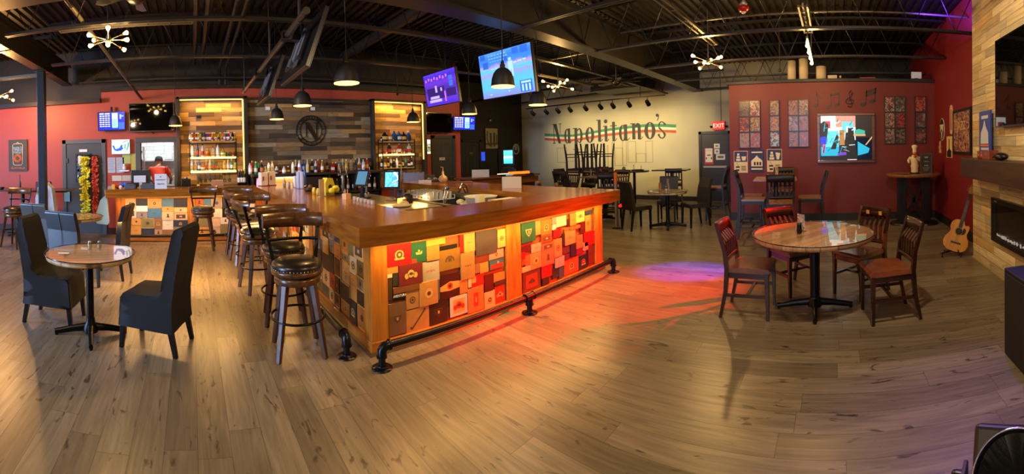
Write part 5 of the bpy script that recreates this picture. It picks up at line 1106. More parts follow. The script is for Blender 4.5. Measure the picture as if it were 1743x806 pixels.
def poster(label, y0, y1, z0, z1, kind):
    t = thing('poster', label, 'poster', (8.772, (y0+y1)/2, (z0+z1)/2)); w, h = abs(y0-y1)/2, (z1-z0)/2
    MB().bb(-.006, -w, -h, .006, w, h).build('sheet', mat('D8C8A0' if kind != 2 else '20306A', .6), t)
    m1, m2 = mat('24346A', .6), mat('E0D4B4', .6)
    mb = MB(); e0, e1 = -.0075, -.006
    if kind != 2:
        mb.bb(e0, -w+.01, 0, e1, w-.01, h-.01, 0)
        e0, e1 = -.009, -.0075
        for k, (a, b) in enumerate(((.26, .24), (.2, .16), (.13, .1))): mb.bb(e0, w*.35-w*a*1.2, h*.08+k*h*.25, e1, w*.35+w*a*1.2, h*.08+k*h*.25+h*.2, 1)
        mb.prism([(-w*.8, h*.5), (-w*.12, h*.5), (-w*.2, h*.12), (-w*.68, h*.12)] if kind == 1 else [(-w*.8, h*.65), (-w*.15, h*.72), (-w*.3, h*.1), (-w*.6, h*.1)], 'x', e0, e1, 1)
        e0, e1 = -.0075, -.006
        mb.prism([(w*.15, -h*.4), (w*.75, -h*.4), (w*.65, -h*.85), (w*.25, -h*.85)], 'x', e0, e1, 2); mb.bb(-.009, w*.22, -h*.68, -.0075, w*.68, -h*.55, 1)
        mb.sqt((e0, w*.6, -h*.1), (e0, w*.35, -h*.4), .006, mi=2)
        for k in range(3): mb.bb(e0, -w*.75, -h*.45-k*h*.16, e1, -w*.05, -h*.38-k*h*.16, 2)
    else:
        mb.bb(e0, -w*.8, h*.72, e1, w*.75, h*.84, 1)
        mb.prism([(-w*.8, -h*.5), (-w*.8, -.0), (-w*.5, h*.2), (-w*.3, h*.25), (-.0, h*.5), (w*.3, h*.28), (w*.55, h*.15), (w*.8, 0), (w*.8, -h*.5)], 'x', e0, e1, 1)
        for q in (-.5, -.1, .3): mb.bb(-.009, w*q-.02, -h*.4, -.0075, w*q+.02, -h*.1, 2)
        mb.bb(e0, -w*.8, -h*.8, e1, w*.8, -h*.66, 1)
    mb.build('print', [m1, m2, mat('1A1A1C', .6)], t)
    return t
poster('blue and cream drinks poster, leftmost under the food pictures', 2.16, 1.85, 1.06, 1.55, 1)
poster('dark blue poster between the two blue and cream drinks posters', 1.80, 1.49, 1.08, 1.57, 2)
poster('blue and cream drinks poster, right one above the square high table', 1.42, 1.09, 1.08, 1.58, 3)
# music symbols
NB = mat('2A1A1C', .5)
def note(name, label, cat, polys, y, z, s=1):
    mb = MB()
    for p in polys: mb.prism([(y-u*s, z+v*s) for u, v in p], 'x', 8.768, 8.78)
    tag(mb.build(name, NB), label, cat)
def oval(cx, cy, r, t=.35): return [(cx+r*cos(a)*cos(t)-r*.68*sin(a)*sin(t), cy+r*cos(a)*sin(t)+r*.68*sin(a)*cos(t)) for a in [2*pi*i/16 for i in range(16)]]
note('music_note', 'dark eighth note on the partition, leftmost of the four music symbols', 'wall decoration', [oval(0, -.14, .055), [(.045, -.14), (.06, -.14), (.03, .17), (.015, .17)], [(.02, .17), (.035, .14), (.14, -.02), (.12, -.01), (.03, .08)]], .35, 2.66)
note('music_note', 'dark beamed note pair on the partition, second of the four music symbols', 'wall decoration', [oval(-.09, -.14, .055), oval(.09, -.1, .055), [(-.045, -.14), (-.03, -.14), (-.03, .14), (-.045, .14)], [(.125, -.1), (.14, -.1), (.14, .17), (.125, .17)], [(-.045, .14), (.14, .17), (.14, .13), (-.045, .10)]], -.02, 2.63)
pts = [(-.03, -.17), (.02, -.18), (.035, -.13), (.0, .02), (-.01, .12), (.015, .18), (.04, .13), (.02, .05), (-.05, -.02), (-.06, -.08), (-.01, -.12), (.05, -.09), (.05, -.03), (.0, -.01), (-.02, -.06)]
mb = MB(); mb.tube([(8.773, -.39-u*1.5, 2.66+v) for u, v in pts], .010, 6); mb.ball((8.773, -.36, 2.49), .018); tag(mb.build('treble_clef', NB), 'dark treble clef on the partition, third of the four music symbols', 'wall decoration')
note('music_note', 'dark double-beamed note pair on the partition, rightmost of the four music symbols', 'wall decoration', [oval(-.1, -.15, .06), oval(.08, -.09, .06), [(-.055, -.15), (-.035, -.15), (-.015, .12), (-.035, .12)], [(.12, -.09), (.14, -.09), (.16, .18), (.14, .18)], [(-.035, .12), (.16, .18), (.157, .13), (-.037, .07)], [(-.037, .05), (.155, .11), (.15, .07), (-.04, .01)]], -.78, 2.70, 1.1)
# wide framed screen
t = thing('framed_screen', 'wide brown framed screen showing a bright cyan stage scene on the partition', 'framed screen', (8.77, -.30, 1.80))
mb = MB(); frame_mb(mb, 'x', -.06, .01, -.62, -.54, .62, .55, .065); mb.build('frame', wood('4A2814', '6E4022', 'y', .35, .3), t, bevel=.008)
MB().bb(-.03, -.56, -.48, .0, .56, .49).build('screen', mat('0A0F1A', .15, emit=.25, ecol='14203A'), t)
def sh(m_, *polys):
    mb = MB()
    for p in polys: mb.prism([(.56-1.12*u, -.48+.97*v) for u, v in p], 'x', -.033-.0006*len(KIDS.get(t.name, [])), -.03)
    mb.build('screen_picture', m_, t)
def Q(a, b, c, d): return [(a, b), (c, b), (c, d), (a, d)]
sh(E_('D8ECF0', 1.1), Q(.02, .45, .68, 1), ); sh(E_('D88A80', .9), Q(.30, .74, .68, 1)); sh(E_('58C8E0', .8), Q(.42, .62, .64, .86), Q(.1, .08, .36, .66)); sh(E_('C03048', .9), Q(.05, .72, .2, .88))
sh(E_('10A0C8', .9), Q(.02, .10, .36, .30), [(.72, .1), (.92, .16), (.95, .26), (.8, .36), (.72, .42)]); sh(E_('1A1A22', .1), [(.0, .4), (.0, .82), (.08, .88), (.17, .8), (.13, .5)], [(.2, .25), (.30, .25), (.36, .52), (.32, .58)], [(.46, .0), (.46, .3), (.5, .72), (.64, .72), (.68, .3), (.72, 0)], Q(.69, .5, 1, 1))
sh(E_('1A34D0', 1), [(.0, .38), (.0, .52), (.1, .54), (.14, .46), (.12, .36)]); sh(E_('A8804A', .6), Q(.37, .34, .47, .68)); sh(E_('D858A8', .9), Q(.05, .16, .09, .36)); sh(E_('28A898', .8), [(.66, .58), (.86, .58), (.86, .66), (.74, .7), (.66, .66)]); sh(E_('C89068', .8), Q(.64, .54, .87, .58))
sh(E_('6A38C0', .8), [(.32, .1), (.5, .12), (.5, .18), (.36, .18)]); sh(E_('D8D8E0', .8), Q(.2, .0, .28, .03), [(.52, .0), (.7, .0), (.7, .02), (.52, .02)], Q(.50, .62, .57, .76))
rq = random.Random(12)
for c_ in ('0A0C12', '1AA8C0', '101421', 'B8E8F0', '2878A0'):
    ps = []
    for _ in range(7):
        u, v, L, a = rq.uniform(.05, .62), rq.uniform(.15, .85), rq.uniform(.08, .2), rq.uniform(-1.4, 1.4); w_ = rq.uniform(.006, .014); dx, dy = L*cos(a)*.6, L*sin(a)
        ps.append([(u, v), (u+dx, v+dy), (u+dx+w_, v+dy-w_), (u+w_*1.5, v-w_*1.5)])
    ps = [[(min(.99, max(.01, p[0])), min(.99, max(.01, p[1]))) for p in q] for q in ps]
    sh(E_(c_, .7 if c_[0] in '1B2' else .05), *ps)
sh(E_('0C1018', .05), Q(.0, .0, .46, .10), [(.52, .44), (.6, .46), (.62, .66), (.54, .74)]); sh(E_('C8A878', .7), [(.86, .34), (.89, .34), (1, .5), (1, .54)])
# things on the side wall
def wallflat(name, label, cat, x0, x1, z0, z1, m_, fm=None, th=.02, fr=.0, y=-2.25):
    t = thing(name, label, cat, ((x0+x1)/2, y, (z0+z1)/2)); w, h = abs(x1-x0)/2, (z1-z0)/2
    MB().bb(-w+fr, .001, -h+fr, w-fr, th*.8, h-fr).build('print', m_, t)
    if fr: mb = MB(); frame_mb(mb, 'y', 0, th, -w, -h, w, h, fr); mb.build('frame', fm or FRB, t)
    return t
t = thing('oval_sign', 'black and white oval sign with a bearded face on the red side wall', 'sign', (8.12, -2.25, 1.96)); mb = MB(); mb.prism(disc((0, 0), .17, 28, ry=.235), 'y', 0, .012, 0); mb.prism(disc((0, 0), .155, 28, ry=.22), 'y', .012, .014, 1); mb.prism([(-.1, .06), (.1, .06), (.11, -.02), (.04, -.08), (.02, -.19), (-.02, -.19), (-.04, -.08), (-.11, -.02)], 'y', .014, .016, 0); mb.bb(-.12, .014, .06, .12, .018, .1, 0); mb.bb(-.03, .016, -.06, .03, .02, .0, 1); mb.build('plaque', [mat('E0D8D0', .5), mat('101012', .5)], t)
t = thing('oval_sign', 'tall narrow pale rounded sign above the black and white oval sign', 'sign', (7.45, -2.25, 2.12)); mb = MB(); mb.prism(disc((0, .2), .085, 12, 0, pi)+disc((0, -.2), .085, 12, pi, 2*pi), 'y', 0, .015, 0); mb.bb(-.04, .015, -.2, .04, .018, .2, 1); mb.build('plaque', [mat('D8B898', .5), mat('A86A58', .5)], t)
t = wallflat('narrow_poster', 'narrow cream poster with a dark base left of the black framed poster', 'poster', 7.78, 7.42, 1.38, 1.80, mat('E0C890', .6), th=.012); mb = MB().bb(-.14, .01, -.2, .14, .014, -.08).bb(-.02, .01, -.06, .02, .014, .16).prism([(-.14, -.08), (.0, -.02), (.14, -.1)], 'y', .01, .014); mb.build('print', mat('1C1A1C', .6), t)
t = thing('wall_cutout', 'small pale wooden cut-out figure low on the red side wall near the corner', 'wall decoration', (8.28, -2.25, 1.58)); mb = MB().prism([(-.08, -.12), (.06, -.12), (.04, -.04), (.09, 0), (.05, .05), (.02, .13), (-.05, .14), (-.03, .04), (-.09, .02), (-.04, -.03)], 'y', 0, .02); mb.build('figure', mat('C8A888', .6), t)
t = wallflat('framed_poster', 'large black framed colourful poster on the red side wall', 'framed poster', 7.30, 6.30, 1.46, 2.27, pic(31, ['7A4A4A', '3A3A5A', 'A86A58', 'C8A070', '5A6A80', '8A3038'], 9), fr=.05, th=.03)
text('JAZZ', .22, (0, .0265, .1), FACE_PY, mat('C8A878', .5), t)
t = wallflat('tall_poster', 'dark poster with a pale yellow curl between the framed poster and the chimney', 'poster', 6.12, 5.78, 1.72, 2.34, mat('181A1C', .5), th=.015); mb = MB(); mb.tube([(.03, .018, .22), (-.08, .018, .18), (-.02, .018, .08), (.05, .018, 0), (-.03, .018, -.08), (-.06, .018, -.02)], [.02, .04, .05, .045, .03, .01], 8); mb.build('print', mat('D8B060', .5), t)
MB().bb(-.1, .012, -.24, .1, .014, -.18).build('caption', mat('D8D0C0', .6), t)
t = thing('alarm_box', 'small bright red box on the side wall beside the chimney', 'alarm', (5.72, -2.25, 1.62)); MB().bb(-.07, 0, -.06, .07, .04, .06).build('housing', mat('C01824', .4), t, bevel=.006)
t = wallflat('blue_poster', 'narrow blue poster leaning on the mantel against the pallet boards', 'poster', 4.98, 4.60, 1.46, 2.06, mat('2E46A8', .5), th=.03, y=-1.90)
mb = MB(); mb.prism([(-.13, -.12), (.13, -.12), (.12, .02), (.04, .1), (0, .18), (-.04, .1), (-.12, .02)], 'y', .024, .028); mb.bb(-.12, .024, .2, .1, .028, .24).bb(-.14, .024, -.2, .12, .028, -.17).bb(-.14, .024, -.26, .12, .028, -.23); mb.build('print', mat('C8D0E8', .5), t)
MB().bb(-.14, .024, -.155, .14, .028, -.13).build('print_stripe', mat('D87048', .5), t)
# mantel, hearth
MNT = wood('33201A', '4A3026', 'x', .5, .1)
t = thing('mantel_shelf', 'thick dark wooden mantel beam projecting from the pallet-board chimney', 'mantel', (0, 0, 0)); MB().bb(1.3, -1.95, 1.19, 5.30, -1.72, 1.45).build('beam', MNT, t, bevel=.008)
t = thing('electric_fireplace', 'black glass electric fireplace with white crystals in the pallet-board chimney', 'fireplace', (3.5, -1.95, .70)); mb = MB(); frame_mb(mb, 'y', -.0, .05, -1.15, -.27, 1.15, .27, .06); mb.build('frame', BLKP, t, bevel=.004); MB().bb(-1.09, .0, -.21, 1.09, .012, .21).build('back_panel', mat('0C0D10', .2), t); MB().bb(-1.09, .044, -.21, 1.09, .048, .21).build('glass_front', GLASS, t)
rn = random.Random(3); mb = MB()
for k in range(110): x = rn.uniform(-1.05, 1.05); mb.ball((x, .028, -.19+rn.random()*.025), (rn.uniform(.008, .018), .012, rn.uniform(.008, .016)), n=5, m=3)
cst = mb.build('crystals', mat('C8CCD0', .3, emit=.12), t); cst['kind'] = 'stuff'
text('FLAME', .025, (1.0, .0515, .235), FACE_PY, mat('6A6C70', .5), t)
t = thing('wooden_drum', 'small reddish wooden drum-shaped box on the mantel under the blue poster', 'box', (4.66, -1.79, 1.45)); MB().lathe([(0, 0), (.055, 0), (.06, .03), (.055, .09), (0, .09)], n=18).build('body', wood('6A2A18', '8E4226', 'z', .4), t); MB().lathe([(.062, .075), (.062, .098), (0, .1)], n=18).build('lid', wood('6A2A18', '8E4226', 'x', .4), t)
t = thing('wooden_box', 'reddish wooden box with brass catch on the mantel, right of the drum-shaped one', 'box', (4.42, -1.8, 1.45)); MB().bb(-.11, -.06, 0, .11, .06, .11).build('body', wood('6A2A18', '8E4226', 'x', .4), t, bevel=.004); MB().bb(-.02, .06, .05, .02, .065, .08).build('catch', BRASS, t)
t = thing('shaded_glasses', 'dark wrapped bundle with silver edges at the right end of the mantel', 'bundle', (4.10, -1.8, 1.45)); MB().ball((0, 0, .045), (.14, .07, .045)).tube([(-.12, .05, .03), (0, .08, .05), (.12, .05, .03)], .006).build('body', mat('18181C', .3), t)
# guitar on its stand
t = thing('acoustic_guitar', 'yellow cutaway acoustic guitar standing against the red side wall', 'guitar', (5.62, -1.70, .06)); t.rotation_euler = (radians(-17), radians(18), radians(-107))
def gbody(s=1):
    P = [(0, 0), (.10, .005), (.165, .05), (.19, .12), (.175, .19), (.135, .25), (.125, .29), (.14, .35), (.14, .40), (.11, .42), (.075, .40), (.05, .43), (.04, .465), (-.04, .475), (-.10, .46), (-.14, .41), (-.145, .35), (-.125, .29), (-.135, .25), (-.175, .19), (-.19, .12), (-.165, .05), (-.10, .005)]
    return [(x*s, z) for x, z in P]
o = MB().prism(gbody(), 'y', -.045, .045).build('body', wood('4A1410', '6A2218', 'z', .2, .6), t, bevel=.01)
MB().prism([(x*.985, .004+z*.985) for x, z in gbody()], 'y', -.0475, -.044).build('soundboard', wood('C07810', 'DC981C', 'z', .4, .05), t)
MB().prism(disc((0, .30), .048, 24), 'y', -.049, -.047).build('sound_hole', mat('0A0806', .8), t); 
mb = MB(); mb.tube([(.055*cos(a), -.048, .30+.055*sin(a)) for a in [2*pi*k/24 for k in range(24)]], .003, 5, closed=True); mb.build('rosette', mat('5A2A14', .4), t)
MB().bb(-.075, -.056, .115, .075, -.047, .14).build('bridge', mat('1C120C', .4), t)
MB().prism([(.045, .25), (.09, .28), (.10, .34), (.06, .37), (.05, .33)], 'y', -.049, -.047).build('pickguard', mat('140E0C', .3), t)
mb = MB(); mb.prism([(-.026, .36), (.026, .36), (.021, .88), (-.021, .88)], 'y', -.062, -.045); mb.build('fretboard', mat('1E140E', .4), t)
mb = MB(); mb.prism([(-.024, .40), (.024, .40), (.02, .88), (-.02, .88)], 'y', -.046, -.025); mb.build('neck', wood('8A5A30', 'A87040', 'z', .3), t, bevel=.006)
fr_ = MB()
for k in range(14): z = .88-.5*(1-.94**k)*1.0; fr_.bb(-.024, -.064, z, .024, -.062, z+.002)
fr_.build('frets', STEEL, t)
MB().prism([(-.024, .88), (.024, .88), (.034, .93), (.028, 1.03), (-.028, 1.03), (-.034, .93)], 'y', -.055, -.035).build('headstock', mat('C89850', .3), t)
mb = MB()
for k in range(3):
    for s in (-1, 1): mb.cyl((.03*s, -.045, .93+.035*k), (.052*s, -.045, .93+.035*k), .005, n=6); mb.ball((.056*s, -.045, .93+.035*k), .008, n=6, m=4)
mb.build('tuning_pegs', CHROME, t)
mb = MB()
for k in range(6): mb.tube([(-.025+.01*k, -.058, .13), (-.016+.0064*k, -.066, .89)], .0008, 4)
mb.build('strings', STEEL, t)
t = thing('guitar_stand', 'low black stand holding the yellow guitar', 'guitar stand', (5.62, -1.68, 0), -107); mb = MB()
for s in (-1, 1): mb.tube([(0, .05, .06), (.13*s, -.06, .05), (.13*s, -.12, .012)], .011).tube([(0, .05, .06), (.16*s, .10, .012)], .011).tube([(.1*s, -.06, .05), (.1*s, -.07, .10)], .009)
mb.build('legs', BLKP, t)
# loudspeakers at the right edge
t = thing('loudspeaker', 'black loudspeaker box cut by the right edge beside the fireplace', 'loudspeaker', (2.50, -1.50, 0), 90)
MB().bb(-.24, -.32, 0, .24, .32, .67).build('cabinet', mat('0D0D10', .55, bump=.1, scale=60), t, bevel=.008); MB().bb(.24, -.29, .03, .248, .29, .64).build('grille', mat('101014', .7, bump=.3, scale=220), t)
t = thing('stage_light', 'black stage light with a big round face at the bottom right corner', 'stage light', (1.455, -.715, 0), 152)
a = MB(); M1 = Matrix.Translation((0, 0, .235)) @ Matrix.Rotation(radians(-34), 4, 'Y'); a.X = M1; a.bb(-.10, -.19, -.19, .05, .19, .19); a.build('housing', mat('0A0A0E', .45), t, bevel=.02, seg=3)
a = MB(); a.X = M1 @ Matrix.Rotation(radians(90), 4, 'Y'); a.lathe([(0, .05), (.165, .05), (.17, .075), (.182, .085), (.188, .075), (.186, .05)], n=48, cap=False); a.build('round_face', mat('08080C', .7, spec=.2), t)
a = MB(); a.X = M1 @ Matrix.Rotation(radians(90), 4, 'Y'); a.tube([(.183*cos(2*pi*k/48), .183*sin(2*pi*k/48), .086) for k in range(48)], .005, 6, closed=True); a.build('face_ring', mat('9A9AB0', .2, .9), t)
a = MB().bb(-.05, -.235, .0, .05, -.215, .27).bb(-.05, .215, .0, .05, .235, .27).bb(-.09, -.235, 0, .09, .235, .02); a.build('yoke', mat('3A2E28', .4, .3), t, bevel=.006)
a = MB()
for s in (-1, 1): a.cyl((0, .235*s, .235), (0, .262*s, .235), .022, n=12); a.ball((0, .268*s, .235), (.02, .014, .02))
a.build('side_knob', BLKP, t)
# ------------------------------------------------------------------ bottles
ORD = 'first second third fourth fifth sixth seventh eighth ninth tenth eleventh twelfth thirteenth fourteenth fifteenth sixteenth seventeenth eighteenth nineteenth twentieth twenty-first twenty-second twenty-third twenty-fourth twenty-fifth twenty-sixth twenty-seventh twenty-eighth twenty-ninth thirtieth'.split()
ORD += ['thirty-'+w for w in ORD[:9]]
CN = {'8A4A18': 'amber', 'C87818': 'orange', 'D8A828': 'golden', '2A7A4A': 'green', '1E5AA8': 'blue', 'A82018': 'red', 'D8DCD8': 'clear', '1C1412': 'dark', 'E8E4D8': 'white', 'B8C830': 'lime', '5A2412': 'brown'}
BMESH = {}
def bottle_mesh(kind, c, lab, cap):
    k = (kind, c, lab, cap)
    if k in BMESH: return BMESH[k]
    P = {'tall': [(.0, 0), (.034, 0), (.037, .01), (.037, .17), (.03, .20), (.014, .235), (.013, .28)], 'slim': [(0, 0), (.028, 0), (.03, .01), (.03, .15), (.013, .21), (.012, .30)],
         'squat': [(0, 0), (.05, 0), (.054, .02), (.052, .10), (.03, .14), (.016, .155), (.015, .18)], 'mini': [(0, 0), (.017, 0), (.018, .004), (.018, .06), (.008, .08), (.008, .095)],
         'square': [(0, 0), (.045, 0), (.046, .01), (.046, .15), (.02, .18), (.015, .19), (.015, .22)], 'wine': [(0, 0), (.036, 0), (.038, .01), (.038, .18), (.015, .225), (.014, .30)],
         'pitcher': [(0, 0), (.04, 0), (.05, .05), (.05, .16), (.045, .2), (.047, .21)]}[kind]
    mb = MB(); n = 4 if kind == 'square' else (8 if kind == 'mini' else 14)
    mb.lathe(P, n=n, mi=0, sm=kind != 'square')
    H = P[-1][1]; r = P[-1][0]; body = max(q[0] for q in P)
    mb.lathe([(r*1.15, H*.9), (r*1.15, H*1.02), (0, H*1.02)], n=8, mi=2)
    mb.lathe([(body*1.012, H*.18), (body*1.012, H*.48)], n=n, mi=1, cap=False, sm=kind != 'square')
    me = bpy.data.meshes.new('bottle'); me.from_pydata(mb.v, [], mb.f)
    for m_ in (mat(c, .12, coat=.3, trans=.35 if c in ('D8DCD8', 'B8C830', 'C87818', 'D8A828', '1E5AA8') else 0), mat(lab, .6), mat(cap, .35)): me.materials.append(m_)
    me.polygons.foreach_set('material_index', mb.m); me.polygons.foreach_set('use_smooth', mb.s); me.update()
    BMESH[k] = me; return me
def bottle(x, y, z, kind, c, lab, cap, label, group, s=1):
    o = bpy.data.objects.new('bottle', bottle_mesh(kind, c, lab, cap)); link(o); o.location = (x, y, z+.0015); o.scale = (s, s, s)
    if kind == 'square': o.rotation_euler = (0, 0, pi/4)
    return tag(o, label, 'bottle', group)
def row(cols, x0, x1, y, z, kinds, where, group, s=1, seed=0, labs=('D8D0B8', 'B03020', '1C1A18', 'E8E4D8', 'C8A040')):
    rn = random.Random(seed); n = len(cols)
    for i, c in enumerate(cols):
        x = x0+(x1-x0)*i/max(1, n-1); kd = kinds[i % len(kinds)]
        bottle(x, y+rn.uniform(-.01, .01), z, kd, c, rn.choice(labs), rn.choice(('15130F', 'B8A060', 'A82018', 'D8D4C8')), f'{CN.get(c, "small")} bottle, {ORD[i]} from the left {where}', group, s)
A, O, Gd, Gn, Bl, Rd, Cl, Dk, Wh, Lm, Br = '8A4A18', 'C87818', 'D8A828', '2A7A4A', '1E5AA8', 'A82018', 'D8DCD8', '1C1412', 'E8E4D8', 'B8C830', '5A2412'
# left lit shelf unit
def shelf_unit(label, x0, x1, zs, y0=8.34, y1=8.56, ztop=None, lit=(1, 2)):
    t = thing('bottle_shelf', label, 'shelf unit', (x0, y1, 0)); w = x1-x0; mb = MB(); d = y0-y1
    zt = ztop or zs[0]+.05; zb = zs[-1]-.06
    for x in (0, w): 
        for y in (0, d): mb.bb(x-.009, y-.009, zb, x+.009, y+.009, zt)
    for z in zs:
        for y in (0, d): mb.bb(0, y-.006, z-.055, w, y+.006, z-.04).bb(0, y-.005, z+.035, w, y+.005, z+.045)
    for x in (.02, w-.02): mb.bb(x-.01, 0, zs[1], x+.01, 8.70-y1, zs[1]+.02)
    mb.build('frame', BLKM, t)
    for i, z in enumerate(zs):
        if i in lit:
            MB().bb(.01, d+.008, z-.05, w-.01, -.008, z).build('lit_shelf', mat('FFE8A8', .4, emit=1.5, ecol='FFD070'), t)
        else: MB().bb(.01, d+.008, z-.012, w-.01, -.008, z).build('shelf', mat('C8A860', .4), t)
    return t
shelf_unit('black framed bottle shelf with glowing boards in the left alcove', -.04, .92, (2.0, 1.67, 1.38))
row([Cl, O, O, Rd, Lm, Lm, Br, Bl, Rd, Bl, Rd, Gd, Gd, O, Gd, Gd, Gd, O, Bl, Rd, Cl, Dk, Gd], -.02, .90, 8.45, 2.0, ['mini'], 'on the top shelf of the left alcove', 'small bottles on the top shelf of the left alcove', 1.9, 1)
row([Cl, Bl, Cl, Gd, Cl, Wh, Lm, Gn, Rd], .02, .86, 8.45, 1.67, ['tall', 'slim', 'tall', 'squat', 'square', 'tall', 'squat', 'mini', 'mini'], 'on the middle glowing shelf of the left alcove', 'bottles on the middle shelf of the left alcove', .98, 2)
row([Cl, Cl, Bl, O, Gd, Cl, Gn, O, O, Gd, Cl, Gn, Lm], 0, .9, 8.45, 1.38, ['tall', 'slim', 'tall', 'squat', 'slim', 'wine', 'wine', 'mini', 'mini'], 'on the bottom glowing shelf of the left alcove', 'bottles on the bottom shelf of the left alcove', .85, 3)
# hanging wine glasses
def wineglass(x, y, z, label, group, up=False):
    global WG
    if 'WG' not in globals():
        mb = MB().lathe([(.035, 0), (.034, .002), (.005, .008), (.004, .07), (.02, .09), (.036, .12), (.034, .17)], n=12, cap=False); WG = mb.build('wine_glass', GLASS2); o = WG
    else: o = WG.copy(); link(o)
    o.location = (x, y, z); o.rotation_euler = (0 if up else pi, 0, 0); return tag(o, label, 'wine glass', group)
rk = thing('glass_rack', 'black rack under the left alcove shelf with wine glasses hanging from it', 'glass rack', (0, 0, 0)); mb = MB()
for k in range(8): mb.bb(.12+.1*k, 8.34, 1.305, .13+.1*k, 8.56, 1.32)
mb.build('rails', BLKM, rk)
for k in range(7): wineglass(.175+.1*k, 8.40, 1.305, f'hanging wine glass under the left alcove shelf, {ORD[k]} from the left in front', 'wine glasses under the left alcove'); wineglass(.175+.1*k, 8.50, 1.305, f'hanging wine glass under the left alcove shelf, {ORD[k]} from the left in the rear row', 'wine glasses under the left alcove')
shelf_unit('black framed bottle shelf in the right alcove', 4.22, 5.08, (1.95, 1.65, 1.32), lit=(1,))
row([Dk, Bl, Dk, Dk, Cl, O, Gd, O, Bl, Gn, Bl, Bl, Cl, Rd, Dk, Cl, Wh, Bl, Bl, Cl], 4.25, 5.05, 8.45, 1.95, ['mini', 'mini', 'squat'], 'on the top shelf of the right alcove', 'bottles on the top shelf of the right alcove', 1.35, 4)
row([O, Rd, O, Dk, Wh, Cl, Wh, Rd, O, Rd, Dk, Cl, Bl], 4.25, 5.05, 8.45, 1.65, ['mini', 'mini', 'mini', 'square'], 'on the middle shelf of the right alcove', 'bottles on the middle shelf of the right alcove', 1.1, 5)
row([Dk, Gd, Dk, Cl, Dk, Wh, Dk, Dk, Gn, Dk, Dk], 4.25, 5.05, 8.45, 1.32, ['wine', 'squat', 'wine', 'tall', 'square'], 'on the bottom shelf of the right alcove', 'bottles on the bottom shelf of the right alcove', .85, 6)
# back bar
bb_ = thing('back_bar', 'dark back bar cabinet with bottles standing on it under the round N emblem', 'back bar', (0, 0, 0))
KB = mat('17130F', .45, var=.1)
MB().bb(1.20, 8.10, 1.24, 4.12, 8.66, 1.29).build('top', mat('221C16', .35), bb_, bevel=.004)
mb = MB().bb(1.22, 8.2, .0, 4.1, 8.64, .12).bb(1.22, 8.6, .12, 4.1, 8.66, 1.24); 
for x in (1.22, 1.62, 2.28, 2.85, 3.45, 4.06): mb.bb(x, 8.2, .12, x+.04, 8.64, 1.24)
mb.bb(1.22, 8.18, .82, 4.1, 8.64, .86).build('carcass', KB, bb_)
MB().bb(1.28, 8.19, .2, 1.6, 8.21, .8).bb(2.34, 8.19, .2, 2.82, 8.21, 1.2).bb(2.92, 8.19, .2, 3.42, 8.21, .8).bb(3.52, 8.19, .2, 4.04, 8.21, .8).build('door', mat('1E1A16', .35), bb_, bevel=.004)
MB().bb(1.66, 8.52, .88, 2.26, 8.58, 1.20).build('lit_fridge_interior', emix('fridge_glow', [(0, 'D8C8E8'), (.35, 'F0E0D8'), (.6, 'E87828'), (.85, 'F0A040'), (1, 'FFF0C8')], 'z', 1.2), bb_)
for k in range(8): 
    o = bottle(1.70+.07*k, 8.42, .86, ('tall', 'mini', 'squat')[k % 3], ('E8E4D8', 'A82018', 'D8DCD8', 'C87818')[k % 4], 'E8E4D8', 'A82018', f'bottle in the glowing fridge of the back bar, {ORD[k]} from the left', 'bottles in the glowing fridge', .85)
t = thing('small_screen', 'small pink lit screen on the back bar left of the white cartons', 'screen', (1.42, 8.14, 1.10)); MB().bb(-.14, 0, -.10, .14, .03, .12).build('housing', BLKP, t); MB().bb(-.13, -.003, -.09, .13, 0, .11).build('screen', pic(41, ['C87890', 'B0A0C8', 'D8A0B0', '7A2030', 'C8B0D8'], 16, .3, emit=.8), t)
tall = [(425, Cl, 'tall'), (429, Rd, 'wine'), (435, Gn, 'tall'), (440, Gn, 'tall'), (445, Dk, 'wine'), (451, Cl, 'squat'), (457, Wh, 'tall'), (463, Wh, 'tall'), (470, Cl, 'squat'), (476, Dk, 'squat'), (483, Cl, 'squat'), (490, Br, 'squat'), (498, Wh, 'tall'), (503, Cl, 'slim'), (509, Wh, 'tall'), (516, Bl, 'wine'), (523, Cl, 'wine'),
        (531, Dk, 'wine'), (537, Cl, 'wine'), (541, Rd, 'wine'), (548, O, 'tall'), (556, Dk, 'wine'), (566, Rd, 'square'), (571, Rd, 'square'), (577, Gn, 'tall'), (583, Cl, 'slim'), (589, Gd, 'tall'), (597, Cl, 'wine'), (605, Dk, 'wine'), (611, Wh, 'wine'), (618, Cl, 'wine'), (624, Rd, 'wine')]
for i, (px_, c, kd) in enumerate(tall):
    ang = (871.5-px_)/FH+pi/4; Y = 8.30+(.10 if i % 2 else 0); X_ = Y/tan(ang)
    bottle(X_, Y, 1.29, kd, c, ('E8E4D8', 'C8A848', 'D8D0B8', '1C1A18', 'C06030')[i % 5], ('15130F', 'B8A060', 'D8D4C8')[i % 3], f'{CN[c]} bottle, {ORD[i]} from the left along the dark back bar', 'bottles along the back bar', .92 if kd != 'squat' else .8)
for k in range(9): bottle(2.95+.13*k, 8.32, .862, 'wine', (Rd, Dk, Dk, A, Dk)[k % 5], 'D8D0B8', 'B8A060', f'bottle on the lower shelf of the back bar, {ORD[k]} from the left', 'bottles on the lower shelf', .85)
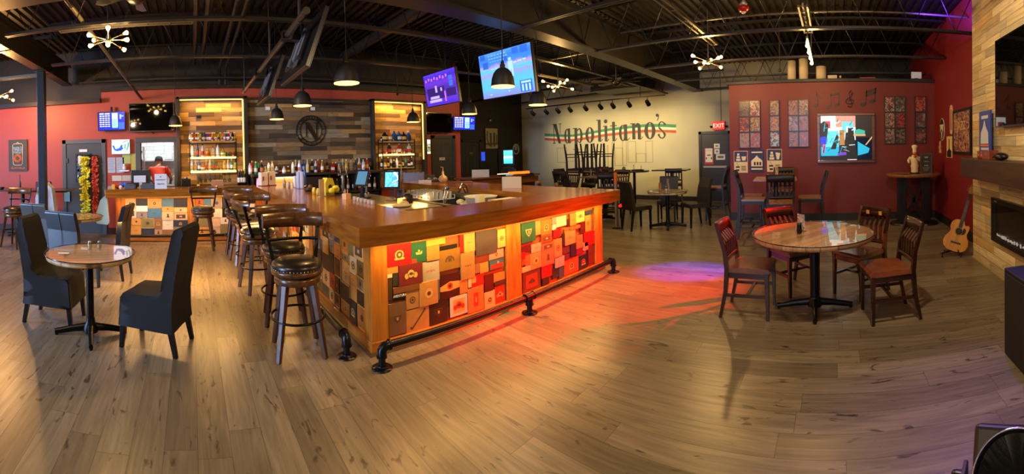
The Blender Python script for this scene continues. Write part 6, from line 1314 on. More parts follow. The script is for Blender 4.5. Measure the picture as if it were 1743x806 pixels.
# round N emblem
t = thing('round_emblem', 'round black metal emblem with a large letter N on the dark board wall', 'emblem', (2.62, 8.665, 2.22)); mb = MB()
for r0, th in ((.335, .011), (.255, .009)): mb.tube([(r0*cos(2*pi*k/48), 0, r0*sin(2*pi*k/48)) for k in range(48)], th, 6, closed=True)
mb.prism([(.26*cos(a), .26*sin(a)) for a in [radians(q) for q in range(42, 139, 6)]]+[(.335*cos(a), .335*sin(a)) for a in [radians(q) for q in range(138, 41, -6)]], 'y', -.008, .008)
for k in range(10): a = radians(150+k*24); mb.tube([(.26*cos(a), 0, .26*sin(a)), (.33*cos(a), 0, .33*sin(a))], .006, 5)
mb.build('rings', mat('0E0D0B', .5, .3), t)
mb = MB(); mb.prism([(-.14, .19), (-.06, .19), (.15, -.21), (.03, -.21)][:2]+[(.17, -.20), (.14, -.235), (.10, -.235), (-.12, .14)], 'y', -.01, .006); mb.bb(-.115, -.008, -.13, -.095, .006, .12); mb.bb(-.16, -.008, -.15, -.06, .006, -.135); mb.bb(.125, -.008, -.17, .15, .006, .17); mb.bb(.08, -.008, .165, .19, .006, .185); mb.bb(-.17, -.008, .17, -.05, .006, .19); mb.build('letter', mat('0E0D0B', .5, .3), t)
for k, ch in enumerate('CIGAR'): a = radians(114-12*k); text(ch, .06, (.297*cos(a), -.009, .297*sin(a)), (90, 0, 0), mat('6A5A40', .5), t)
for k, ch in enumerate('COCKTAIL'): a = radians(222+12*k); text(ch, .06, (.297*cos(a), -.009, .297*sin(a)), (90, 0, 0), mat('1A1612', .5), t)
tag(MB().bb(1.5, 8.6, 2.82, 3.9, 8.68, 2.87).build('ledge', mat('15120E', .5)), 'dark horizontal rail along the top of the dark board wall', 'rail')
for x in (1.66, 2.68): tag(MB().bb(x-.05, 8.66, 2.68, x+.05, 8.685, 2.75).build('wall_plate', WHITE), f'white outlet plate high on the dark board wall, {"left" if x < 2 else "right"} one', 'outlet')
tag(MB().bb(.12, 8.68, 2.52, .22, 8.705, 2.58).build('wall_plate', BLKP), 'black outlet plate on the boards of the left alcove', 'outlet')
# counter under the left alcove with coffee things
t = thing('alcove_counter', 'dark counter under the left alcove behind the short bar section', 'counter', (0, 0, 0)); MB().bb(-.3, 8.36, 1.02, 1.18, 8.7, 1.06).build('top', mat('231C15', .4), t); MB().bb(-.28, 8.42, .0, 1.16, 8.7, 1.02).build('carcass', KB, t)
t = thing('espresso_grinder', 'black coffee machine at the left end of the alcove counter', 'coffee machine', (-.13, 8.45, 1.06)); MB().bb(-.1, -.06, 0, .1, .1, .16).build('housing', BLKP, t, bevel=.01); MB().tube([(-.03, -.1, .1), (-.03, -.06, .1)], .015).lathe([(.0, .16), (.05, .16), (.04, .19)], n=12).build('group_head', CHROME, t)
prop_item('glass_pitcher', 'glass pitcher on the alcove counter beside the coffee machine', 'pitcher', MB().lathe([(.04, 0), (.05, .06), (.035, .16), (.04, .18)], n=14, cap=False).tube([(.04, 0, .15), (.085, 0, .12), (.05, 0, .05)], .006), GLASS2, (.16, 8.47, 1.06))
for k in range(3): bottle(.98+.05*k, 8.45, 1.06, 'wine', Dk, 'E8E4D8', 'D8D4C8', f'tall dark bottle at the right end of the alcove counter, {ORD[k]} from the left', 'bottles at the end of the alcove counter', 1.1)
t = prop_item('paper_bag', 'folded brown paper bag standing on the short bar section', 'paper bag', MB().bb(-.12, -.05, 0, .12, .05, .11).prism([(-.05, .11), (.05, .11), (.02, .13), (-.02, .13)], 'x', -.11, .11), mat('9A7048', .8, bump=.1), (.50, 8.1, ZT), bevel=.006)
prop_item('candle_cup', 'small yellow cup on the short bar section', 'cup', MB().lathe([(.025, 0), (.03, .05), (.026, .05), (.02, .01)], n=12), mat('E0A830', .4), (.12, 8.0, ZT))
# ------------------------------------------------------------------ things on the short bar section (point of sale)
t = thing('pos_monitor', 'dark monitor seen from behind with a white panel on the short bar section', 'monitor', (-1.02, 8.02, ZT), -90)
MB().bb(-.03, -.19, .06, .0, .19, .36).build('housing', mat('20262A', .35), t, bevel=.006); MB().bb(.0, -.13, .11, .035, .11, .25).build('rear_panel', mat('C8CCD0', .5), t, bevel=.006); MB().bb(-.06, -.06, 0, .06, .06, .02).bb(-.02, -.03, .02, .02, .03, .12).build('stand', mat('C8CCD0', .5), t)
for i, (x, w_) in enumerate(((-1.20, .2), (-.86, .26))): prop_item('card_terminal', f'blue-grey plastic tray on the short bar section, {["left", "right"][i]} one under the monitor', 'tray', MB().bb(-w_/2, -.09, 0, w_/2, .09, .075).bb(-w_/2+.02, -.07, .075, w_/2-.02, .07, .095), mat('3E4A54', .5), (x, 7.82, ZT), bevel=.006)
t = prop_item('black_box', 'black box behind the trays on the short bar section', 'box', MB().bb(-.35, -.03, 0, .35, .03, .10), BLKP, (-.95, 8.12, ZT)); t['label'] = 'long black base under the monitor on the short bar section'
t = thing('paper_sign', 'white standing paper sign with black writing on the short bar section', 'sign', (-.60, 7.74, ZT)); MB().bb(-.115, -.004, 0, .115, .004, .285).build('sheet', mat('C8CED6', .6), t); MB().bb(-.09, .004, 0, .09, .06, .01).build('foot', GLASS2, t); text('WEDNESDAY', .03, (0, -.006, .17), FACE_Y, INK, t); text('NIGHTS', .04, (0, -.006, .09), FACE_Y, INK, t); MB().prism([(-.015, .22), (.015, .22), (0, .25)], 'y', -.006, -.004).build('mark', INK, t)
prop_item('cloth_bundle', 'bundle of red, blue and white cloths at the left end of the short bar section', 'cloths', MB().ball((0, 0, .05), (.10, .06, .05), 0).ball((.08, .02, .08), (.08, .05, .05), 1).ball((.05, -.05, .03), (.04, .02, .04), 2).ball((.15, 0, .09), (.05, .04, .04), 1), [mat('B0402A', .7), mat('1E56B8', .6), mat('D8D8DC', .6)], (-1.44, 7.86, ZT))
prop_item('yellow_carton', 'small yellow carton at the left end of the short bar section', 'carton', MB().bb(-.03, -.025, 0, .03, .025, .09), mat('D8A828', .5), (-1.52, 7.76, ZT))
prop_item('folded_leaflets', 'pale stack of folded leaflets at the very left end of the short bar section', 'leaflets', MB().prism([(-.06, 0), (.06, 0), (.05, .04), (-.05, .05)], 'y', -.04, .04), mat('9AB0BC', .7), (-1.60, 7.90, ZT))
prop_item('white_figurine', 'small white cat-shaped ornament beside the monitor on the back wall', 'ornament', MB().ball((0, 0, .05), (.045, .04, .05)).ball((0, -.02, .11), (.03, .03, .03)), mat('D8D4CC', .5), (-1.45, 8.70, 1.42))
tag(MB().bb(-1.55, 8.66, 1.39, -1.35, 8.76, 1.42).build('wall_ledge', WHITE), 'small white ledge under the white ornament', 'shelf')
# papers on the wall
def wallpaper(label, x0, x1, z0, z1, c, n=0, name='posted_paper', cat='paper'):
    t = thing(name, label, cat, ((x0+x1)/2, 8.757, (z0+z1)/2)); w, h = (x1-x0)/2, (z1-z0)/2; MB().bb(-w, -.008, -h, w, 0, h).build('sheet', mat(c, .7, var=.06, scale=20), t)
    if n:
        mb = MB()
        for k in range(n): mb.bb(-w*.8, -.0095, h*.8-1.6*h*k/n, w*(.5 if k % 3 else .8), -.008, h*.8-1.6*h*k/n+.006)
        mb.build('print', mat('6A7078', .7), t)
wallpaper('left of two grey printed sheets beside the grey door', -1.83, -1.66, 1.36, 1.70, 'A8B0B8', 8); wallpaper('right of two grey printed sheets beside the grey door', -1.64, -1.47, 1.36, 1.70, 'A8B0B4', 8)
wallpaper('yellow-green board under the lit sign, left half', -1.50, -1.32, 1.56, 1.78, 'A8B060'); wallpaper('taller yellow-green board under the lit sign, right half', -1.31, -1.13+.0, 1.30, 1.78, 'B0A848')
wallpaper('cream switch plate panel low beside the monitor, left one', -1.74, -1.53, 1.18, 1.30, 'C8C4B0', name='switch_plate', cat='switch'); wallpaper('cream panel low beside the monitor, middle one', -1.52, -1.34, 1.18, 1.30, 'B8B4A0'); wallpaper('small pale panel low beside the monitor, right one', -1.33, -1.22, 1.18, 1.30, 'B8BCC4')
t = thing('wall_sign', 'grey square sign with a framed lantern and orange lettering at the far left', 'sign', (-3.96, 8.75, 1.80)); MB().bb(-.24, -.03, -.37, .24, .01, .37).build('board', mat('3E3C38', .6), t)
mb = MB(); mb.tube([(-.13, -.034, .24), (-.12, -.034, -.2), (-.09, -.034, -.24), (.09, -.034, -.24), (.12, -.034, -.2), (.13, -.034, .24), (.1, -.034, .27), (-.1, -.034, .27)], .009, 6, closed=True).tube([(-.04, -.034, .27), (0, -.034, .31), (.04, -.034, .27)], .008, 6); mb.build('outline', mat('D0C0A0', .5), t)
mb = MB()
for r in (.09, .06): mb.tube([(r*cos(2*pi*k/20), -.034, -.08+r*sin(2*pi*k/20)) for k in range(20)], .013, 6, closed=True)
mb.build('round_mark', mat('C86838', .5), t); MB().bb(-.11, -.033, .04, .11, -.031, .2).build('window', pic(51, ['2A3A42', '8AA0A8', '3A4A52', 'B8C8C8'], 18), t)
text('GUITARLA', .075, (0, -.033, -.31), FACE_Y, mat('C86038', .5), t)
# garlands on the grey door
for nm, c, dx, lb in (('y', 'D8CC20', -2.33, 'long ruffled yellow paper garland hanging on the grey door'), ('r', 'B8381C', -2.10, 'long ruffled red garland hanging on the grey door, right of the yellow one')):
    rn = random.Random(7 if nm == 'y' else 8); mb = MB(); L = 1.28
    for k in range(int(L/.028)):
        z = 1.72-.028*k
        for q in range(5):
            a = rn.random()*6.28; r = (.10 if nm == 'y' else .065)*(.5+.8*rn.random()); x, y = r*cos(a), r*sin(a)*.6
            mb.add([(dx+x*.3, 8.66+y*.3, z-.01), (dx+x+.02*sin(a), 8.66+y-.02*cos(a), z-.025), (dx+x*1.15, 8.66+y*1.15, z+.005+.02*rn.random()), (dx+x-.02*sin(a), 8.66+y+.02*cos(a), z-.02), (dx+x*.2, 8.66+y*.2, z+.02)], [(0, 1, 2), (0, 2, 3), (4, 2, 1), (4, 3, 2), (0, 4, 1), (0, 3, 4)])
    mb.tube([(dx, 8.66, 1.74), (dx, 8.66, .44)], .012, 6); tag(mb.build('paper_garland', mat(c, .7, var=.3, scale=30)), lb, 'garland')
tag(MB().tube([(-2.40, 8.66, 1.75), (-2.02, 8.66, 1.75)], .012).tube([(-2.21, 8.66, 1.75), (-2.21, 8.74, 1.79)], .01).build('garland_hook', BLKM), 'small dark hanger bar the two garlands hang from', 'hanger')
tag(MB().bb(-2.83, 8.715, .72, -2.70, 8.728, 1.0).build('door_card', mat('6AA8C8', .5)), 'light blue card stuck low on the casing of the grey door', 'card')
mb = MB(); mb.prism([(-.10, .06), (-.02, .145), (.03, .10), (.06, -.35), (.05, -.42), (-.17, -.40), (-.22, -.30), (-.15, -.1)], 'y', -.05, .05); t = tag(mb.build('cloth_bag', mat('9CC8D8', .8, bump=.3, scale=12), loc=(-1.70, 7.86, .78), bevel=.02), 'light blue cloth bag hanging at the left end of the short bar section', 'bag')
# far left high table group
high_table('dark long high table against the left red wall behind the pillar', -3.55, 8.05, 2.2, .75, 0, 1.04, wood('1A1512', '2E241C', 'x', .3, .3))
t = thing('cardboard_chair', 'white and blue cloth draped over something beside the pillar', 'draped cloth', (-2.82, 7.55, 0)); mb = MB(); mb.prism([(-.17, 0), (-.20, .9), (-.15, 1.12), (.02, 1.22), (.14, 1.10), (.19, .7), (.18, 0)], 'y', -.1, .1); mb.build('cloth', mat('B8C0C8', .8, bump=.3, scale=10, var=.12), t, bevel=.03, seg=3); MB().bb(-.02, -.105, .1, .06, -.101, 1.1).build('brown_stripe', mat('8A6A50', .8), t)
t['category'] = 'cloth'
prop_item('hot_sauce_bottle', 'thin dark bottle on the long high table below the grey sign', 'bottle', MB().lathe([(.025, 0), (.028, .12), (.01, .2), (.009, .32)], n=12), mat('2A1C14', .3), (-3.55, 7.9, 1.04))
prop_item('brown_bag', 'dark reddish bag on the long high table by the pillar', 'bag', MB().bb(-.16, -.09, 0, .16, .09, .17), mat('3A1A1C', .7, bump=.2), (-3.05, 8.0, 1.04), bevel=.03)
prop_item('small_dish', 'small dark dish on the long high table at the far left edge', 'dish', MB().lathe([(.03, 0), (.06, .04), (.05, .05), (.02, .01)], n=14), mat('1C1412', .4), (-3.98, 7.9, 1.04))
prop_item('paper_towel', 'white folded paper on the back glass-topped table at the left', 'paper', MB().bb(-.05, -.03, 0, .05, .03, .004), WHITE, (-1.9, 5.95, .771))
# ------------------------------------------------------------------ person in the kitchen
def skin(name, J, E, m, parent=None, sub=2):
    """continuous body: joints {name: (pos, r)} and edges grown by a skin modifier; first joint is the root"""
    me = bpy.data.meshes.new(name); ks = list(J); me.from_pydata([J[k][0] for k in ks], [(ks.index(a), ks.index(b)) for a, b in E], [])
    me.materials.append(m); o = bpy.data.objects.new(name, me); link(o, parent)
    sm = o.modifiers.new('skin', 'SKIN'); sm.use_smooth_shade = True
    for i, k in enumerate(ks):
        r = J[k][1]; me.skin_vertices[0].data[i].radius = r if isinstance(r, tuple) else (r, r)
    me.skin_vertices[0].data[0].use_root = True
    sb = o.modifiers.new('sub', 'SUBSURF'); sb.levels = sub; sb.render_levels = sub
    return o
SKN = mat('B87A5C', .5)
pr = thing('person', 'kitchen worker in a bright orange-red shirt and dark cap seen from behind through the hatch', 'person', (-.80, 9.62, 0), 90)   # faces +Y, leaning forward
J = {'pelvis': ((0, 0, .93), (.13, .17)), 'waist': ((.03, 0, 1.10), (.11, .15)), 'chest': ((.10, 0, 1.30), (.12, .18)), 'neck0': ((.16, 0, 1.45), (.07, .08)), 'neck': ((.20, 0, 1.51), .052), 'head': ((.24, 0, 1.58), (.085, .078)), 'crown': ((.26, 0, 1.66), (.07, .065)),
     'shl': ((.13, .18, 1.40), .062), 'ell': ((.20, .27, 1.17), .045), 'wrl': ((.42, .20, 1.10), .03), 'shr': ((.13, -.18, 1.40), .062), 'elr': ((.16, -.30, 1.17), .045), 'wrr': ((.38, -.26, 1.06), .03),
     'hl': ((0, .09, .88), .09), 'kl': ((.03, .10, .48), .06), 'al': ((0, .10, .08), .04), 'tl': ((.14, .11, .035), .035), 'hr': ((0, -.09, .88), .09), 'kr': ((.03, -.10, .48), .06), 'ar': ((0, -.10, .08), .04), 'tr': ((.14, -.11, .035), .035)}
Eg = [('pelvis', 'waist'), ('waist', 'chest'), ('chest', 'neck0'), ('neck0', 'neck'), ('neck', 'head'), ('head', 'crown'), ('chest', 'shl'), ('shl', 'ell'), ('ell', 'wrl'), ('chest', 'shr'), ('shr', 'elr'), ('elr', 'wrr'), ('pelvis', 'hl'), ('hl', 'kl'), ('kl', 'al'), ('al', 'tl'), ('pelvis', 'hr'), ('hr', 'kr'), ('kr', 'ar'), ('ar', 'tr')]
hands = []
for s, w0 in ((1, (.42, .20, 1.10)), (-1, (.38, -.26, 1.06))):
    W0 = Vector(w0); k = 'l' if s > 0 else 'r'
    J['palm'+k] = ((W0.x+.06, W0.y, W0.z-.015), (.032, .016)); Eg.append(('wr'+k, 'palm'+k))
    for f in range(4):
        b = (W0.x+.10, W0.y+(f-1.5)*.019, W0.z-.02); L = (.07, .08, .075, .06)[f]
        J[f'f{f}a{k}'] = (b, .0105); J[f'f{f}b{k}'] = ((b[0]+L*.55, b[1], b[2]-.008), .009); J[f'f{f}c{k}'] = ((b[0]+L*.85, b[1], b[2]-.03), .0075)
        Eg += [('palm'+k, f'f{f}a{k}'), (f'f{f}a{k}', f'f{f}b{k}'), (f'f{f}b{k}', f'f{f}c{k}')]
    J['tha'+k] = ((W0.x+.05, W0.y-s*.035, W0.z-.02), .011); J['thb'+k] = ((W0.x+.085, W0.y-s*.045, W0.z-.035), .009); Eg += [('palm'+k, 'tha'+k), ('tha'+k, 'thb'+k)]
skin('body', J, Eg, SKN, pr)
SH_ = mat('E8420E', .75, bump=.15, scale=14)
Js = {'pelvis': ((0, 0, .95), (.15, .19)), 'waist': ((.03, 0, 1.10), (.135, .175)), 'chest': ((.10, 0, 1.30), (.145, .20)), 'neck0': ((.15, 0, 1.43), (.085, .10)), 'shl': ((.13, .185, 1.40), .085), 'ell': ((.165, .24, 1.26), .07), 'shr': ((.13, -.185, 1.40), .085), 'elr': ((.145, -.26, 1.26), .07)}
skin('shirt', Js, [('pelvis', 'waist'), ('waist', 'chest'), ('chest', 'neck0'), ('chest', 'shl'), ('shl', 'ell'), ('chest', 'shr'), ('shr', 'elr')], SH_, pr)
Jt = {'pelvis': ((0, 0, .92), (.145, .18)), 'hl': ((0, .10, .84), .10), 'kl': ((.03, .10, .48), .075), 'al': ((0, .10, .12), .06), 'hr': ((0, -.10, .84), .10), 'kr': ((.03, -.10, .48), .075), 'ar': ((0, -.10, .12), .06)}
skin('trousers', Jt, [('pelvis', 'hl'), ('hl', 'kl'), ('kl', 'al'), ('pelvis', 'hr'), ('hr', 'kr'), ('kr', 'ar')], mat('1C1C20', .8), pr)
mb = MB(); mb.X = Matrix.Translation((.25, 0, 1.63)) @ Matrix.Rotation(radians(12), 4, 'Y'); mb.lathe([(.098, -.03), (.1, .02), (.085, .065), (.05, .09), (0, .1)], n=20, cap=False); mb.prism([(.06, -.07), (.15, -.05), (.17, 0), (.15, .05), (.06, .07)], 'z', -.02, -.01); mb.build('cap', mat('26282C', .8), pr)
mb = MB().ball((.325, 0, 1.585), (.02, .014, .016)).ball((.32, .03, 1.61), (.01, .01, .008), 1).ball((.32, -.03, 1.61), (.01, .01, .008), 1).ball((.315, 0, 1.55), (.01, .02, .005), 2).ball((.24, .085, 1.59), (.018, .01, .026)).ball((.24, -.085, 1.59), (.018, .01, .026)); mb.build('face', [SKN, mat('20160F', .3), mat('8A4A40', .5)], pr)
# kitchen fittings
t = thing('kitchen_counter', 'steel kitchen counter behind the hatch', 'counter', (0, 0, 0)); MB().bb(-2.0, 10.0, .88, .8, 10.6, .92).build('top', STEEL, t); MB().bb(-1.95, 10.05, 0, .75, 10.55, .88).build('carcass', mat('8A8C8C', .4, .5), t)
t = thing('kitchen_shelf', 'long white wall shelf in the kitchen behind the worker', 'shelf', (0, 0, 0)); MB().bb(-2.0, 10.6, 1.60, .8, 10.9, 1.63).build('board', mat('C8CAC4', .4), t)
t = thing('kitchen_rack', 'white metal rack at the left side of the kitchen hatch', 'rack', (-1.22, 9.5, 0)); mb = MB()
for x in (-.1, .1):
    for y in (-.1, .1): mb.bb(x-.008, y-.008, 0, x+.008, y+.008, 1.95)
for z in (.5, .9, 1.2, 1.4, 1.6, 1.8): mb.bb(-.1, -.1, z, .1, .1, z+.012)
mb.build('frame', mat('D0D4D0', .4), t)
for k in range(4): prop_item('steel_pan', f'dark pan on the white kitchen rack, {ORD[k]} shelf from the top', 'pan', MB().lathe([(0, 0), (.06, 0), (.07, .04), (.06, .04), (.05, .01)], n=14), mat('202224', .4), (-1.22, 9.5, (1.812, 1.612, 1.412, 1.212)[k]))
t = thing('microwave', 'white appliance on the kitchen counter right of the worker', 'appliance', (-.22, 10.3, .92)); MB().bb(-.25, -.2, 0, .25, .2, .3).build('housing', mat('C8CCC8', .4), t, bevel=.01); MB().bb(-.2, -.21, .04, .1, -.2, .26).build('door', mat('8A9498', .2), t)
t = thing('wall_pipe', 'white tiled column with a pipe on the kitchen wall', 'pipe', (-.62, 10.85, 0)); MB().bb(-.1, -.05, 1.65, .1, .05, 2.75).build('casing', planks('kitchen_column', 'x', 'z', .06, .1, ['E8ECE8', 'DCE0DC'], rough=.3, gap=.008, grain=.02), t)
# ------------------------------------------------------------------ bar equipment inside
SS = mat('8E8A7E', .25, .9, bump=.02)
t = thing('underbar_sink', 'long steel bar sink unit along the inside of the far bar arm', 'bar sink', (0, 0, 0)); mb = MB()
mb.bb(3.36, 3.6, 0, 3.95, 6.0, .62); mb.build('cabinet', mat('3A3833', .4, .4), t)
mb = MB(); mb.bb(3.34, 3.55, .62, 3.38, 6.05, .90).bb(3.92, 3.55, .62, 3.96, 6.05, 1.0).bb(3.38, 3.55, .62, 3.92, 3.6, .9).bb(3.38, 6.0, .62, 3.92, 6.05, .9).bb(3.38, 4.6, .62, 3.92, 4.64, .88).bb(3.38, 3.6, .80, 3.92, 4.6, .83).bb(3.38, 5.2, .62, 3.92, 5.24, .88); mb.build('basins', SS, t)
mb = MB().tube([(3.92, 4.9, 1.0), (3.90, 4.9, 1.12), (3.80, 4.88, 1.15), (3.72, 4.86, 1.08)], .014, 10).tube([(3.92, 4.95, 1.0), (3.86, 4.95, 1.1), (3.78, 4.95, 1.02)], .012, 10); mb.build('faucet', CHROME, t)
t = thing('steel_worktop', 'steel worktop with dark front in the middle of the bar beside the order screens', 'worktop', (0, 0, 0)); MB().bb(2.62, 4.7, .84, 3.30, 7.3, .88).build('top', mat('A09880', .3, .8), t, bevel=.004); MB().bb(2.66, 4.75, 0, 3.26, 7.25, .84).build('cabinet', mat('1E1D1B', .4, .3), t)
mb = MB().bb(3.40, 3.62, .832, 3.88, 4.10, .98); 
rn = random.Random(4)
t = thing('plastic_tub', 'large pale plastic tub beside the bar sink taps', 'tub', (3.65, 4.28, .83)); mb = MB(); mb.lathe([(.12, 0), (.17, .02), (.22, .18), (.235, .19), (.215, .185), (.16, .03), (0, .02)], n=28); mb.build('tub', mat('C8C4A0', .5), t)
t = thing('plastic_tub', 'long pale plastic bin nearest the far bar corner', 'tub', (3.66, 3.78, .83)); mb = MB(); frame_mb(mb, 'x', -.2, .2, -.14, 0, .14, .18, .012); mb.bb(-.2, -.14, 0, .2, .14, .02).bb(-.2, -.14, 0, -.19, .14, .18).bb(.19, -.14, 0, .2, .14, .18); mb.v = mb.v; mb.build('bin', mat('D0CCB0', .5), t, bevel=.004)
t = thing('glass_tray', 'wire tray crowded with upturned drinking glasses inside the bar', 'glass tray', (3.62, 5.55, .90)); mb = MB().bb(-.24, -.4, 0, .24, .4, .012); frame_mb(mb, 'x', -.24, -.232, -.4, .0, .4, .07, .01); frame_mb(mb, 'x', .232, .24, -.4, .0, .4, .07, .01); mb.build('tray', mat('C8C8B8', .4), t)
gm = None
for i in range(5):
    for j in range(8):
        if gm is None: gm = MB().lathe([(.036, 0), (.03, .11), (0, .11)], n=12, cap=False).build('drinking_glass', mat('D8D8C0', .1, trans=.5, coat=.5)); o = gm
        else: o = gm.copy(); link(o)
        o.location = (3.44+.088*i, 5.2+.097*j, .913); tag(o, f'upturned glass in the wire tray, {ORD[j]} in the {ORD[i]} row from the stools', 'glass', 'glasses in the wire tray')
prop_item('white_towel', 'crumpled pale towel on the bar sink', 'towel', MB().ball((0, 0, .03), (.13, .10, .04)).ball((.1, .08, .03), (.08, .1, .05)).ball((-.06, .1, .05), (.06, .05, .04)), mat('D0C890', .9, bump=.5, scale=14), (3.56, 4.45, .98 - .1))
t = prop_item('white_box', 'small pale upright carton beside the tub inside the bar', 'carton', MB().bb(-.05, -.04, 0, .05, .04, .17), mat('E0D8A0', .6), (3.36+.08, 4.05, .90))
t = thing('soda_gun', 'chrome soda gun with curled hose over the bar sink', 'soda gun', (3.36, 4.75, .90)); mb = MB().tube([(0, 0, 0), (-.02, -.03, .10), (.02, .02, .19), (.10, .08, .21)], .014, 10).tube([(.03, 0, 0), (.03, -.02, .1), (.08, .02, .16)], .012, 10); mb.build('hose', mat('A8A49A', .25, .9), t); MB().tube([(.10, .08, .21), (.17, .12, .20)], [.028, .02], 10).build('head', BLKP, t)
t = thing('ice_bin_lid', 'black slanted lid of the ice bin inside the bar corner', 'ice bin', (0, 0, 0)); MB().prism([(3.9, .62), (4.55, .62), (4.55, .80), (3.9, .70)], 'x', 2.55, 3.2).build('lid', BLKP, t, bevel=.01); MB().bb(2.6, 3.95, 0, 3.15, 4.5, .62).build('bin', SS, t)
t = thing('black_case', 'black rounded case standing in the inner bar corner', 'case', (2.35, 4.55, 0)); MB().bb(-.14, -.2, 0, .14, .2, .86).build('case', mat('26282A', .4), t, bevel=.04, seg=3); MB().tube([(.14, -.15, .5), (.17, -.15, .84), (.17, .15, .84), (.14, .15, .5)], .015).build('handle', BLKP, t)
# order screens
for (x, y, z, a, lb, m_) in ((2.95, 5.55, .88, -125, 'tilted tablet with a bright blue screen on the steel worktop', pic(61, ['4A9AE0', '5AA8E8', '3A88D8', 'D8E8F8'], 7, .2, emit=1.3)), (2.80, 6.35, .88, -150, 'tilted order screen with a dull blue face behind the bright tablet', mat('4A7488', .2, emit=.45))):
    t = thing('order_screen', lb, 'screen', (x, y, z), a); M2 = Matrix.Translation((0, 0, .36)) @ Matrix.Rotation(radians(-22), 4, 'Y')
    mb = MB(); mb.X = M2; mb.bb(-.02, -.13, -.15, .0, .13, .15); mb.build('housing', BLKP, t, bevel=.006); mb = MB(); mb.X = M2; mb.bb(0, -.10, -.12, .002, .10, .12); mb.build('screen', m_, t)
    MB().sqt((0, 0, 0), (-.02, 0, .34), .05, .035).bb(-.12, -.1, 0, .1, .1, .03).build('stand', BLKP, t)
prop_item('receipt_printer', 'black receipt printer on the steel worktop beside the order screens', 'printer', MB().bb(-.07, -.09, 0, .07, .09, .13).bb(-.05, -.07, .13, .04, .07, .15), BLKP, (3.12, 5.35, .88), -30, bevel=.008)
prop_item('paper_tray', 'pale crumpled papers on the near end of the steel worktop', 'papers', MB().ball((0, 0, .02), (.14, .12, .03)).ball((.1, .1, .03), (.08, .06, .04)), mat('C8B890', .9, bump=.6, scale=20), (2.80, 5.0, .88))
prop_item('amber_block', 'small orange block on the steel worktop', 'block', MB().bb(-.05, -.05, 0, .05, .05, .08), mat('C8882C', .5), (3.0, 5.32, .88), 20)
prop_item('utensil_cup', 'dark blue cup holding utensils beside the bright tablet', 'cup', MB().lathe([(.06, 0), (.075, .16), (.07, .16), (.055, .01)], n=16).tube([(.02, 0, .05), (.04, 0, .30)], .01).tube([(-.02, .02, .05), (-.05, .03, .28)], .012), mat('20284A', .5), (3.2, 5.75, .88))
# tap towers
for i, (x, y) in enumerate(((2.75, 7.1), (3.25, 7.15))):
    t = thing('tap_tower', f'steel T-shaped tap tower inside the bar, {["left", "right"][i]} one', 'tap tower', (x, y, .88)); MB().cyl((0, 0, 0), (0, 0, .42), .03).cyl((-.09, 0, .40), (.09, 0, .40), .03).lathe([(.06, 0), (.06, .015), (.03, .03)], n=16).build('column', SS, t)
    for s in (-1, 1): MB().tube([(.06*s, -.02, .40), (.06*s, -.07, .38), (.06*s, -.07, .34)], .008).tube([(.06*s, -.03, .42), (.06*s, -.03, .52)], [.008, .014]).build('tap', CHROME, t)
t = thing('blue_tap_handles', 'pair of tall glossy blue tap handles rising before the back bar bottles', 'tap handle', (2.02, 7.3, 1.071)); MB().tube([(0, 0, 0), (0, 0, .16), (-.03, 0, .42)], [.02, .018, .012], 10).tube([(.06, 0, 0), (.06, 0, .16), (.035, 0, .40)], [.02, .018, .012], 10).build('handle', mat('3A6AB8', .15, .3, coat=.6), t); MB().lathe([(.05, 0), (.05, .02), (.02, .04)], (.03, 0, 0), n=16).build('base', CHROME, t)
# things standing on the bar top
def top(px_, X_=None, Y_=None):
    ang = (871.5-px_)/FH+pi/4
    return (X_, X_*tan(ang)) if X_ is not None else (Y_/tan(ang), Y_)
for i, (px_, X_, c, h) in enumerate(((447, 1.375, 'D8CCB8', .27), (460, 1.54, 'D0C0A8', .28))):
    x, y = top(px_, X_); prop_item('drink_dispenser', f'white boxy dispenser on the bar corner before the back bar, {["left", "right"][i]} one', 'dispenser', MB().bb(-.075, -.06, 0, .075, .06, h).bb(-.05, -.075, h*.4, -.02, -.06, h*.7, 1).bb(-.08, -.09, 0, .08, .06, .015, 1), [mat(c, .5), mat('8A3024', .5)], (x, min(y, 7.95), ZT), 20, bevel=.006)
def item(px_, X_, name, label, cat, mb, m_, rz=0, dz=0, **k):
    x, y = top(px_, X_); return prop_item(name, label, cat, mb, m_, (x, min(y, 8.1), ZT+dz), rz, **k)
for i, (px_, r, h) in enumerate(((483, .028, .16), (491, .022, .14))): item(px_, 1.72, 'plastic_bottle', f'clear squeeze bottle on the bar before the glowing fridge, {["left", "right"][i]} one', 'bottle', MB().lathe([(0, 0), (r, 0), (r*1.1, h*.6), (r*.3, h*.8), (r*.15, h*1.2)], n=14), mat(('C8B8A0', '90B8C0')[i], .2, trans=.4))
for i, (px_, X_) in enumerate(((507, 1.82), (513, 1.86))): item(px_, X_, 'cup_stack', f'tall stack of grey-white plastic cups on the bar, {["left", "right"][i]} one', 'cups', MB().lathe([(.0, 0), (.035, 0)]+[(.036+.004*(k % 2), .02*k) for k in range(1, 15)]+[(.04, .30), (0, .30)], n=16), mat('A8A8B8', .4))
item(501, 1.84, 'white_jug', 'white plastic jug beside the tall cup stacks on the bar', 'jug', MB().lathe([(0, 0), (.04, 0), (.045, .02), (.045, .13), (.02, .18), (.018, .21), (0, .21)], n=16), mat('D8D4CC', .4))
item(524, 1.80, 'dark_pouch', 'small dark crumpled pouch on the bar edge', 'pouch', MB().ball((0, 0, .03), (.07, .05, .035)).ball((.03, .02, .07), (.04, .03, .04), 1), [mat('181412', .5), mat('6A4028', .6)])
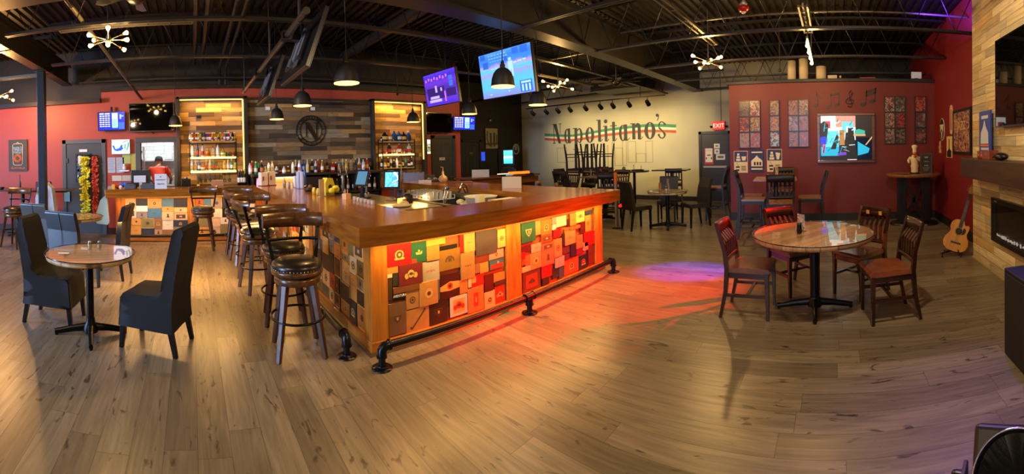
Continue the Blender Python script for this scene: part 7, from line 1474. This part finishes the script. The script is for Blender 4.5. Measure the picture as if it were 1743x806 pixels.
for i, px_ in enumerate((533, 540)): item(px_, 1.74, 'spice_jar', f'glass jar with yellow filling on the bar, {["left", "right"][i]} of the pair', 'jar', MB().lathe([(0, 0), (.028, 0), (.03, .06), (.022, .08), (.022, .1), (0, .1)], n=14), [mat('D8B838', .3), ])
t = item(546, 1.72, 'menu_holder', 'clear upright menu holder beside the yellow bag on the bar', 'menu holder', MB().bb(-.05, -.004, 0, .05, .004, .24).bb(-.06, -.03, 0, .06, .03, .008), mat('B89A84', .4), 30)
t = item(557, 1.88, 'yellow_bag', 'yellow bag with dark handle hole standing on the bar', 'bag', MB().prism([(-.09, 0), (.08, 0), (.09, .14), (.05, .24), (-.05, .25), (-.09, .18)], 'y', -.045, .045).ball((.0, -.05, .12), (.04, .01, .03), 1), [mat('D0C030', .5, bump=.15), BLKP], 25, bevel=.012)
item(568, 1.90, 'garnish_tray', 'yellow fruit heaped in a clear garnish tray on the inner bar edge', 'tray', MB().bb(-.1, -.06, 0, .1, .06, .05, 1).ball((-.05, 0, .08), (.05, .04, .04)).ball((.04, .01, .09), (.05, .04, .045)).ball((.0, -.02, .12), (.05, .035, .03)), [mat('D8C828', .5, bump=.2), GLASS2], 20)
item(588, 1.90, 'straw_box', 'small pale wooden box of straws on the inner bar edge', 'straw box', MB().bb(-.045, -.035, 0, .045, .035, .07).tube([(.02, 0, .05), (.03, .01, .12)], .005).tube([(-.01, 0, .05), (-.015, .01, .13)], .005).tube([(-.03, .01, .05), (-.04, .0, .11)], .005), mat('C8A478', .6), 25)
for k in range(6): item(602+6*k, 1.935, 'shot_glass', f'small clear glass at the inner bar edge, {ORD[k]} from the left', 'glass', MB().lathe([(.022, 0), (.026, .05)], n=10), mat('C8C4B8', .15, trans=.5), group=None) if False else item(602+6*k, 1.93, 'shot_glass', f'small clear glass at the inner bar edge, {ORD[k]} from the left', 'glass', MB().lathe([(.022, 0), (.026, .045), (0, .045)], n=10), mat('C8C4B8', .15, trans=.5))
t = item(870, 4.35, 'pale_box', 'pale square cardboard box standing on the far arm of the bar', 'box', MB().bb(-.05, -.145, 0, .05, .145, .175), mat('B8AC90', .7), 42, bevel=.003)
for (x, y, a, nm, lb, cat, mb, m_) in (
    (4.45, 6.3, 0, 'glass_carafe', 'round glass carafe with a pump in the middle of the bar arm', 'carafe', MB().lathe([(0, 0), (.06, 0), (.09, .06), (.07, .12), (.025, .15), (.02, .22)], n=20).tube([(0, 0, .22), (0, 0, .30), (-.07, -.04, .30)], .01), mat('C89A5A', .15, trans=.3, coat=.5)),
    (4.35, 7.2, -40, 'plastic_dividers', 'row of clear ribbed plastic holders on the far arm of the bar', 'holder', MB().bb(-.22, -.03, 0, .22, .03, .17).bb(-.21, -.04, .0, -.19, -.03, .19).bb(-.11, -.04, .0, -.09, -.03, .19).bb(-.01, -.04, .0, .01, -.03, .19).bb(.09, -.04, 0, .11, -.03, .19).bb(.19, -.04, 0, .21, -.03, .19), mat('8A8E98', .2, trans=.3)),
    (4.75, 7.3, -40, 'plastic_dividers', 'lower row of clear plastic bins at the end of the far bar arm', 'holder', MB().bb(-.16, -.04, 0, .16, .04, .10).bb(-.15, -.05, 0, -.13, -.04, .12).bb(-.01, -.05, 0, .01, -.04, .12).bb(.13, -.05, 0, .15, -.04, .12), mat('70747C', .2, trans=.3)),
    (4.55, 6.75, -30, 'sushi_tray', 'dark tray of small items on the far arm of the bar', 'tray', MB().bb(-.22, -.12, 0, .22, .12, .025).ball((-.1, 0, .045), (.05, .04, .03), 1).ball((.02, .03, .045), (.05, .04, .03), 1).ball((.12, -.02, .045), (.05, .04, .03), 1), [mat('1C1612', .4), mat('6A6258', .5)]),
    (4.62, 5.9, -30, 'wooden_tray', 'brown wooden tray beside the dark tray on the far bar arm', 'tray', MB().bb(-.16, -.12, 0, .16, .12, .03), mat('6A4226', .4)),
    (4.2, 6.55, -30, 'paper_plates', 'low pile of pale papers behind the round carafe', 'papers', MB().bb(-.12, -.08, 0, .12, .08, .05), mat('B8A890', .6)),
    (4.25, 7.55, -30, 'upright_bottle', 'tall slim glass bottle before the right bottle alcove', 'bottle', MB().lathe([(0, 0), (.03, 0), (.03, .18), (.012, .22), (.01, .34), (0, .34)], n=14), mat('A8A090', .15, trans=.4)),
    (4.1, 7.75, -30, 'upright_sign', 'small pale card hanging before the right alcove bottles', 'card', MB().bb(-.07, -.003, 0, .07, .003, .22), mat('C8BC9C', .6))):
    prop_item(nm, lb, cat, mb, m_, (x, y, ZT), a)
prop_item('white_carton', 'white carton with a black side on the shelf behind the far bar arm', 'carton', MB().bb(-.2, -.07, 0, .2, .07, .17), mat('B8B098', .6), (6.15, 7.2, 1.06), -40)
t = thing('side_table', 'brown wooden counter behind the far bar arm carrying the white carton', 'counter', (0, 0, 0)); MB().bb(5.6, 6.9, 1.02, 7.9, 7.5, 1.06).build('top', wood('4A2A16', '6E4426', 'x', .35, .3), t, bevel=.004); MB().bb(5.7, 7.0, 0, 7.8, 7.4, 1.02).build('carcass', mat('2A1A10', .5), t)
MB().bb(5.7, 6.96, .85, 7.9, 7.0, 1.0).build('front_rail', wood('5A3218', '7E4E28', 'x', .35, .3), t)
prop_item('orange_strip', 'glowing orange and red strip low behind the far bar arm', 'light strip', MB().bb(-.3, 0, -.03, .3, .02, .03).bb(-.6, 0, -.02, -.3, .02, 0, 1), [mat('F06018', .4, emit=1.6), mat('F0D8B0', .4, emit=.8)], (6.95, 6.72, 1.13), -12)
for s in (-.4, .4): MB().bb(s-.02, -.0, -.069, s+.02, .3, -.03).build('bracket', BLKM, bpy.data.objects['orange_strip'])
t = thing('ordering_kiosk', 'kiosk with a bright cyan screen and keyboard in front of the dark wall', 'kiosk', (10.2, 10.4, 0), -135); MB().bb(-.2, -.28, 0, .15, .28, 1.05).build('cabinet', mat('14161C', .4), t, bevel=.01); MB().bb(.02, -.22, 1.15, .06, .22, 1.75).build('housing', BLKP, t); MB().bb(.061, -.16, 1.22, .066, .16, 1.70).build('screen', emix('kiosk', [(0, '20A8D8'), (.4, '70D0F0'), (.5, 'E8F8FF'), (.6, '40B8E8'), (1, '60C8F8')], 'z', 1.3), t); MB().bb(.05, -.2, 1.05, .25, .2, 1.09).build('keyboard', mat('3A4250', .4), t)
MB().bb(-.02, -.06, 1.05, .03, .06, 1.2).build('neck', BLKP, t)
t = thing('blue_notice', 'small glowing blue notice beside the cyan kiosk screen', 'notice', (9.6, 11.08, 1.5)); MB().bb(-.1, 0, -.16, .1, .015, .16).build('panel', mat('1A40D0', .4, emit=.9), t)
t = thing('framed_picture', 'framed cactus picture on the dark wall above the kiosk', 'framed picture', (10.05, 11.09, 2.16)); mb = MB(); frame_mb(mb, 'y', -.02, .01, -.33, -.40, .33, .40, .025); mb.build('frame', BLKP, t); MB().bb(-.31, -.005, -.38, .31, .005, .38).build('print', mat('B0A888', .6), t)
mb = MB(); mb.tube([(-.05, -.012, -.3), (-.05, -.012, .2)], .045, 8, sq=.15).tube([(.12, -.012, -.3), (.12, -.012, .22)], .05, 8, sq=.15).tube([(-.2, -.012, .28), (-.24, -.012, .0), (-.15, -.012, -.25), (-.02, -.012, -.3)], .025, 8, sq=.2).tube([(.25, -.012, .15), (.25, -.012, -.2)], .03, 8, sq=.2); mb.build('cactus', mat('4A5A48', .6), t); MB().bb(-.3, -.01, -.24, .3, -.006, -.16).build('band', mat('8A4A40', .6), t)
t = thing('round_sign', 'small pale round bottle-shaped sign on the dark wall beside the cream wall', 'sign', (11.3, 11.08, 1.75)); mb = MB(); mb.tube([(.15*cos(2*pi*k/24), 0, .19*sin(2*pi*k/24)) for k in range(24)], .03, 8, closed=True); mb.build('ring', mat('A8A898', .5), t); MB().ball((0, 0, .06), (.09, .02, .12)).ball((-.06, 0, .16), (.05, .02, .03), 1).build('figure', [mat('7AA0B8', .5), mat('B87050', .5)], t)
t = thing('ceiling_camera', 'small round security camera high on the dark wall', 'camera', (9.95, 11.06, 2.85)); MB().lathe([(.05, 0), (.05, .03), (.02, .05)], n=14).ball((0, -.02, -.02), (.05, .05, .05), 1).build('housing', [BLKP, mat('A8A8A0', .2)], t)
# storage on top of the partition
for i, (y, r, h) in enumerate(((.86, .09, .42), (.60, .10, .45), (.22, .11, .28))): prop_item('white_roll', f'tall white paper roll on top of the partition, {["first", "second", "third"][i]} from the left', 'roll', MB().lathe([(.0, 0), (r, 0), (r, h), (r*.35, h), (r*.35, h-.02), (0, h-.02)], n=24), mat('C8BCA0', .8), (8.85, y, 3.10))
prop_item('small_projector', 'small pale box on top of the partition right of the rolls', 'box', MB().bb(-.07, -.1, 0, .07, .1, .08).cyl((-.07, -.15, .04), (-.07, -.19, .04), .03), mat('B8B098', .5), (8.85, -.02, 3.10))
prop_item('red_board', 'flat red board lying on top of the partition', 'board', MB().bb(-.07, -.17, 0, .07, .17, .03), mat('A02018', .5), (8.85, -.78, 3.10))
prop_item('work_light', 'small white-faced work light at the right end of the partition top', 'work light', MB().bb(-.03, -.11, .03, .03, .11, .17).bb(-.05, -.03, 0, .05, .03, .03, 1), [mat('A8A8B0', .4, emit=.2), BLKP], (8.84, -1.86, 3.10))
t = thing('storage_bags', 'large dark wrapped bundles stored behind the top of the partition', 'bundles', (9.9, -.9, 0)); MB().bb(-.7, -1.1, 0, .7, 1.2, 2.9).build('shelf_block', mat('1A1A1E', .7), t); MB().ball((0, -.2, 3.1), (.5, .6, .28)).ball((0, .7, 3.1), (.5, .45, .25)).ball((0, -.9, 3.08), (.4, .4, .22)).build('wrapped_bundle', mat('2A2A30', .8, bump=.4), t)
# ceiling fan and small ceiling things
t = thing('ceiling_fan', 'dark ceiling fan behind the chandelier at the upper left', 'ceiling fan', (-.62, 4.75, 3.62)); MB().lathe([(0, -.12), (.08, -.1), (.13, -.04), (.12, .04), (.04, .08), (.015, .12), (.015, .53)], n=24).build('motor', mat('1A1612', .4), t)
for k in range(5):
    mb = MB(); mb.X = Matrix.Rotation(2*pi*k/5+.3, 4, 'Z') @ Matrix.Rotation(radians(12), 4, 'X'); mb.prism([(.14, -.04), (.5, -.07), (.56, 0), (.5, .07), (.14, .04)], 'z', -.006, .006); mb.build('blade', mat('241A14', .4), t)
t = thing('ceiling_fan', 'dark ceiling fan above the middle of the cream wall', 'ceiling fan', (8.6, 5.0, 3.3)); MB().lathe([(0, -.10), (.08, -.08), (.12, -.02), (.1, .04), (.015, .1), (.015, .85)], n=24).build('motor', mat('1A1612', .4), t)
for k in range(5):
    mb = MB(); mb.X = Matrix.Rotation(2*pi*k/5, 4, 'Z') @ Matrix.Rotation(radians(12), 4, 'X'); mb.prism([(.13, -.05), (.6, -.08), (.66, 0), (.6, .08), (.13, .05)], 'z', -.006, .006); mb.build('blade', mat('241A14', .4), t)
